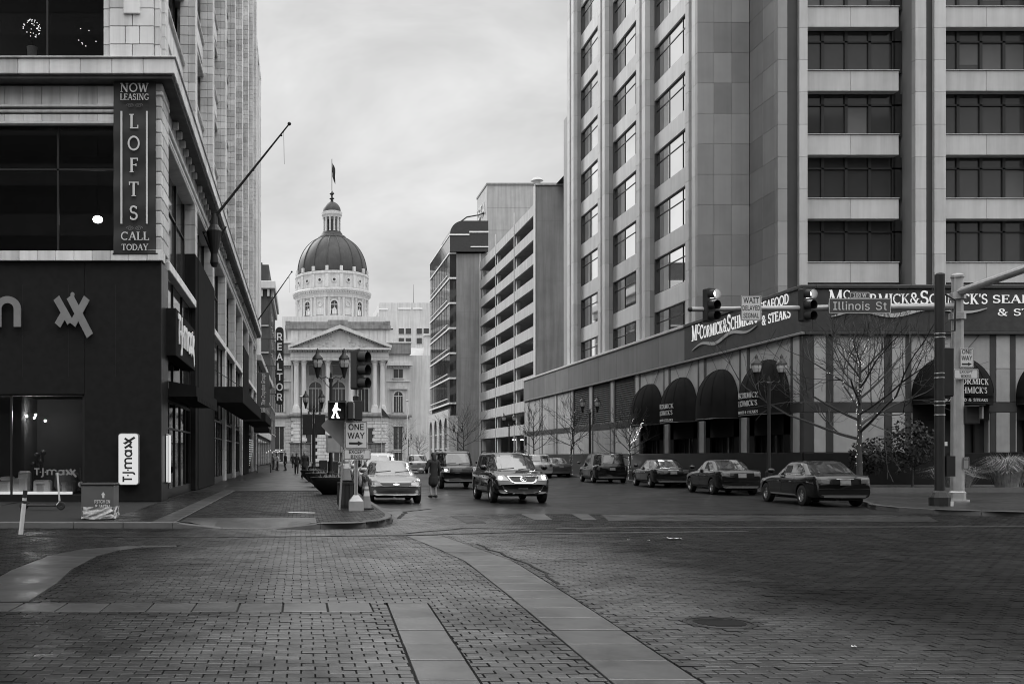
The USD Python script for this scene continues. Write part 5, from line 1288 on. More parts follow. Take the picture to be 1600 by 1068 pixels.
# side pavilions and wings, left and right
for s in (-1, 1):
    def wb(nm, mat, x0, x1, *a, parent=None, b=.05):
        q = sorted((s * x0, s * x1)); return cbox(nm, mat, q[0], q[1], *a, b, parent)
    y = CY + 5.5
    wb('pavilion', cs, 11.42, 17.0, y, y + 14, 0, 26.2, b=0)
    wb('ledge', cd, 11.42, 17.5, y - .6, y, ZF - .75, ZF - .2); wb('cornice', cs, 11.42, 17.6, y - .9, y + 8, 23.2, 24.2); wb('balustrade', cd, 11.42, 17.3, y - .5, y + 8, 26.0, 28.6)
    wb('balustrade_cap', cs, 11.42, 17.5, y - .7, y + 8, 28.6, 28.95); wb('string_course', cs, 11.42, 17.2, y - .2, y, 19.4, 19.8)
    for k in range(9): wb('dentil', cs, 11.7 + .65 * k, 12.05 + .65 * k, y - .5, y, 22.7, 23.18, b=.02)
    for x0, x1, z0, z1 in ((13.2, 15.4, 20.3, 23.0 - .6), (13.2, 15.3, 3.2, 8.6), (13.4, 15.2, .2, 2.4)):
        w = wb('window', M['win_dark'], x0, x1, y - .06, y - .01, z0, z1, b=0)
        wb('frame', cs, x0 - .3, x1 + .3, y - .25, y, z1 + .02, z1 + .35, parent=w); wb('sill', cs, x0 - .3, x1 + .3, y - .3, y, z0 - .3, z0 - .02, parent=w)
        wb('bar', M['lime2'], (x0 + x1) / 2 - .06, (x0 + x1) / 2 + .06, y - .12, y - .07, z0, z1, parent=w, b=.01)
    arched(s * 14.3, y - .01, 2.1, ZF + .5, ZF + 4.4, .25, keystone=False)
    g = Polygon([(-2.2, 17.6), (2.2, 17.6), (2.2, 17.9), (0, 19.0), (-2.2, 17.9)]); MB().prism(g, frame((CX + s * 14.3, y, 0), X, Z), .55).build('window_pediment', cs, ch)
    for k in range(12): wb('ashlar_course', cs, 11.45, 12.9, y - .14, y, .3 + .86 * k, .3 + .86 * k + .82, b=.05); wb('ashlar_course', cs, 15.7, 17.05, y - .14, y, .3 + .86 * k, .3 + .86 * k + .82, b=.05)
    y2 = y + 4
    wb('wing', cs, 17.01, 62, y2, y2 + 40, 0, 21.5, b=0); wb('cornice', cs, 17.01, 62, y2 - .8, y2 + 2, 20.6, 21.6); wb('ledge', cs, 17.01, 62, y2 - .4, y2, ZF - .6, ZF - .1)
    MB().raw([(CX + s * 17.1, y2, 21.6), (CX + s * 62, y2, 21.6), (CX + s * 62, y2 + 9, 29), (CX + s * 17.1, y2 + 9, 29), (CX + s * 17.1, y2 + 40, 21.6), (CX + s * 62, y2 + 40, 21.6)], [(0, 1, 2, 3), (3, 2, 5, 4)]).build('slate_roof', M['roof_pale'] if 'roof_pale' in M else M['lime2'], ch)
    for k in range(26): wb('dentil', cs, 17.2 + .8 * k, 17.6 + .8 * k, y2 - .6, y2, 20.1, 20.58, b=.02)
    for x in np.arange(19.6, 46, 5.6):
        for z0, z1 in ((15.2, 18.8), (3.2, 8.6), (.2, 2.4)):
            w = wb('window', M['win_dark'], x - .8, x + .9, y2 - .06, y2 - .01, z0, z1, b=0); wb('frame', cs, x - 1.1, x + 1.2, y2 - .25, y2, z1 + .02, z1 + .4, parent=w); wb('sill', cs, x - 1.1, x + 1.2, y2 - .3, y2, z0 - .3, z0 - .02, parent=w)
        arched(s * (x + .05), y2 - .01, 1.9, ZF + .4, ZF + 2.9 - .7, .25, keystone=False)
        wb('pilaster', cs, x + 2.3, x + 3.3, y2 - .3, y2, ZF, 20.5)
    for x in (22.5, 33): wb('chimney', cs, x - .7, x + .7, y2 + 5, y2 + 7, 24, 31.5); wb('chimney_cap', cs, x - .95, x + .95, y2 + 4.8, y2 + 7.2, 31.5, 32.1)
# ---- drum and dome
def dr(r, z): return (r, z)
O = (CX, DCY, 0)
def lathe(nm, mat, prof, seg=64, smooth=30, parent=None, c=O): return MB().rev(prof, c, seg).build(nm, mat, parent or ch, smooth=smooth)
def zz(v): return 1.6 + (712 - v) * DCY / 1500
lathe('drum_base', cs, [(11.6, 37.5), (11.6, 39.6), (11.1, 39.9), (10.9, 41.0), (10.6, 41.1)])
lathe('drum', cs, [(10.3, 40), (10.3, 48)])
lathe('entablature', cs, [(10.3, 46.4), (10.75, 46.5), (10.75, 47.3), (11.0, 47.5), (11.0, 48.0), (11.45, 48.3), (11.55, 48.7), (11.1, 49.1), (10.7, 49.2)])
lathe('attic_drum', cs, [(10.55, 49.1), (10.55, 53.0), (10.8, 53.2), (10.8, 53.7), (10.3, 54.0), (9.9, 54.05)])
for k in range(16):
    a = -PI / 2 + (k + .5) * PI / 8 + .03
    for da in (-.06, .06):
        c, s = math.cos(a + da), math.sin(a + da)
        MB().rev([(0, 41.1), (.42, 41.1), (.36, 41.5), (.34, 45.6), (.46, 46.1), (.46, 46.4), (0, 46.4)], (CX + 10.4 * c, DCY + 10.4 * s, 0), 8).build('drum_pilaster', cs, ch)
    c, s = math.cos(a), math.sin(a)
    def wedge(nm, r0, r1, hw, z0, z1, aa, mat=cs, parent=None):
        T = np.eye(4); T[:3, 0] = (-math.sin(aa), math.cos(aa), 0); T[:3, 1] = (math.cos(aa), math.sin(aa), 0); T[:3, 3] = O
        m = MB().box(-hw, hw, r0, r1, z0, z1, .04); return MB().raw(np.vstack(m.v) @ T[:3, :3].T + T[:3, 3], np.vstack(m.f)[:, ::-1]).build(nm, mat, parent or ch)
    wedge('attic_pier', 10.3, 10.75, .5, 49.25, 53.0, a); wedge('rim_post', 9.9, 10.7, .42, 53.9, 55.3, a)
    a2 = -PI / 2 + k * PI / 8 + .03
    if k % 2 == 0:
        r = .95; g = Polygon([(-r, 41.6)] + [(r * math.cos(t), 44.5 + r * math.sin(t)) for t in np.linspace(PI, 0, 16)] + [(r, 41.6)])
        ring = g.buffer(.4).difference(g).difference(sbox(-9, 30, 9, 41.6))
        n = np.array([math.cos(a2), math.sin(a2), 0]); Rr = np.cross(Z, n)
        w = MB().prism(ring, frame(np.array(O) + n * 10.2, Rr, Z), .45).build('drum_window', cs, ch)
        MB().prism(g, frame(np.array(O) + n * 10.25, Rr, Z), .12).build('pane', M['win_dark'], w)
        MB().prism(sbox(-.06, 41.6, .06, 45.2).union(sbox(-r, 44.2, r, 44.45)).union(sbox(-r, 42.8, r, 42.95)), frame(np.array(O) + n * 10.38, Rr, Z), .08).build('bars', M['lime3'], w)
        MB().prism(Polygon([(-.55, 41.62), (.7, 41.62), (.7, 42.7), (.2, 43.6), (-.55, 43.0)]), frame(np.array(O) + n * 10.375, Rr, Z), .02).build('sky_mirror', M['win_mirror'], w)  # added mirror piece stands for the sky seen through the drum
    else:
        n = np.array([math.cos(a2), math.sin(a2), 0]); Rr = np.cross(Z, n)
        MB().prism(Point(0, 44.6).buffer(.8).difference(Point(0, 44.6).buffer(.58)), frame(np.array(O) + n * 10.25, Rr, Z), .22).build('wreath', cs, ch)
        MB().prism(sbox(-1.2, 41.5, 1.2, 43.3), frame(np.array(O) + n * 10.2, Rr, Z), .2).build('drum_panel', cs, ch)
    n = np.array([math.cos(a2), math.sin(a2), 0]); Rr = np.cross(Z, n)
    q = MB().prism(Point(0, 51.3).buffer(.72).difference(Point(0, 51.3).buffer(.42)), frame(np.array(O) + n * 10.45, Rr, Z), .3).build('oculus', cs, ch)
    MB().prism(Point(0, 51.3).buffer(.42), frame(np.array(O) + n * 10.5, Rr, Z), .1).build('pane', M['win_dark'], q)
for k in range(96):
    a = 2 * PI * k / 96; wedge('dentil', 11.0, 11.35, .16, 47.75, 48.1, a)
dprof = [(10.15, 53.9)] + [(10.2 * math.cos(t) ** .92 if t < PI / 2 else 0, 54.4 + 11.4 * math.sin(t)) for t in np.linspace(0.0, 1.21, 26)]
dome_ = lathe('dome', M['copper'], dprof, 96, 40)
for k in range(16):
    a = -PI / 2 + (k + .5) * PI / 8 + .03
    pts = [(CX + (r + .06) * math.cos(a), DCY + (r + .06) * math.sin(a), z) for r, z in dprof[1:]]
    MB().tube(pts, .15, 6).build('dome_rib', M['copper'], dome_)
zt = dprof[-1][1]; rt = dprof[-1][0]
lathe('lantern_base', M['copper'], [(rt, zt - .3), (rt + .3, zt), (rt + .1, zt + .5), (3.2, zt + .9), (3.0, zt + 1.5), (2.7, zt + 1.7), (2.7, zt + 1.9), (0, zt + 1.9)])
z0 = zt + 1.9; z1 = z0 + 4.1
lathe('lantern_core', cs, [(1.5, z0), (1.5, z1)], 24)
for k in range(12):
    a = 2 * PI * (k + .5) / 12
    MB().rev([(0, z0), (.34, z0), (.27, z0 + .3), (.25, z1 - .4), (.36, z1), (0, z1)], (CX + 2.4 * math.cos(a), DCY + 2.4 * math.sin(a), 0), 8).build('lantern_column', cs, ch)
    wedge('lantern_window', 1.5, 1.56, .36, z0 + .2, z1 - .5, a + PI / 12, M['win_dark'])
lathe('lantern_cornice', cs, [(0, z1), (2.7, z1), (2.8, z1 + .5), (3.0, z1 + .8), (3.05, z1 + 1.6), (2.6, z1 + 1.8)], 48)
cup = [(2.62 * math.cos(t), z1 + 1.8 + 3.0 * math.sin(t)) for t in np.linspace(0, 1.42, 14)]
lathe('cupola', M['copper'], [(2.7, z1 + 1.6)] + cup, 48, 40)
zf = cup[-1][1]
lathe('finial', M['iron'], [(.4, zf - .1), (.5, zf + .3), (.25, zf + .6), (.75, zf + 1.0), (.3, zf + 1.4), (.25, zf + 1.9), (.72, zf + 2.5), (.25, zf + 3.1), (.1, zf + 3.4)], 16)
fp = thing('dome_flag', 'small dark flag hanging from the pole on top of the dome', 'flag', (CX, DCY, zf + 3.4))
MB().tube([(CX, DCY, zf + 3.3), (CX, DCY, zf + 12.6)], .09, 6).build('pole', M['iron'], fp)
n, m_ = 6, 10; V = []
for i in range(m_):
    for j in range(n):
        V.append((CX + .1 + .17 * j + .05 * math.sin(i), DCY + .25 * math.sin(1.4 * j + .5 * i), zf + 11.6 - .46 * i - .34 * j - .05 * j * i * .3))
MB().raw(V, [(i * n + j, i * n + j + 1, (i + 1) * n + j + 1, (i + 1) * n + j) for i in range(m_ - 1) for j in range(n - 1)]).build('cloth', M['cloth_dark'], fp)
# entrance stair walls beside the portico
for s, lab in ((-9.3, 'dark stone stair block left of the statehouse door behind the lamps'), (7.0, 'dark stone stair block beside the statehouse door above the parked cars')):
    sw = thing('stair_wall', lab, 'wall', (CX + s, 210, 0)); 
    for k in range(5):
        for i in range(4): bx('block', cd, sw, CX + s - 2.2 + 1.1 * i + .02, CX + s - 1.1 + 1.1 * i - .02, 208, 211, .85 * k + .02, .85 * k + .83, .05)
    bx('cap', M['granite_dark'], sw, CX + s - 2.4, CX + s + 2.4, 207.8, 211.2, 4.27, 4.5, .05)
# state office block behind
gv = thing('office_block', 'pale slab office block with square paired windows behind the statehouse', 'building', (45, 350, 0))
MB().box(27.7, 90, 340, 400, 0, 55.8).build('wall', M['capstone'], gv)
for r in range(4):
    z1 = S(0, 513 + 15 * r, 340)[1]; z0 = z1 - 1.9
    for u in (606, 623, 634, 651, 662, 678, 690):
        x0 = S(u, 0, 340)[0]; w = bx('window_frame', M['lime2'], gv, x0 - .12, x0 + 1.95, 339.85, 340, z0 - .12, z1 + .12); bx('pane', M['win_dark'], w, x0, x0 + 1.83, 339.8, 339.84, z0, z1)
for y in np.arange(344, 398, 6):
    for r in range(5): bx('window', M['win_dark'], gv, 27.65, 27.7, y, y + 4, 50 - 5 * r, 53 - 5 * r)
for u0, u1, v in ((592, 606, 483), (622, 642, 482), (645, 660, 482)): bx('louvre', M['white_line'], gv, S(u0, v, 340)[0], S(u1, v, 340)[0], 339.8, 339.95, S(0, v, 340)[1] - .2, S(0, v, 340)[1] + .25)
an = thing('roof_antenna', 'thin mast aerial on the roof of the pale office block', 'aerial', (S(646, 0, 350)[0], 350, 55.8))
MB().tube([(S(646, 0, 350)[0], 350, 55.8), (S(646, 0, 350)[0], 350, 64)], [.12, .05], 6).build('mast', M['iron'], an)
# ------------------------------------------------------------------ traffic signals and signs
WK = .13
def signal_head(name_parent, o, right, fwd_lit=None, n=3, s=1.0, mat=None):
    """three-section signal: body, lenses, visors. o = centre of the body's face, faces normal = right x up"""
    mat = mat or M['plastic']; T = frame(o, right, Z); p = name_parent
    nrm = np.cross(right, Z)
    MB().prism(rrect(.34 * s, 1.06 * s, .05), frame(np.array(o) - nrm * .22 * s, right, Z), .2 * s).build('housing', mat, p)
    for k in range(n):
        z = (.345 - .345 * k) * s; c = np.array(o) + Z * z
        lit = fwd_lit == k
        lens = MB().prism(Point(0, 0).buffer(.135 * s), frame(c - nrm * .02, right, Z), .03).build('lens', M['glow_hot'] if lit else M['lamp_red'], p)
        a = np.radians(np.linspace(-60, 240, 20)); V = []
        for d_, e in ((-.02, 1.0), (.24 * s, 1.0)):
            for q in a: V.append(c + nrm * d_ + np.array(right) * .15 * s * math.cos(q) + Z * .15 * s * math.sin(q) - (Z * .03 if d_ > .1 else 0))
        V = np.array(V); m = len(a); V2 = np.vstack([V, c + (V - c) * 1.0 + 0]); 
        F = [(j, j + 1, m + j + 1, m + j) for j in range(m - 1)]
        MB().raw(V, F).build('visor', mat, p)
    return p
def plate(name, lab, c, w, h, lines, facemat='sign_white', textmat='sign_black', border=True, right=X, arrow=None, cat='sign', r=.03, rot=None):
    """a flat sign facing -y (or right x up); lines: (text, height, z offset, width or None)"""
    t = thing(name, lab, cat, c); nrm = np.cross(right, Z); c = np.array(c, float)
    MB().prism(rrect(w, h, r), frame(c, right, Z), .006).build('panel', M[facemat], t)
    bx_ = MB().prism(rrect(w, h, r), frame(c - nrm * .004, right, Z), .003).build('back', M['sign_back'], t)
    if border: MB().prism(rrect(w - .025, h - .025, r).difference(rrect(w - .055, h - .055, r * .8)), frame(c + nrm * .006, right, Z), .002).build('border', M[textmat], t)
    for tx, th, z, wd in lines:
        m = sans(tx, th, .002, True)
        if wd: m = fit(m, wd)
        else: b = m.bounds; m.apply_translation((-(b[0][0] + b[1][0]) / 2, 0, 0))
        MB().add(m, frame(c + nrm * .0065 + Z * z, right, Z)).build('lettering', M[textmat], t)
    if arrow: MB().add(arrow_right(arrow[0], arrow[1], .002), frame(c + nrm * .0065 + Z * arrow[2] - np.array(right) * arrow[0] / 2, right, Z)).build('arrow', M[textmat], t)
    return t
# left corner signal post
PYL = 25.9; px = 1.49
t = thing('signal_post', 'slim steel post on a pale square base carrying signals at the left corner', 'signal post', (px, PYL, WK))
MB().raw([(px - .2, PYL - .2, WK), (px + .2, PYL - .2, WK), (px + .2, PYL + .2, WK), (px - .2, PYL + .2, WK), (px - .19, PYL - .19, WK + .26), (px + .19, PYL - .19, WK + .26), (px + .19, PYL + .19, WK + .26), (px - .19, PYL + .19, WK + .26), (px - .07, PYL - .07, WK + .42), (px + .07, PYL - .07, WK + .42), (px + .07, PYL + .07, WK + .42), (px - .07, PYL + .07, WK + .42)],
         [(0, 1, 5, 4), (1, 2, 6, 5), (2, 3, 7, 6), (3, 0, 4, 7), (4, 5, 9, 8), (5, 6, 10, 9), (6, 7, 11, 10), (7, 4, 8, 11), (8, 9, 10, 11)]).build('base', M['galv'], t)
MB().tube([(px, PYL, WK + .35), (px, PYL, 4.35)], .052, 12).build('pole', M['alloy'], t)
MB().rev([(.06, 3.08), (.085, 3.1), (.085, 3.2), (.06, 3.22)], (px, PYL, 0), 12).build('collar', M['iron'], t)
sg = thing('traffic_signal', 'unlit black three lamp traffic signal on top of the left corner post', 'traffic signal', (px + .1, PYL, 3.9))
rv = np.array([math.cos(.9), math.sin(.9), 0.0])
signal_head(sg, (px + .12, PYL - .12, 3.92), rv)
MB().tube([(px, PYL, 4.3), (px, PYL, 4.46), (px + .1, PYL - .05, 4.46)], .03, 6).build('bracket', M['iron'], sg)
MB().box(px - .10, px + .12, PYL - .06, PYL + .16, 3.40, 4.44, .03).build('back_box', M['plastic'], sg)
wk = thing('walk_signal', 'black pedestrian signal box with lit white walking figure', 'pedestrian signal', (.93, PYL, 2.8))
wx, wz = .97, 2.82
MB().box(wx - .23, wx + .23, PYL - .10, PYL + .12, wz - .25, wz + .25, .03).build('housing', M['plastic'], wk)
hood = MB().box(wx - .24, wx + .24, PYL - .30, PYL - .1, wz + .235, wz + .255).box(wx - .245, wx - .23, PYL - .28, PYL - .1, wz - .2, wz + .25).box(wx + .23, wx + .245, PYL - .28, PYL - .1, wz - .2, wz + .25); hood.build('hood', M['plastic'], wk)
fig = shapely.union_all([Point(.02, .158).buffer(.034), LineString([(0, .10), (-.01, -.01)]).buffer(.042), LineString([(-.01, -.01), (.035, -.09), (.045, -.17), (.075, -.175)]).buffer(.02), LineString([(-.02, -.01), (-.045, -.09), (-.085, -.165), (-.06, -.175)]).buffer(.02), LineString([(.02, .09), (.06, .03), (.105, .015)]).buffer(.017), LineString([(-.02, .09), (-.06, .02), (-.05, -.03)]).buffer(.017)])
MB().prism(affinity.scale(fig, 1.1, 1.1, origin=(0, 0)), frame((wx - .03, PYL - .104, wz), X, Z), .006).build('walking_figure', M['glow_ped'], wk)
MB().tube([(wx + .2, PYL, wz + .1), (px, PYL, wz + .1)], .03, 6).build('bracket', M['iron'], wk)
w2 = thing('pedestrian_signal', 'dark pedestrian signal box seen from its side beside the walking figure', 'pedestrian signal', (1.52, PYL, 2.8))
MB().box(1.24, 1.40, PYL - .24, PYL + .2, 2.57, 3.06, .03).box(1.42, 1.66, PYL - .12, PYL + .12, 2.55, 3.1, .03).build('housing', M['plastic'], w2); MB().box(1.40, 1.44, PYL - .2, PYL + .16, 2.6, 3.02, .01).build('cover', M['galv'], w2)
plate('one_way_sign', 'larger white ONE WAY sign with arrow on the left corner post', (1.487, PYL - .09, 2.16), .615, .74, [('ONE', .155, .145, .41), ('WAY', .155, -.085, .46)], arrow=(.38, .13, -.285))
plate('bikes_plate', 'small EXCEPT BIKES plate under the larger ONE WAY sign', (1.515, PYL - .09, 1.645), .735, .30, [('EXCEPT', .085, .025, .44), ('BIKES', .085, -.105, .34)])
dm = thing('diamond_sign', 'back of a grey diamond warning sign behind the walking figure', 'sign', (1.2, 26.1, 2.45))
MB().prism(affinity.rotate(rrect(.9, .9, .05), 45), frame((1.18, 26.12, 2.42), X, Z), .01).build('panel', M['sign_back'], dm); bx('strap', M['galv'], dm, 1.12, px + .05, 26.13, 26.16, 2.4, 2.45)
MB().tube([(1.18, 26.14, 2.4), (px, PYL + .03, 2.4)], .02, 5).build('arm', M['iron'], dm)
# leaning thin post, bin stack and cones near the post
lp = thing('leaning_stake', 'thin slightly leaning metal stake beside the corner post', 'post', (1.05, 26.3, WK))
MB().tube([(1.06, 26.3, WK), (1.16, 26.3, 1.72)], .028, 8).build('pole', M['galv'], lp)
def cone(lab, x, y, z, h=.74):
    t = thing('traffic_cone', lab, 'traffic cone', (x, y, z), world=False)
    MB().box(-.19, .19, -.19, .19, 0, .035, .01).build('base', M['rubber'], t)
    MB().rev([(.14, .035), (.135, .06), (.028, h), (0, h)], seg=20).build('cone', M['cone'], t, smooth=40)
    r = lambda z_: .135 - (.107) * (z_ - .06) / (h - .06) + .002
    MB().rev([(r(.36), .36), (r(.5), .5)], seg=20).build('stripe', M['sign_white'], t, smooth=True); MB().rev([(r(.56), .56), (r(.63), .63)], seg=20).build('stripe', M['sign_white'], t, smooth=True)
cone('traffic cone standing on the kerb right of the corner post', 1.83, 26.7, WK, .76)
ub = thing('utility_stand', 'dark squat utility bin with a cone on top beside the corner post', 'bin', (1.27, 27.2, WK))
MB().rev([(0, WK), (.23, WK), (.25, WK + .1), (.25, WK + .66), (.27, WK + .68), (.27, WK + .74), (0, WK + .76)], (1.30, 27.2, 0), 20).build('drum', M['plastic'], ub)
for k in range(10): MB().tube([(1.30 + .255 * math.cos(k * PI / 5), 27.2 + .255 * math.sin(k * PI / 5), WK + .1), (1.30 + .255 * math.cos(k * PI / 5), 27.2 + .255 * math.sin(k * PI / 5), WK + .66)], .018, 4).build('slat', M['iron'], ub)
cone('traffic cone standing on top of the dark bin', 1.30, 27.2, WK + .76, .7)
gb = thing('control_cabinet', 'pale grey metal box fixed to the near black lamp post', 'box', (1.22, 37.4, 2))
MB().box(1.0, 1.62, 37.2, 37.75, 1.72, 2.45, .03).build('cabinet', M['galv'], gb); bx('badge', M['sign_black'], gb, 1.06, 1.2, 37.19, 37.2, 2.3, 2.38); bx('door_edge', M['iron'], gb, 1.52, 1.535, 37.19, 37.2, 1.76, 2.41)
# litter on left pavement near post
l = MB(); l.raw([(-.35, 24.9, .139), (.35, 24.6, .139), (.36, 24.72, .15), (-.3, 25.0, .152)], [(0, 1, 2, 3)]); tag(l.build('litter', M['sign_white']), 'flat pale strip of paper on the left pavement by the post', 'litter')

# right mast arm
RX, RY = 21.2, 31.0
t = thing('mast_arm_pole', 'pale steel signal pole with two long mast arms at the right corner', 'signal pole', (RX, RY, WK))
MB().tube([(RX, RY, WK), (RX, RY, 4), (RX, RY, 7.35)], [.2, .18, .165], 16).build('pole', M['galv'], t)
MB().rev([(0, 7.35), (.2, 7.35), (.2, 7.42), (.12, 7.48), (0, 7.5)], (RX, RY, 0), 14).build('cap', M['galv'], t); MB().rev([(0, WK), (.34, WK), (.34, WK + .06), (.24, WK + .08), (.24, WK + .3), (.2, WK + .34)], (RX, RY, 0), 14).build('base', M['galv'], t)
MB().tube([(RX, RY, 6.42), (RX - 4, RY, 6.38), (RX - 8.6, RY, 6.33)], [.12, .10, .075], 12).build('arm', M['galv'], t)
MB().tube([(RX, RY, 6.86), (RX + .05, RY - 3, 7.10), (RX + .1, RY - 9, 7.5)], [.13, .12, .10], 12).build('arm', M['galv'], t)
for z in (6.1, 6.75): MB().rev([(.19, z - .12), (.24, z - .1), (.24, z + .1), (.19, z + .12)], (RX, RY, 0), 14).build('collar', M['galv'], t)
MB().sphere((RX - 8.62, RY, 6.33), .085, 1).build('end_cap', M['iron'], t)
def hang(lab, u, rot=-.35, lit=0):
    x, z = S(u, 477, RY)
    s = thing('traffic_signal', lab, 'traffic signal', (x, RY, z))
    r = np.array([math.cos(rot), math.sin(rot), 0]); n = np.cross(r, Z)
    signal_head(s, np.array((x, RY - .05, z)) + n * .12, r, lit)
    MB().box(x - .05, x + .05, RY - .1, RY + .1, z - .2, z + .2).build('bracket', M['iron'], s)
    return s
def hang2(lab, u): return hang(lab, u, .35, 0)
hang2('black traffic signal with lit top lamp at the tip of the mast arm', 1107)
hang2('black traffic signal with lit top lamp between the WAIT sign and the street name', 1256)
x, z = S(1170, 482.5, RY); plate('wait_sign', 'white WAIT DELAYED SIGNAL sign hanging on the mast arm', (x, RY - .16, z), .655, .80, [('WAIT', .17, .17, .50), ('DELAYED', .15, -.07, .56), ('SIGNAL', .15, -.31, .50)])
x, z = S(1338.5, 479, RY); plate('street_name_sign', 'long dark street name sign reading Illinois St on the mast arm', (x, RY - .17, z), 2.0, .50, [], 'sign_green', 'sign_white')
m = sans('Illinois St', .26, .003, False, .045); b = m.bounds; m.apply_translation((-(b[0][0] + b[1][0]) / 2, 0, 0)); m.apply_scale((1.72 / (b[1][0] - b[0][0]), 1, 1))
MB().add(m, frame((x, RY - .18, z - .13), X, Z)).build('lettering', M['sign_white'], Node('/World/street_name_sign', (x, RY - .17, z)))
x, z = S(1338.5, 462.5, RY); plate('block_number_sign', 'small dark 100 W plate above the street name sign', (x, RY - .17, z), .64, .215, [('100 W', .12, -.06, .42)], 'sign_green', 'sign_white')
x, z = S(1502.5, 560, RY); plate('one_way_sign', 'smaller white ONE WAY sign with arrow on the right mast pole', (x, RY - .24, z), .44, .63, [('ONE', .135, .13, .31), ('WAY', .135, -.07, .34)], arrow=(.32, .12, -.26))
x, z = S(1501.5, 585, RY); plate('bikes_plate', 'small EXCEPT BIKES plate under the ONE WAY sign on the right pole', (x, RY - .24, z), .78, .33, [('EXCEPT', .085, .03, .42), ('BIKES', .085, -.11, .32)])
x, z = S(1513, 647, RY); s = thing('pedestrian_signal', 'black pedestrian signal box on the right side of the pale pole', 'pedestrian signal', (x, RY, z))
MB().box(x - .22, x + .24, RY - .2, RY + .2, z - .32, z + .28, .03).build('housing', M['plastic'], s); MB().box(x - .24, x + .26, RY - .42, RY - .2, z + .265, z + .285).build('hood', M['plastic'], s); MB().box(x + .20, x + .245, RY - .35, RY - .2, z - .15, z + .24).build('visor_edge', M['galv'], s)
x, z = S(1502, 723, RY); plate('push_button_sign', 'tiny pale push button plate low on the right pole', (x, RY - .22, z), .2, .40, [('PUSH', .04, .09, .14)], 'sign_back', 'sign_black')
# dark pole beside it
DX, DY = 18.9, 28.4
t = thing('signal_column', 'thick black signal column standing in front of the pale pole', 'signal pole', (DX, DY, WK))
MB().tube([(DX, DY, WK), (DX, DY, 6.95)], .135, 16).build('pole', M['iron'], t); MB().rev([(0, WK), (.28, WK), (.28, WK + .25), (.2, WK + .4), (.14, WK + .45)], (DX, DY, 0), 14).build('base', M['iron'], t)
MB().sphere((DX, DY, 6.95), .14, 1, (1, 1, .5)).build('cap', M['iron'], t)
for v in (521, 527, 583, 590, 627, 633, 648): z = S(0, v, DY)[1]; MB().rev([(.137, z - .018), (.145, z - .012), (.145, z + .012), (.137, z + .018)], (DX, DY, 0), 16).build('band', M['alloy'], t)
MB().tube([(DX + .12, DY, 6.4), (DX + .45, DY - .02, 6.2), (DX + .45, DY, 5.3), (DX + .1, DY, 5.25)], .025, 6).build('cable', M['rubber'], t)
MB().box(DX - .02, DX + .36, DY - .12, DY + .15, 3.35, 4.8, .03).build('junction_box', M['iron'], t); bx('small_box', M['iron'], t, DX + .14, DX + .4, DY - .1, DY + .1, 1.0, 1.6); bx('sticker', M['sign_white'], t, DX + .05, DX + .13, DY - .15, DY - .137, 1.9, 2.02); bx('foot_plate', M['sign_white'], t, DX + .15, DX + .28, DY - .2, DY - .15, WK, WK + .14)
# delineator, bin, scooters at left
t = thing('delineator_post', 'leaning white flexible road post with dark bands at the left edge', 'bollard', (-5.52, 19, 0))
p0, p1 = np.array((-5.55, 19.0, 0)), np.array((-5.45, 19.0, .92)); 
for a, b, m_ in ((0, .72, 'sign_white'), (.72, .78, 'rubber'), (.78, .84, 'sign_white'), (.84, .9, 'rubber'), (.9, 1.0, 'rubber')): MB().tube([p0 + (p1 - p0) * a, p0 + (p1 - p0) * b], .045, 12).build('tube', M[m_], t)
MB().rev([(0, 0), (.11, 0), (.09, .03), (.05, .05)], (-5.55, 19, 0), 14).build('foot', M['rubber'], t)
bxn, byn = -4.72, 22.6
t = thing('litter_bin', 'dark wrapped litter bin with crumpled white foot by the black corner', 'litter bin', (bxn, byn, WK))
MB().box(bxn - .375, bxn + .375, byn - .35, byn + .35, WK + .05, WK + .80, .03).build('wrap', M['sign_slate'], t); MB().box(bxn - .39, bxn + .39, byn - .36, byn + .36, WK + .78, WK + .84, .02).build('rim', M['iron'], t)
for tx, h, z, w in (('PITCH IN', .075, .38, .36), ('& WIN', .10, .245, .34)): MB().add(fit(sans(tx, h, .003), w), frame((bxn + .12, byn - .353, WK + z), X, Z)).build('lettering', M['sign_white'], t)
MB().prism(Polygon([(-.025, 0), (.025, 0), (.025, .07), (.05, .07), (0, .14), (-.05, .07), (-.025, .07)]), frame((bxn + .14, byn - .35, WK + .50), X, Z), .004).build('arrow', M['sign_white'], t)
cr = random.Random(5); V, F, n, mm = [], [], 18, 6
for i in range(mm):
    for j in range(n):
        s_ = j / (n - 1); q = s_ * 2.2 - .72; xx = min(max(q, 0), .76) - .38; yy = -.36 if 0 <= q <= .76 else -.36 + (max(0, -q) + max(0, q - .76)) * 1.0
        V.append((bxn + xx + cr.uniform(-.02, .02), byn + yy + cr.uniform(-.05, .01), WK + .02 + .055 * i + cr.uniform(-.012, .012)))
F = [(i * n + j, i * n + j + 1, (i + 1) * n + j + 1, (i + 1) * n + j) for i in range(mm - 1) for j in range(n - 1)]
MB().raw(V, F).build('crumpled_film', pm('plastic_film', .5, .25, .55, 9.0, .3, 30), t)
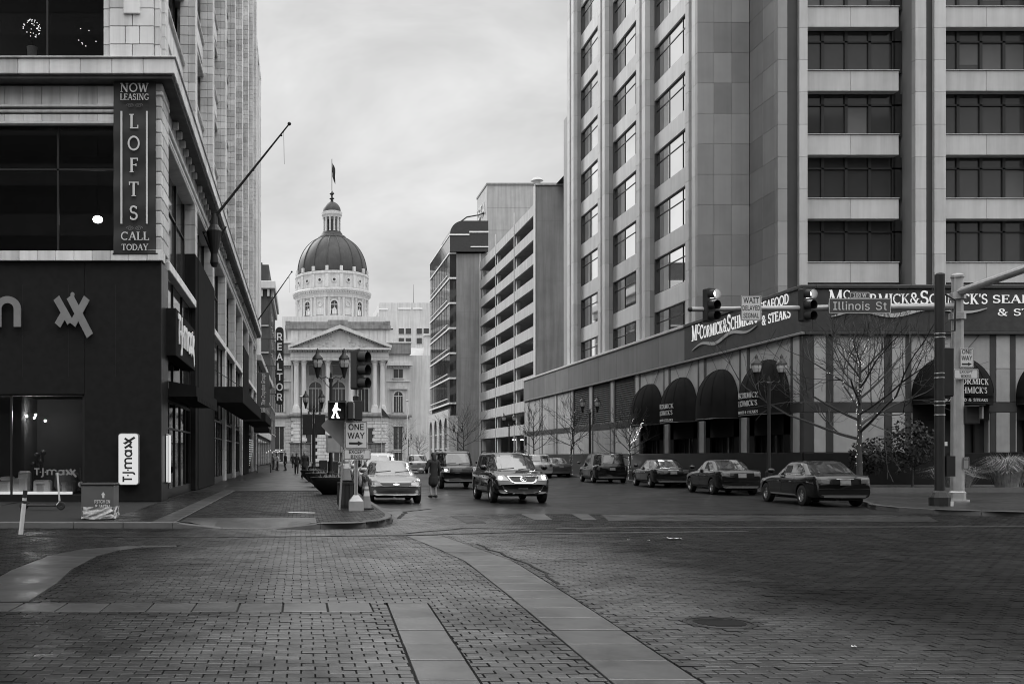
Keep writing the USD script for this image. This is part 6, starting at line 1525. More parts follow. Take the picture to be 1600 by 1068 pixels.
def scooter(lab, x, y, rot):
    t = thing('kick_scooter', lab, 'scooter', (x, y, WK), rot, world=False)
    MB().box(-.42, .38, -.08, .08, .1, .15, .02).build('deck', M['black'], t)
    for xx in (-.5, .5):
        w = MB().rev([(.03, -.025), (.09, -.03), (.115, -.02), (.115, .02), (.09, .03), (.03, .025)], (xx, 0, .115), 18, 'y').build('wheel', M['rubber'], t)
    MB().tube([(.38, 0, .13), (.46, 0, .22), (.40, 0, 1.02)], .026, 8).build('stem', M['sign_white'], t); MB().tube([(.40, -.25, 1.04), (.40, .25, 1.04)], .018, 8).build('handlebar', M['black'], t)
    MB().tube([(.5, 0, .115), (.46, 0, .24)], .03, 6).build('fork', M['black'], t); MB().tube([(-.5, 0, .24), (-.35, 0, .2), (-.42, 0, .13)], .02, 6).build('mudguard', M['black'], t)
scooter('kick scooter with white stem parked before the lit shop window', -7.05, 26.2, .05)
scooter('kick scooter cut by the left edge of the picture', -9.0, 24.6, .3)

# ------------------------------------------------------------------ street lamps with two lanterns, planters
def make_lamp(lab, x, y, H=5.9, near=True):
    t = thing('street_lamp', lab, 'street lamp', (x, y, WK), group='twin lantern street lamps along the street', world=False)
    MB().rev([(0, 0), (.2, 0), (.2, .12), (.14, .3), (.12, .75), (.14, .8), (.08, .9), (.065, 4.4), (.09, 4.45), (.09, 4.55), (.05, 4.6), (.045, 4.75), (0, 4.85)], seg=14).build('pole', M['iron'], t, smooth=35)
    for s in (-1, 1):
        MB().tube([(0, 0, 4.5), (s * .2, 0, 4.62), (s * .38, 0, 4.55), (s * .53, 0, 4.72), (s * .53, 0, 4.85)], .022, 6).build('arm', M['iron'], t)
        MB().tube([(s * .05, 0, 4.2), (s * .18, 0, 4.32), (s * .3, 0, 4.5)], .015, 5).build('scroll', M['iron'], t)
        b = MB().rev([(0, 4.55), (.05, 4.6), (.08, 4.75), (.13, 4.95), (.17, 5.0)], (s * .53, 0, 0), 12).build('lantern_cup', M['iron'], t, smooth=40)
        MB().rev([(.15, 5.0), (.2, 5.18), (.2, 5.28), (.18, 5.32)], (s * .53, 0, 0), 8).build('lantern_glass', M['lamp_glass'], b)
        MB().rev([(.22, 5.32), (.2, 5.4), (.1, 5.52), (.06, 5.6), (.07, 5.64), (.02, 5.75), (0, 5.78)], (s * .53, 0, 0), 12).build('lantern_cap', M['iron'], b, smooth=40)
        for q in range(4): MB().tube([(s * .53 + .155 * math.cos(q * PI / 2), .155 * math.sin(q * PI / 2), 5.0), (s * .53 + .21 * math.cos(q * PI / 2), .21 * math.sin(q * PI / 2), 5.3)], .012, 4).build('lantern_bar', M['iron'], b)
    return t
L0 = make_lamp('nearest twin lantern black street lamp on the left pavement above the planter', 1.2, 38.3)
lamps = [('second twin lantern street lamp on the left pavement, with pale lantern tops', .85, 63), ('third twin lantern street lamp far along the left pavement', 1.3, 92),
         ('nearest street lamp on the right pavement in front of the awnings', 19.75, 40.5), ('street lamp on the right pavement before the louvres', 20.6, 68.4), ('street lamp before the parking garage bands', 20.7, 95.4), ('far street lamp on the right beside the bare tree and plain wall', 20.6, 126), ('most distant street lamp before the statehouse wing', 20.6, 184)]
for lab, x, y in lamps: dup(L0, 'street_lamp', lab, (x, y, WK))
def make_planter(lab, x, y, plants=True):
    t = thing('bowl_planter', lab, 'planter', (x, y, WK), group='round bowl planters along the left kerb', world=False)
    MB().rev([(0, 0), (.32, 0), (.36, .06), (.62, .28), (.74, .5), (.78, .6), (.78, .66), (.7, .66), (.66, .58), (0, .55)], seg=28).build('bowl', M['iron'], t, smooth=35)
    pr = random.Random(9); mb = MB()
    for k in range(130):
        a, r = pr.uniform(0, 2 * PI), .6 * math.sqrt(pr.random()); b = np.array((r * math.cos(a), r * math.sin(a), .56)); d_ = np.array((pr.uniform(-.12, .12), pr.uniform(-.12, .12), pr.uniform(.08, .28)))
        w = np.array((-math.sin(a), math.cos(a), 0)) * .02
        mb.raw([b - w, b + w, b + d_], [(0, 1, 2)])
    mb.build('dry_plants', M['grass'], t, kind='stuff')
    return t
P0 = make_planter('nearest black bowl planter by the near lamp post', 1.15, 37.0)
dup(P0, 'bowl_planter', 'second black bowl planter farther along the left kerb beside the walking person', (.75, 55, WK))
dup(P0, 'bowl_planter', 'third dark bowl planter far along the left kerb', (.9, 74, WK))
dup(P0, 'bowl_planter', 'dark bowl planter between the first and second lamp posts', (1.0, 46, WK))
# hanging banners on second lamp
for s, lab in ((-1, 'dark square hanging panel on the left of the second lamp post'), (1, 'dark square hanging panel on the right of the second lamp post')):
    t = thing('lamp_banner', lab, 'banner', (.85, 63, 3)); MB().box(.85 + s * .08, .85 + s * .75, 62.97, 63.0, 3.0, 4.3, .01).build('cloth', M['cloth_dark'], t); MB().tube([(.85, 63, 4.3), (.85 + s * .8, 63, 4.3)], .02, 5).build('rod', M['iron'], t)
for x, y, h, lab in ((.05, 128, 9.5, 'thin dark pole far down the left pavement before the statehouse'), (20.0, 180, 12.0, 'tall pale pole standing before the statehouse wing')):
    t = thing('tall_pole', lab, 'pole', (x, y, 0)); MB().tube([(x, y, 0), (x, y, h)], .1, 8).build('shaft', M['lime'] if x > 5 else M['iron'], t); MB().sphere((x, y, h), .16, 1, (1.6, 1, .8)).build('head', M['galv'], t)
t = thing('drooping_flag', 'dark flag drooping from a pole before the statehouse pavilion', 'flag', (17.2, 205, 0)); MB().tube([(17.2, 205, 0), (17.2, 205, 12.5)], .07, 6).build('pole', M['galv'], t)
MB().raw([(17.25, 205, 11.9), (17.25, 205, 10.3), (19.2, 205.1, 9.6), (17.9, 205.1, 11.2)], [(0, 1, 2, 3)]).build('cloth', M['cloth_dark'], t)
# sidewalk furniture in the distance
t = thing('cafe_table', 'dark pavement table under the far canopy at left', 'table', (-3.4, 85, WK)); MB().box(-4.0, -2.6, 84.6, 85.4, .82, .88, .01).build('top', M['black'], t)
for x in (-3.9, -2.7): MB().box(x, x + .08, 84.7, 85.3, WK, .82).build('leg', M['black'], t)
for x, y, lab in ((1.4, 60, 'dark news box on the left pavement before the parked cars'), (1.6, 48, 'dark upright post box beside the second bowl planter')):
    t = thing('news_box', lab, 'news box', (x, y, WK)); MB().box(x - .25, x + .25, y - .25, y + .25, WK + .2, 1.35, .04).build('cabinet', M['iron'], t); bx('window', M['win_dark'], t, x - .2, x + .2, y - .265, y - .25, .8, 1.2); bx('foot', M['iron'], t, x - .15, x + .15, y - .15, y + .15, WK, WK + .2)

# ------------------------------------------------------------------ planting beds, grasses and bare trees
def bed(lab, pts, z=.28):
    t = thing('planting_bed', lab, 'planting bed', (pts[0][0], pts[0][1], WK)); p = Polygon(pts); T = np.eye(4); T[2, 3] = WK
    MB().prism(p.difference(p.buffer(-.18)), T, .2).build('edging', M['kerb'], t); T = np.eye(4); T[2, 3] = WK
    MB().prism(p.buffer(-.19), T, .12).build('soil', M['bark'], t)
bed('low stone edged planting bed before the front wall of the podium', [(22.9, 38.6), (31.2, 38.6), (31.2, 42.7), (22.9, 42.7)])
def grass_clump(lab, x, y, r, h, n=520, seed=1):
    g = random.Random(seed); mb = MB()
    for k in range(n):
        a, q = g.uniform(0, 2 * PI), r * .45 * math.sqrt(g.random()); b = np.array((x + q * math.cos(a), y + q * math.sin(a), WK + .1))
        out = g.uniform(.2, 1.0); L = h * g.uniform(.55, 1.05); dirv = np.array((math.cos(a), math.sin(a), 0))
        m1 = b + dirv * r * .35 * out + Z * L * .75; e = b + dirv * r * out * 1.1 + Z * L * (1 - .45 * out); w = np.array((-math.sin(a), math.cos(a), 0)) * .012
        mb.raw([b - w, b + w, m1 + w, m1 - w, e], [(0, 1, 2, 3)]); mb.raw([m1 - w, m1 + w, e], [(0, 1, 2)])
    t = thing('ornamental_grass', lab, 'grass clump', (x, y, WK)); mb.build('blades', M['grass'], t, kind='stuff')
grass_clump('spreading dry grass clump left of the black signal column', 27.0, 39.6, 1.15, 1.2, 520, 1)
grass_clump('tall dry grass clump right of the pale signal pole', 29.4, 39.9, 1.0, 1.75, 620, 2)
def shrub(lab, x, y, r, h, seed, ball=False):
    g = random.Random(seed); t = thing('shrub', lab, 'shrub', (x, y, WK)); mb = MB()
    for k in range(900):
        v = np.array([g.gauss(0, 1) for _ in range(3)]); v /= np.linalg.norm(v); rr = g.uniform(.55, 1.0) * (1 + .25 * math.sin(5 * v[0] + seed) * math.cos(4 * v[2]))
        c = np.array((x, y, h)) + v * rr * r; d1 = np.array([g.gauss(0, 1) for _ in range(3)]); d1 *= .09 / np.linalg.norm(d1); d2 = np.cross(d1, v); d2 *= .05 / max(1e-6, np.linalg.norm(d2))
        mb.raw([c - d1, c + d2, c + d1, c - d2], [(0, 1, 2, 3)])
    mb.build('crown', M['leaf'], t); MB().tube([(x, y, WK), (x + .03, y, h)], .05, 6).build('trunk', M['bark'], t)
shrub('dark round shrub before the podium front near the corner', 24.3, 41.2, .75, 1.55, 3)
shrub('dark leafy shrub between the bare lit tree and the arch', 26.5, 41.6, 1.15, 2.1, 6)
def tree_geo(seed, h, spread, levels=5, r0=.11, upright=.55, trunk=.32):
    """a straight leader with rising side limbs that fork into fine twigs"""
    g = random.Random(seed); tr, br, tips, segs = MB(), MB(), [], []
    def grow(p, d_, L, r, lev):
        n = 4; pts = [p]; q = p.copy(); dd = d_.copy()
        for k in range(n):
            dd = dd + np.array([g.gauss(0, .07), g.gauss(0, .07), g.gauss(.05 * upright, .05)]); dd /= np.linalg.norm(dd); q = q + dd * L / n; pts.append(q.copy())
        br.tube(pts, np.maximum(np.linspace(r, r * .55, n + 1), .009), 5 if lev < 2 else 3, cap=False); segs.append((lev, pts))
        if lev >= levels: tips.append(q); return
        k = g.choice((2, 3)) if lev < 2 else g.choice((2, 3, 3))
        for j in range(k):
            at = pts[-1] if j == 0 else pts[g.randint(1, n - 1)]
            a = g.uniform(0, 2 * PI); ax = np.cross(dd, (math.cos(a), math.sin(a), .3)); ax /= np.linalg.norm(ax)
            nd = dd + ax * (g.uniform(.25, .45) if j == 0 else g.uniform(.55, 1.0)) * spread * 1.6; nd[2] += .12 * upright; nd /= np.linalg.norm(nd)
            grow(at, nd, L * g.uniform(.6, .8), r * (.62 if j == 0 else .5), lev + 1)
    n = 9; pts = [np.zeros(3)]
    for k in range(n): pts.append(pts[-1] + np.array([g.gauss(0, .03 * h / 6), g.gauss(0, .03 * h / 6), h * .78 / n]))
    rad = r0 * np.linspace(1, .22, n + 1); rad[0] *= 1.35
    tr.tube(pts, rad, 8); segs.append((0, pts))
    a = g.uniform(0, 2 * PI); k0 = trunk * 1.15
    m_ = 16
    for k in range(m_):
        f = k0 + (1 - k0) * (k / (m_ - 1)) ** .9; i = min(n - 1, int(f * n)); p = pts[i] + (pts[i + 1] - pts[i]) * (f * n - i if f < 1 else 1)
        a += 2.4 + g.uniform(-.4, .4); el = (.35 + .75 * (k / m_)) * (.6 + upright * .5)
        d_ = np.array((math.cos(a) * math.cos(el), math.sin(a) * math.cos(el), math.sin(el))); L = h * spread * .52 * (1.15 - .62 * k / m_) * g.uniform(.8, 1.15)
        grow(p, d_, L, r0 * .48 * (1.05 - .6 * k / m_), 1)
    return tr, br, tips, segs
def bare_tree(lab, x, y, seed, h, spread=.55, levels=5, r0=.1, name='bare_tree', upright=.6, trunk=.34, lights=None, lit_prob=.5, lab2=''):
    tr, br, tips, segs = tree_geo(seed, h, spread, levels, r0, upright, trunk)
    zmax = max(p[2] for p in tips); k = h / zmax
    t = thing(name, lab, 'tree', (x, y, WK), world=False)
    for mb, nm in ((tr, 'trunk'), (br, 'crown')):
        mb.v = [v * np.array((k ** .8, k ** .8, k)) for v in mb.v]; mb.build(nm, M['bark'], t, smooth=60 if nm == 'trunk' else False)
    if lights:
        g = random.Random(seed + 50); b = MB(); n = 0
        cand = [(lev, pts) for lev, pts in segs if lev <= lights]
        for lev, pts in cand:
            if lev > 0 and g.random() > lit_prob: continue
            for a, c in zip(pts[:-1], pts[1:]):
                for q in range(7 if lev == 0 else 2):
                    p = (a + (c - a) * g.random()) * np.array((k ** .8, k ** .8, k)); an = g.uniform(0, 2 * PI); off_ = .12 if lev == 0 else .06
                    b.sphere((p[0] + off_ * math.cos(an), p[1] + off_ * math.sin(an), p[2]), .015, 0); n += 1
        s = thing('fairy_lights', lab2, 'string lights', (x, y, WK), world=False)
        b.build('bulb', M['glow_bulb'], s, kind='stuff')
bare_tree('large bare tree wound with tiny lights before the podium front wall', 23.4, 40.2, 21, 8.4, .60, 5, .16, lights=1, lit_prob=.45, lab2='tiny white lights wound through the large bare tree by the front wall')
bare_tree('bare street tree wrapped in lights before the panelled podium wall', 20.95, 74.5, 5, 6.6, .55, 4, .09, lights=1, lit_prob=.25, lab2='tiny lights on the bare tree left of the lamp by the louvres')
bare_tree('small bare tree with a bright lit branch by the first far awning', 20.85, 60.7, 12, 5.4, .6, 4, .085, lights=1, lit_prob=.35, lab2='bright white lights on the small bare tree beside the far awning')
bare_tree('upright young bare tree by the far end of the podium', 20.9, 86.3, 9, 6.5, .28, 4, .08, upright=.9)
bare_tree('wide bare tree before the plain wall of the glass building', 19.0, 112, 31, 8.5, .6, 4, .12)
bare_tree('distant bare tree on the statehouse lawn right of the stair block', 21.0, 200, 41, 9.5, .6, 4, .14)
bare_tree('low distant bare tree before the statehouse pavilion', 25.0, 203, 44, 7.0, .65, 4, .12)
lb = thing('lit_branch', 'brightly wound cluster of white lights on one leaning branch', 'string lights', (20.85, 60.5, 2.4)); g = random.Random(8); b = MB()
p0, p1 = np.array((20.9, 60.5, 2.45)), np.array((21.75, 60.4, 4.1))
for k in range(70): q = p0 + (p1 - p0) * g.random() ** 1.1; b.sphere(q + np.array([g.uniform(-.09, .09), g.uniform(-.06, .06), g.uniform(-.06, .06)]), .022, 0)
b.build('bulb', M['glow_bulb'], lb, kind='stuff'); MB().tube([(20.85, 60.7, 2.2), p0, p1], [.04, .03, .012], 5).build('branch', M['bark'], lb)
ps = thing('parking_sign', 'small white upright notice at the far end of the podium', 'sign', (20.9, 89.5, 2)); MB().box(20.8, 21.12, 89.5, 89.53, 2.2, 4.0, .02).build('panel', M['sign_white'], ps); MB().tube([(20.96, 89.55, WK), (20.96, 89.55, 4.0)], .04, 6).build('post', M['galv'], ps); bx('mark', M['sign_black'], ps, 20.86, 21.06, 89.485, 89.5, 2.6, 3.4)
# ------------------------------------------------------------------ vehicles
def cast(V, F, P, d):
    """first hits of rays P + t d on a triangle mesh (nan where none)"""
    d = np.asarray(d, float); a, e1, e2 = V[F[:, 0]], V[F[:, 1]] - V[F[:, 0]], V[F[:, 2]] - V[F[:, 0]]
    h = np.cross(d, e2); det = (e1 * h).sum(1); ok = np.abs(det) > 1e-12; a, e1, e2, h, det = a[ok], e1[ok], e2[ok], h[ok], det[ok]
    out = np.full(len(P), np.nan)
    for i, p in enumerate(P):
        s = p - a; u = (s * h).sum(1) / det; q = np.cross(s, e1); v = (q @ d) / det; t = (e2 * q).sum(1) / det
        m = (u >= -1e-6) & (v >= -1e-6) & (u + v <= 1 + 1e-6) & (t > 0)
        if m.any(): out[i] = t[m].min()
    return out
def patch(V, F, poly, axis, sign, off=.006, step=.09):
    """polygon drawn in the side (x,z) or end (y,z) view laid onto the body from outside; sign = side it lies on"""
    mb = MB()
    for g in getattr(poly, 'geoms', [poly]):
        if g.is_empty or g.geom_type != 'Polygon': continue
        g = g.segmentize(step); x0, z0, x1, z1 = g.bounds
        pts = [p for r in [g.exterior, *g.interiors] for p in r.coords[:-1]]
        gi = g.buffer(-step * .35)
        for x in np.arange(x0 + step / 2, x1, step):
            for z in np.arange(z0 + step / 2, z1, step):
                if not gi.is_empty and gi.contains(Point(x, z)): pts.append((x, z))
        pts = np.array(pts)
        if len(pts) < 3: continue
        try: tri = Delaunay(pts).simplices
        except Exception: continue
        gb = g.buffer(1e-4)
        tri = np.array([t for t in tri if gb.contains(Point(pts[t].mean(0))) and abs(np.cross(pts[t[1]] - pts[t[0]], pts[t[2]] - pts[t[0]])) > 1e-7])
        if not len(tri): continue
        if axis == 'y': P = np.c_[pts[:, 0], np.full(len(pts), sign * 4.0), pts[:, 1]]; d = np.array((0, -sign, 0.0))
        else: P = np.c_[np.full(len(pts), sign * 6.0), pts[:, 0], pts[:, 1]]; d = np.array((-sign, 0, 0.0))
        t = cast(V, F, P, d); ok = ~np.isnan(t)
        if not ok.any(): continue
        t[~ok] = np.nanmax(t); Q = P + d * (t - off)[:, None]
        tri = np.array([q for q in tri if ok[q].all()])
        if not len(tri): continue
        n = np.cross(Q[tri[:, 1]] - Q[tri[:, 0]], Q[tri[:, 2]] - Q[tri[:, 0]]); fl = (n @ d) > 0; tri[fl] = tri[fl][:, ::-1]
        mb.raw(Q, tri)
    return mb
def poly_mirror(p): return affinity.scale(p, -1, 1, origin=(0, 0))
SPEC = {
    'sedan': dict(L=4.85, W=1.84, H=1.44, wb=2.78, r=.33, prof=[(-2.42, .70), (-2.38, .88), (-2.25, .985), (-1.6, 1.0), (-1.0, .96), (.9, .95), (1.3, .92), (1.9, .84), (2.2, .76), (2.36, .66), (2.42, .56)], cab=(1.18, -1.92, .30, -1.05, .90), zb=.23),
    'saloon': dict(L=4.75, W=1.80, H=1.46, wb=2.70, r=.33, prof=[(-2.37, .68), (-2.33, .90), (-2.2, 1.02), (-1.7, 1.03), (-1.0, .98), (.85, .96), (1.3, .93), (1.9, .83), (2.15, .75), (2.3, .64), (2.37, .55)], cab=(1.2, -1.80, .25, -.85, .92), zb=.23),
    'suv': dict(L=5.05, W=1.93, H=1.73, wb=2.88, r=.38, prof=[(-2.52, .72), (-2.48, 1.0), (-2.3, 1.08), (-1.0, 1.06), (.9, 1.09), (1.3, 1.07), (1.95, .97), (2.25, .87), (2.42, .76), (2.52, .62)], cab=(1.38, -2.40, .45, -2.02, 1.0), zb=.28),
    'boxy': dict(L=4.8, W=1.95, H=1.86, wb=2.75, r=.38, prof=[(-2.4, .8), (-2.36, 1.05), (-2.25, 1.15), (-1.0, 1.15), (1.0, 1.14), (1.3, 1.12), (2.0, 1.09), (2.25, 1.06), (2.36, .95), (2.4, .75)], cab=(1.05, -2.33, .62, -2.22, 1.08), zb=.32),
    'van': dict(L=5.1, W=1.97, H=1.76, wb=3.03, r=.34, prof=[(-2.55, .75), (-2.5, 1.0), (-2.4, 1.05), (-1.0, 1.05), (1.2, 1.04), (1.6, 1.0), (2.1, .88), (2.35, .78), (2.48, .66), (2.55, .55)], cab=(1.95, -2.48, .75, -2.22, .98), zb=.22),
}
def car(kind, lab, x, y, rot, paint='car_black', cat='car', nm='parked_car', lights_on=False, front='plain', group=None, two_tone=False, detail=2, roof=None):
    sp = SPEC[kind]; L, W, H, r = sp['L'], sp['W'], sp['H'], sp['r']
    t = thing(nm, lab, cat, (x, y, 0), rot, group, world=False)
    # lower body
    pr = np.array(sp['prof']); half = L / 2
    xs = np.concatenate([-half + np.array([0, .04, .1, .2, .32]), np.linspace(-half + .5, half - .5, 26), half - np.array([.32, .2, .1, .04, 0])])
    rows = []
    for xx in xs:
        q = abs(xx) / half; w = W / 2 * (1 - .05 * q ** 3 - .10 * q ** 14); zt = np.interp(xx, pr[:, 0], pr[:, 1]); zb = sp['zb'] + .06 * q ** 8
        zt = max(zt, zb + .3); zm = (zb + .3 + zt - .13) / 2
        if zt - zb < .55: pts = [(0, zb), (.8, zb), (.93, zb + .03), (.98, zb + .08), (1, zb + .14), (1, (zb + zt) / 2), (.985, zt - .09), (.955, zt - .035), (.90, zt - .004), (.55, zt + .012), (0, zt + .02)]
        else: pts = [(0, zb), (.8, zb), (.93, zb + .04), (.985, zb + .13), (.995, zb + .28), (.99, zm), (1.0, zt - .16), (.965, zt - .05), (.905, zt - .004), (.55, zt + .018), (0, zt + .03)]
        e = min(1, max(0, (q - .72) / .28)); e = e * e * (3 - 2 * e)
        row = [(xx - math.copysign(.24 if xx > 0 else .12, xx) * e * p[0] ** 2.2, p[0] * w, p[1]) for p in pts]
        full = row + [(a, -b, c) for a, b, c in row[-2:0:-1]]; rows.append(full)
    n = len(rows[0]); V = np.array(rows).reshape(-1, 3); F = []
    for i in range(len(xs) - 1):
        for j in range(n): a, b = i * n + j, i * n + (j + 1) % n; F += [(a, a + n, b + n), (a, b + n, b)]
    c0, c1 = len(V), len(V) + 1; V = np.vstack([V, np.array(rows[0]).mean(0), np.array(rows[-1]).mean(0)]); b = (len(xs) - 1) * n
    for j in range(n): F += [(c0, j, (j + 1) % n), (c1, b + (j + 1) % n, b + j)]
    tm = trimesh.Trimesh(V, F, process=False)
    if tm.volume < 0: tm.invert()
    man = m3.Manifold(m3.Mesh(np.array(tm.vertices, np.float32), np.array(tm.faces, np.uint32)))
    # cabin
    bf, br_, rf, rr, z0 = sp['cab']; wb_, wr = W / 2 * .93, W / 2 * (.80 if kind in ('boxy', 'van') else .72 if kind != 'suv' else .76)
    def ring(xf, xr, w, z, ex=5.0, k=28):
        out = []
        for a in np.linspace(0, 2 * PI, k, endpoint=False):
            c, s = math.cos(a), math.sin(a); cx, cy = math.copysign(abs(c) ** (2 / ex), c), math.copysign(abs(s) ** (2 / ex), s)
            px_ = (xf + xr) / 2 + (xf - xr) / 2 * cx
            if z > z0 + .1: px_ -= .10 * cy * cy * (1 if cx > 0 else -1) * .6
            out.append((px_, w * cy, z))
        return out
    pts = ring(bf, br_, wb_, z0) + ring(rf + .10, rr - .06, wr + .03, H - .10) + ring(rf - .02, rr + .06, wr - .03, H - .035) + ring(rf - .25, rr + .3, wr - .22, H)
    cabm = m3.Manifold.hull_points(np.array(pts))
    body = man + cabm
    wx = sp['wb'] / 2 + .04
    for sx in (wx, -wx + .06):
        for sy in (-1, 1):
            cyl = m3.Manifold.cylinder(.5, r + .055, r + .055, 28).rotate([90, 0, 0]).translate([sx, sy * (W / 2 + .25 - .25) + (.25 if sy > 0 else .25), r + .01])
            body = body - cyl
    bm = body.to_mesh(); BV, BF = np.array(bm.vert_properties[:, :3], float), np.array(bm.tri_verts)
    bn = MB().raw(BV, BF).build('body', M[paint], t, smooth=32)
    if roof: pass
    cm = cabm.to_mesh(); CV, CF = np.array(cm.vert_properties[:, :3], float), np.array(cm.tri_verts)
    def put(nm_, poly, axis, sign, mat, off=.006, par=None, V_=BV, F_=BF, step=.09, label=None):
        return patch(V_, F_, poly, axis, sign, off, step).build(nm_, M[mat], par or t, label)
    zr = H - .075; X_ = lambda tt, a, c: a + (c - a) * tt
    fx = lambda z: X_((z - z0) / (H - .10 - z0), bf, rf + .10); rx = lambda z: X_((z - z0) / (H - .10 - z0), br_, rr - .06)
    wz = lambda z: X_((z - z0) / (H - .10 - z0), wb_, wr + .03)
    zl, zh = z0 + .14, H - .145
    # windows
    ws = Polygon([(-wz(zl) * .86, zl - .02), (wz(zl) * .86, zl - .02), (wz(zh) * .86, zh + .06), (-wz(zh) * .86, zh + .06)]).buffer(-.04).buffer(.04)
    put('windscreen', ws, 'x', 1, 'car_glass', V_=CV, F_=CF)
    rw = Polygon([(-wz(zl) * .80, zl + .03), (wz(zl) * .80, zl + .03), (wz(zh) * .80, zh + .03), (-wz(zh) * .80, zh + .03)]).buffer(-.06).buffer(.06)
    put('rear_window', rw, 'x', -1, 'car_glass', V_=CV, F_=CF)
    xa, xb = fx(zl) - .22, rx(zl) + (.30 if kind in ('sedan', 'saloon') else .18); xc_, xd = fx(zh) - .16, rx(zh) + (.22 if kind in ('sedan', 'saloon') else .12)
    side = Polygon([(xa, zl), (xb, zl), (xd, zh), (xc_, zh)])
    mid = [.12 - .2 * (kind == 'van')] if kind in ('sedan', 'saloon') else [.10, -.98] if kind != 'van' else [.45, -.75]
    pill = shapely.union_all([sbox(m_ - .045, 0, m_ + .045, 3) for m_ in mid])
    panes = side.difference(pill)
    for sgn in (-1, 1):
        for g in getattr(panes, 'geoms', [panes]):
            put('side_window', g.buffer(-.03).buffer(.03), 'y', sgn, 'car_glass', V_=CV, F_=CF)
        if detail:
            ztop = np.interp(0, pr[:, 0], pr[:, 1])
            seams = [LineString([(m_ , .36), (m_, ztop - .05)]) for m_ in mid + [bf - .18, mid[-1] - .98 if kind in ('sedan', 'saloon') else mid[-1] - .05]]
            put('door_seam', shapely.union_all([s.buffer(.007, cap_style=2) for s in seams]), 'y', sgn, 'rubber', .003, step=.12)
            for m_ in mid[:1] + [mid[0] - .95]: put('door_handle', sbox(m_ - .0 + .08, ztop - .2, m_ + .26, ztop - .165), 'y', sgn, paint if paint != 'car_black' else 'chrome', .025)
            put('sill_trim', sbox(-wx + r + .12, .32, wx - r - .1, .37), 'y', sgn, 'plastic' if front != 'chrome_line' else 'chrome', .012)
            put('belt_trim', sbox(xb, zl - .05, xa, zl - .03), 'y', sgn, 'chrome', .006)
        mz = zl + .06; mx = fx(zl) - .28
        MB().sphere((mx, sgn * (W / 2 + .10), mz), 1, 2, (.09, .12, .085)).build('wing_mirror', M[paint], t)
        for sx in (wx, -wx + .06):
            w = MB().rev([(r * .62, -.11), (r * .9, -.11), (r, -.085), (r, .085), (r * .9, .11), (r * .62, .11)], (sx, sgn * (W / 2 - .125), r), 28, 'y').build('wheel', M['rubber'], t, smooth=40)
            yf = sgn * (W / 2 - .125 + .085)
            mb = MB().rev([(r * .55, yf - sgn * .1), (r * .64, yf), (r * .68, yf + sgn * .012), (r * .62, yf + sgn * .01)], (sx, 0, r), 28, 'y')
            mb.rev([(0, yf - sgn * .0), (r * .16, yf), (r * .2, yf - sgn * .03)], (sx, 0, r), 14, 'y')
            for k in range(5):
                a = k * 2 * PI / 5 + .3
                c, s = math.cos(a), math.sin(a); c2, s2 = -s, c; h0, h1 = r * .09, r * .13
                v = []
                for rad, h in ((r * .12, h0), (r * .64, h1)):
                    for q in (-h, h): v.append((sx + c * rad + c2 * q, yf - sgn * .005, r + s * rad + s2 * q))
                v += [(p[0], p[1] - sgn * .05, p[2]) for p in v]
                mb.raw(v, [(0, 1, 3, 2), (0, 4, 5, 1), (2, 3, 7, 6), (0, 2, 6, 4), (1, 5, 7, 3)])
            mb.build('rim', M['alloy'], w)
            MB().rev([(0, yf - sgn * .09), (r * .6, yf - sgn * .09)], (sx, 0, r), 20, 'y').build('brake_disc', M['iron'], w)
    zf = pr[-3, 1]                                       # bonnet edge height
    # --- front face
    hl = {'sedan': [(.46, zf - .16), (.60, zf - .02), (.86, zf + .09), (.90, zf - .05), (.80, zf - .16)], 'suv': [(.50, .80), (.60, .93), (.86, 1.0), (.93, .88), (.80, .79)],
          'boxy': [(.58, .82), (.58, 1.03), (.90, 1.03), (.90, .82)]}.get(kind if kind in ('suv', 'boxy') else 'sedan')
    hp = Polygon(hl).buffer(.02)
    for p in (hp, poly_mirror(hp)):
        hn = put('headlight', p, 'x', 1, 'lamp_clear', .012)
        if hn is not None and lights_on:
            c = p.centroid; put('lit_bulb', Point(c.x, c.y).buffer(.06), 'x', 1, 'glow_hot', .03, hn, step=.05)
    if front == 'wing':                                   # chrome edged five point grille with winged oval emblem
        gp = Polygon([(-.48, .92), (.48, .92), (.40, .76), (.28, .71), (-.28, .71), (-.40, .76)])
        put('grille', gp, 'x', 1, 'plastic', .010); put('grille_surround', gp.buffer(.022).difference(gp.buffer(-.012)), 'x', 1, 'chrome', .02, step=.03)
        put('grille_bar', shapely.union_all([sbox(-.42, z, .42, z + .012) for z in (.77, .87)]), 'x', 1, 'iron', .015)
        em = shapely.union_all([affinity.scale(Point(0, .825).buffer(1), .105, .078, origin=(0, .825)).difference(affinity.scale(Point(0, .825).buffer(1), .088, .062, origin=(0, .825))), LineString([(-.092, .86), (-.05, .845), (0, .79), (.05, .845), (.092, .86)]).buffer(.012)])
        put('emblem', em, 'x', 1, 'chrome', .03, step=.012)
        lip = LineString([(-.68, .60), (-.62, .47), (-.5, .38), (-.3, .345), (.3, .345), (.5, .38), (.62, .47), (.68, .60)])
        put('lower_intake', Polygon(list(lip.coords)).buffer(-.03), 'x', 1, 'plastic', .008); put('chrome_lip', lip.buffer(.016), 'x', 1, 'chrome', .016, step=.04)
        put('number_plate_bar', sbox(-.16, .50, .16, .53), 'x', 1, 'sign_white', .02)
    elif front == 'bow':
        gp = sbox(-.50, zf - .14, .50, zf - .05); put('grille', gp, 'x', 1, 'plastic', .01)
        em = shapely.union_all([sbox(-.10, zf - .115, .10, zf - .085), sbox(-.045, zf - .13, .045, zf - .07)]); put('emblem', em, 'x', 1, 'chrome', .022, step=.03)
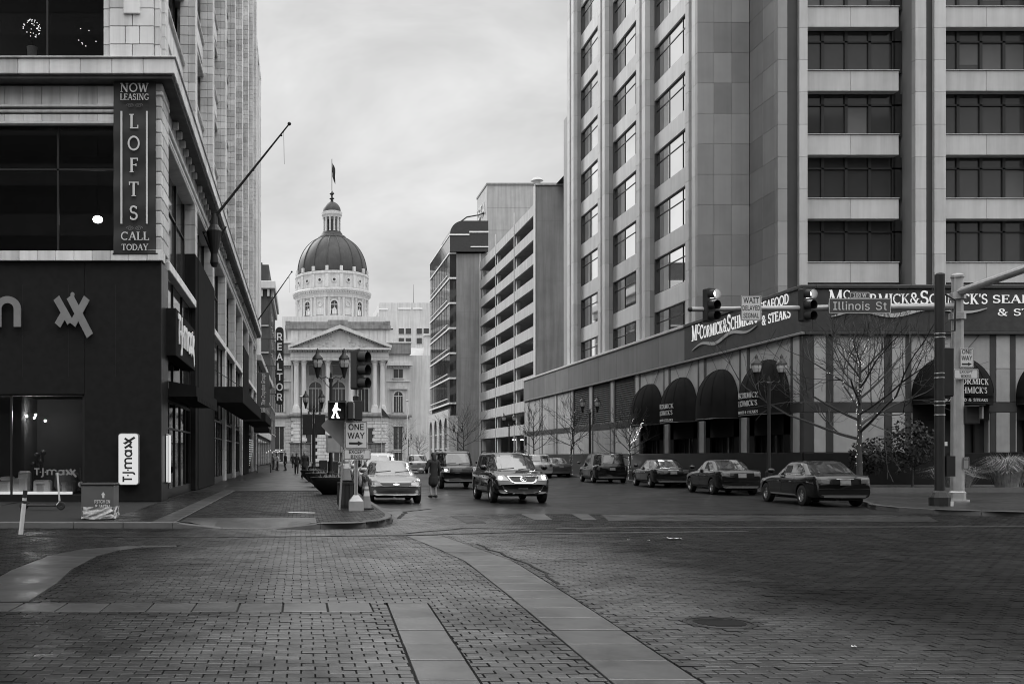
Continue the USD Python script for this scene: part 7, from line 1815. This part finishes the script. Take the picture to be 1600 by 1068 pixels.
        put('bumper_intake', sbox(-.62, .34, .62, .43), 'x', 1, 'plastic', .008); put('bumper_crease', sbox(-.85, zf - .20, .85, zf - .185), 'x', 1, 'rubber', .004)
        for sgn in (-1, 1): put('fog_lamp', Point(sgn * .70, .42).buffer(.05), 'x', 1, 'lamp_clear', .012)
    else:
        gp = sbox(-.5, zf - .18, .5, zf - .04) if kind != 'boxy' else sbox(-.52, .82, .52, 1.02)
        put('grille', gp, 'x', 1, 'plastic', .01); put('grille_bar', shapely.union_all([sbox(-.5, gp.bounds[1] + .03 + .05 * k, .5, gp.bounds[1] + .042 + .05 * k) for k in range(3)]), 'x', 1, 'chrome', .016); put('bumper_intake', sbox(-.6, .36, .6, .48), 'x', 1, 'plastic', .008)
    # --- rear face
    zt_ = pr[2, 1]
    tl = {'van': [(.74, .78), (.74, 1.22), (.90, 1.2), (.94, .8)], 'suv': [(.60, .82), (.62, 1.0), (.92, 1.02), (.93, .84)], 'boxy': [(.74, .75), (.74, 1.08), (.92, 1.08), (.92, .75)]}.get(kind, [(.48, zt_ - .24), (.50, zt_ - .08), (.90, zt_ - .06), (.92, zt_ - .22)])
    for p in (Polygon(tl), poly_mirror(Polygon(tl))): put('tail_light', p.buffer(.01), 'x', -1, 'lamp_red', .014)
    put('number_plate', sbox(-.16, zt_ - .30, .16, zt_ - .13), 'x', -1, 'cloth_mid', .016); (put('plate_bar', sbox(-.26, zt_ - .11, .26, zt_ - .097), 'x', -1, 'alloy', .02) if kind == 'sedan' else None); put('bumper_crease', sbox(-.86, .56, .86, .575), 'x', -1, 'rubber', .004); put('bumper_valance', sbox(-.7, .30, .7, .38), 'x', -1, 'plastic', .006)
    if kind in ('suv', 'boxy', 'van'):
        for sgn in (-1, 1): MB().tube([(rf - .15, sgn * (wr - .12), H + .0), (rf - .25, sgn * (wr - .12), H + .045), (rr + .35, sgn * (wr - .12), H + .045), (rr + .25, sgn * (wr - .12), H)], .016, 6).build('roof_rail', M['iron' if paint != 'car_black' else 'plastic'], t)
        put('wiper', LineString([(.05, zl + .1), (.5, zl + .08)]).buffer(.01), 'x', -1, 'plastic', .02, V_=CV, F_=CF)
    for a, b in ((.1, .62), (-.6, -.05)): put('wiper', LineString([(a, zl + .0), (b, zl + .05)]).buffer(.010), 'x', 1, 'plastic', .02, V_=CV, F_=CF)
    for sgn in (-1, 1): bx('underbody', M['plastic'], t, -L / 2 + .5, L / 2 - .5, sgn * .05, sgn * (W / 2 - .3), sp['zb'] - .04, sp['zb'] + .05)
    return t
NEAR, AWAY = -PI / 2, PI / 2
car('sedan', 'grey sedan with pale bonnet parked facing us beside the corner post', 3.17, 34.2, NEAR, 'car_grey', front='bow')
car('suv', 'glossy black crossover with lit headlights and chrome edged grille coming towards us', 7.45, 34.5, NEAR, 'car_black', nm='moving_car', front='wing', lights_on=True)
car('boxy', 'dark boxy off-roader with lit headlight waiting behind the black crossover', 7.75, 48.6, NEAR, 'car_black', nm='moving_car', lights_on=True)
tilt = -.075
rowc = [('sedan', 'nearest black sedan of the parked row, seen from behind beside the right corner kerb', 17.15, 32.3, 'chrome_line', 'car_black'), ('saloon', 'black sedan parked between the nearest sedan and the third one, pale number plate', 18.05, 41.2, 'plain', 'car_black'),
        ('sedan', 'black sedan parked just in front of the minivan below the louvres', 18.75, 50.2, 'plain', 'car_black'), ('van', 'black minivan parked at the far end of the black row', 18.5, 58.9, 'plain', 'car_black')]
for k, lab, x, y, fr, pt in rowc: car(k, lab, x, y, AWAY + tilt, pt, front=fr)
car('suv', 'silver crossover driving away behind the black crossover', 17.3, 71.5, AWAY, 'car_silver', nm='moving_car')
car('saloon', 'dark sedan parked beyond the minivan beside the silver crossover', 19.6, 74.5, AWAY, 'car_dark')
car('suv', 'white tall car parked directly behind the grey sedan', 3.3, 41.6, NEAR, 'car_white')
car('sedan', 'pale sedan parked second behind the grey sedan, beside the lamp post', 3.35, 48.3, NEAR, 'car_silver')
car('sedan', 'white sedan parked third behind the grey sedan beyond the cones', 3.4, 55.2, NEAR, 'car_white')
car('saloon', 'dark sedan parked far along the left kerb', 3.5, 64, NEAR, 'car_dark')
car('suv', 'silver crossover seen from behind far down the middle of the street', 10.9, 91, AWAY, 'car_silver', nm='moving_car')
car('sedan', 'small white sedan far down the street left of the silver crossover', 10.3, 118, AWAY, 'car_white', nm='moving_car')
car('saloon', 'tiny dark car crossing far away before the statehouse', 12.5, 150, AWAY, 'car_dark', nm='moving_car')

# ------------------------------------------------------------------ people
def limb(pts, rads):
    ms = []
    for (a, ra), (b, rb) in zip(list(zip(pts, rads))[:-1], list(zip(pts, rads))[1:]):
        sa = m3.Manifold.sphere(ra, 14).translate(list(map(float, a))); sb = m3.Manifold.sphere(rb, 14).translate(list(map(float, b))); ms.append(m3.Manifold.batch_hull([sa, sb]))
    return ms
def fuse(ms, ref=.03, it=6):
    q = m3.Manifold.batch_boolean(ms, m3.OpType.Add).refine_to_length(ref); h = q.to_mesh()
    tm = trimesh.Trimesh(np.array(h.vert_properties[:, :3], float), np.array(h.tri_verts)); trimesh.smoothing.filter_taubin(tm, iterations=it); return tm
def person(lab, x, y, z, rot, h=1.72, step=.0, arms='down', skirt=False, coat=M['cloth_dark'], legs=M['cloth_dark'], hair='short', bag=False):
    """faces local +x"""
    t = thing('person', lab, 'person', (x, y, z), rot, world=False); k = h / 1.72; A = lambda *p: np.array(p) * k
    hipz, shz = .90, 1.40
    hp = {s: A(0, s * .095, hipz) for s in (-1, 1)}
    kn = {s: A(.05 + s * step * .45, s * .10, .49) for s in (-1, 1)}; an = {s: A(-.02 + s * step * .95 - (.05 if s < 0 and step else 0), s * .105, .09 + (.03 if s < 0 and step else 0)) for s in (-1, 1)}
    ms = []
    for s in (-1, 1):
        ms += limb([hp[s], kn[s], an[s]], [.088 * k, .058 * k, .040 * k]) + limb([an[s] + A(-.03, 0, -.045), an[s] + A(.17, 0, -.055)], [.042 * k, .032 * k])
    ms += limb([A(0, 0, .90), A(-.01, 0, 1.12), A(-.005, 0, 1.30)], [.14 * k, .13 * k, .15 * k]) + limb([A(0, -.15, 1.36), A(0, .15, 1.36)], [.085 * k, .085 * k])
    ms += limb([A(0, 0, 1.38), A(.015, 0, 1.52)], [.062 * k, .055 * k])
    ms.append(m3.Manifold.sphere(1, 22).scale([.10 * k, .078 * k, .125 * k]).translate(list(A(.025, 0, 1.60)))); ms += limb([A(.10, 0, 1.585), A(.128, 0, 1.57)], [.02 * k, .016 * k]); ms += limb([A(.05, 0, 1.52), A(.09, 0, 1.515)], [.045 * k, .03 * k])
    hands = []
    for s in (-1, 1):
        sh = A(0, s * .195, 1.37)
        if arms == 'front': el, wr = A(.06, s * .25, 1.10), A(.27, s * .10, 1.06)
        elif arms == 'one' and s > 0: el, wr = A(.02, s * .29, 1.11), A(.24, s * .20, 1.15)
        else: el, wr = A(-.03 - s * step * .25, s * .25, 1.10), A(.05 - s * step * .45, s * .26, .85)
        ms += limb([sh, el, wr], [.058 * k, .046 * k, .032 * k]); dv = (wr - el) / np.linalg.norm(wr - el); hands.append((wr, dv, s))
    for wr, dv, s in hands:
        pl = wr + dv * .075 * k; ms += limb([wr, pl], [.030 * k, .036 * k])
        sd = np.cross(dv, (0, 0, 1.0)) if abs(dv[2]) < .8 else np.array((1.0, 0, 0)); sd = sd / np.linalg.norm(sd)
        for f, ln in zip((-1.5, -.5, .5, 1.5), (.06, .075, .08, .065)):
            b = pl + sd * .017 * f * k + dv * .02 * k; m_ = b + dv * ln * .6 * k; e = m_ + (dv * .5 + np.array((.5, 0, -.2))) * ln * .5 * k; ms += limb([b, m_, e], [.010 * k, .009 * k, .008 * k])
        ms += limb([wr + dv * .02 * k + sd * .03 * k, wr + dv * .07 * k + sd * .06 * k], [.012 * k, .010 * k])
    MB().add(fuse(ms, .028 * k, 4)).build('body', M['skin'], t, smooth=True)
    # clothes
    cs_ = limb([A(0, 0, .80), A(-.01, 0, 1.12), A(-.005, 0, 1.32)], [.175 * k, .155 * k, .17 * k]) + limb([A(0, -.165, 1.365), A(0, .165, 1.365)], [.10 * k, .10 * k]) + limb([A(0, 0, 1.40), A(.005, 0, 1.455)], [.09 * k, .075 * k])
    for wr, dv, s in hands:
        sh = A(0, s * .195, 1.37); el = wr - dv * .26 * k; cs_ += limb([sh, el, wr - dv * .02 * k], [.076 * k, .062 * k, .05 * k])
    MB().add(fuse(cs_, .035 * k, 6)).build('coat', coat, t, smooth=True)
    if skirt: MB().add(fuse(limb([A(0, 0, .92), A(0, 0, .72), A(.01, 0, .58)], [.16 * k, .185 * k, .19 * k]), .04 * k)).build('skirt', legs, t, smooth=True)
    else:
        ls = []
        for s in (-1, 1): ls += limb([hp[s], kn[s], an[s] + A(0, 0, .02)], [.112 * k, .082 * k, .066 * k])
        ls += limb([hp[-1], hp[1]], [.12 * k, .12 * k]); MB().add(fuse(ls, .035 * k)).build('trousers', legs, t, smooth=True)
    for s in (-1, 1): MB().add(fuse(limb([an[s] + A(-.03, 0, -.045), an[s] + A(.08, 0, -.05), an[s] + A(.175, 0, -.058)], [.050 * k, .046 * k, .036 * k]), .02)).build('shoe', M['rubber'], t, smooth=True)
    hm = [m3.Manifold.sphere(1, 20).scale([.108 * k, .09 * k, .11 * k]).translate(list(A(-.005, 0, 1.635)))]
    if hair == 'long': hm += limb([A(-.05, 0, 1.62), A(-.09, 0, 1.45), A(-.10, 0, 1.33)], [.085 * k, .075 * k, .04 * k])
    cut = m3.Manifold.cube([.3, .4, .5]).translate([.055 * k, -.2, 1.36 * k]); q = m3.Manifold.batch_boolean(hm, m3.OpType.Add) - cut
    MB().add(fuse([q], .03, 2)).build('hair', M['hair'], t, smooth=True)
    for s in (-1, 1): MB().sphere(A(.112, s * .032, 1.612), .011 * k, 1).build('eye', M['sign_black'], t)
    if bag:
        b = thing('shoulder_bag', 'pale bag carried by the person walking on the left pavement', 'bag', (x, y, z), rot, world=False); MB().box(*(np.array((-.12, .14)) * k), .22, .34, .72, 1.02, .05).build('bag_body', M['cloth_mid'], b); MB().tube([(0, .27, 1.0), (0, .2, 1.4), (0, .05, 1.47)], .012, 5).build('strap', M['rubber'], b)
    return t
person('woman in dark jacket and short dark skirt standing at the grey sedan door', 5.15, 37.3, 0, PI * .62, 1.72, 0, 'one', True, M['cloth_dark'], M['cloth_dark'], 'long')
person('person in dark coat walking beside the second bowl planter', .25, 62.0, WK, -PI / 2 + .2, 1.75, .28, 'down', False, M['cloth_dark'], M['cloth_dark'])
person('person in pale top standing with another under the far canopies', -2.35, 95.5, WK, .4, 1.7, .1, 'front', False, M['cloth_pale'], M['cloth_dark'], 'long')
person('person in dark clothes standing beside the one in the pale top', -1.55, 96.0, WK, PI + .3, 1.78, .05, 'down', False, M['cloth_dark'], M['cloth_dark'])
person('distant dark figure crossing near the statehouse end of the left pavement', -1.0, 120, WK, 1.2, 1.74, .2, 'down', False, M['cloth_dark'], M['cloth_mid'])
person('dark figure walking alone away from us left of the second lamp post', -.35, 78, WK, PI / 2, 1.7, .25, 'down', False, M['cloth_dark'], M['cloth_dark'])
person('distant person in mid grey coat beside the script sign doorway', -3.0, 104, WK, .2, 1.72, .0, 'front', False, M['cloth_mid'], M['cloth_dark'])
person('distant dark pair member nearest the kerb beyond the third planter', .35, 101, WK, -PI / 2, 1.76, .22, 'down', False, M['cloth_dark'], M['cloth_dark'])
t = thing('pavement_bench', 'dark slatted bench on the left pavement between the lamp posts', 'bench', (.55, 68, WK))
for k in range(4): bx('slat', M['iron'], t, .3 + .12 * k, .4 + .12 * k, 67.2, 68.8, WK + .42, WK + .46)
for k in range(3): bx('slat', M['iron'], t, .78, .82, 67.2, 68.8, WK + .55 + .13 * k, WK + .65 + .13 * k)
for y in (67.3, 68.6): MB().box(.32, .38, y, y + .08, WK, WK + .42).box(.76, .82, y, y + .08, WK, WK + .95).build('leg', M['iron'], t)
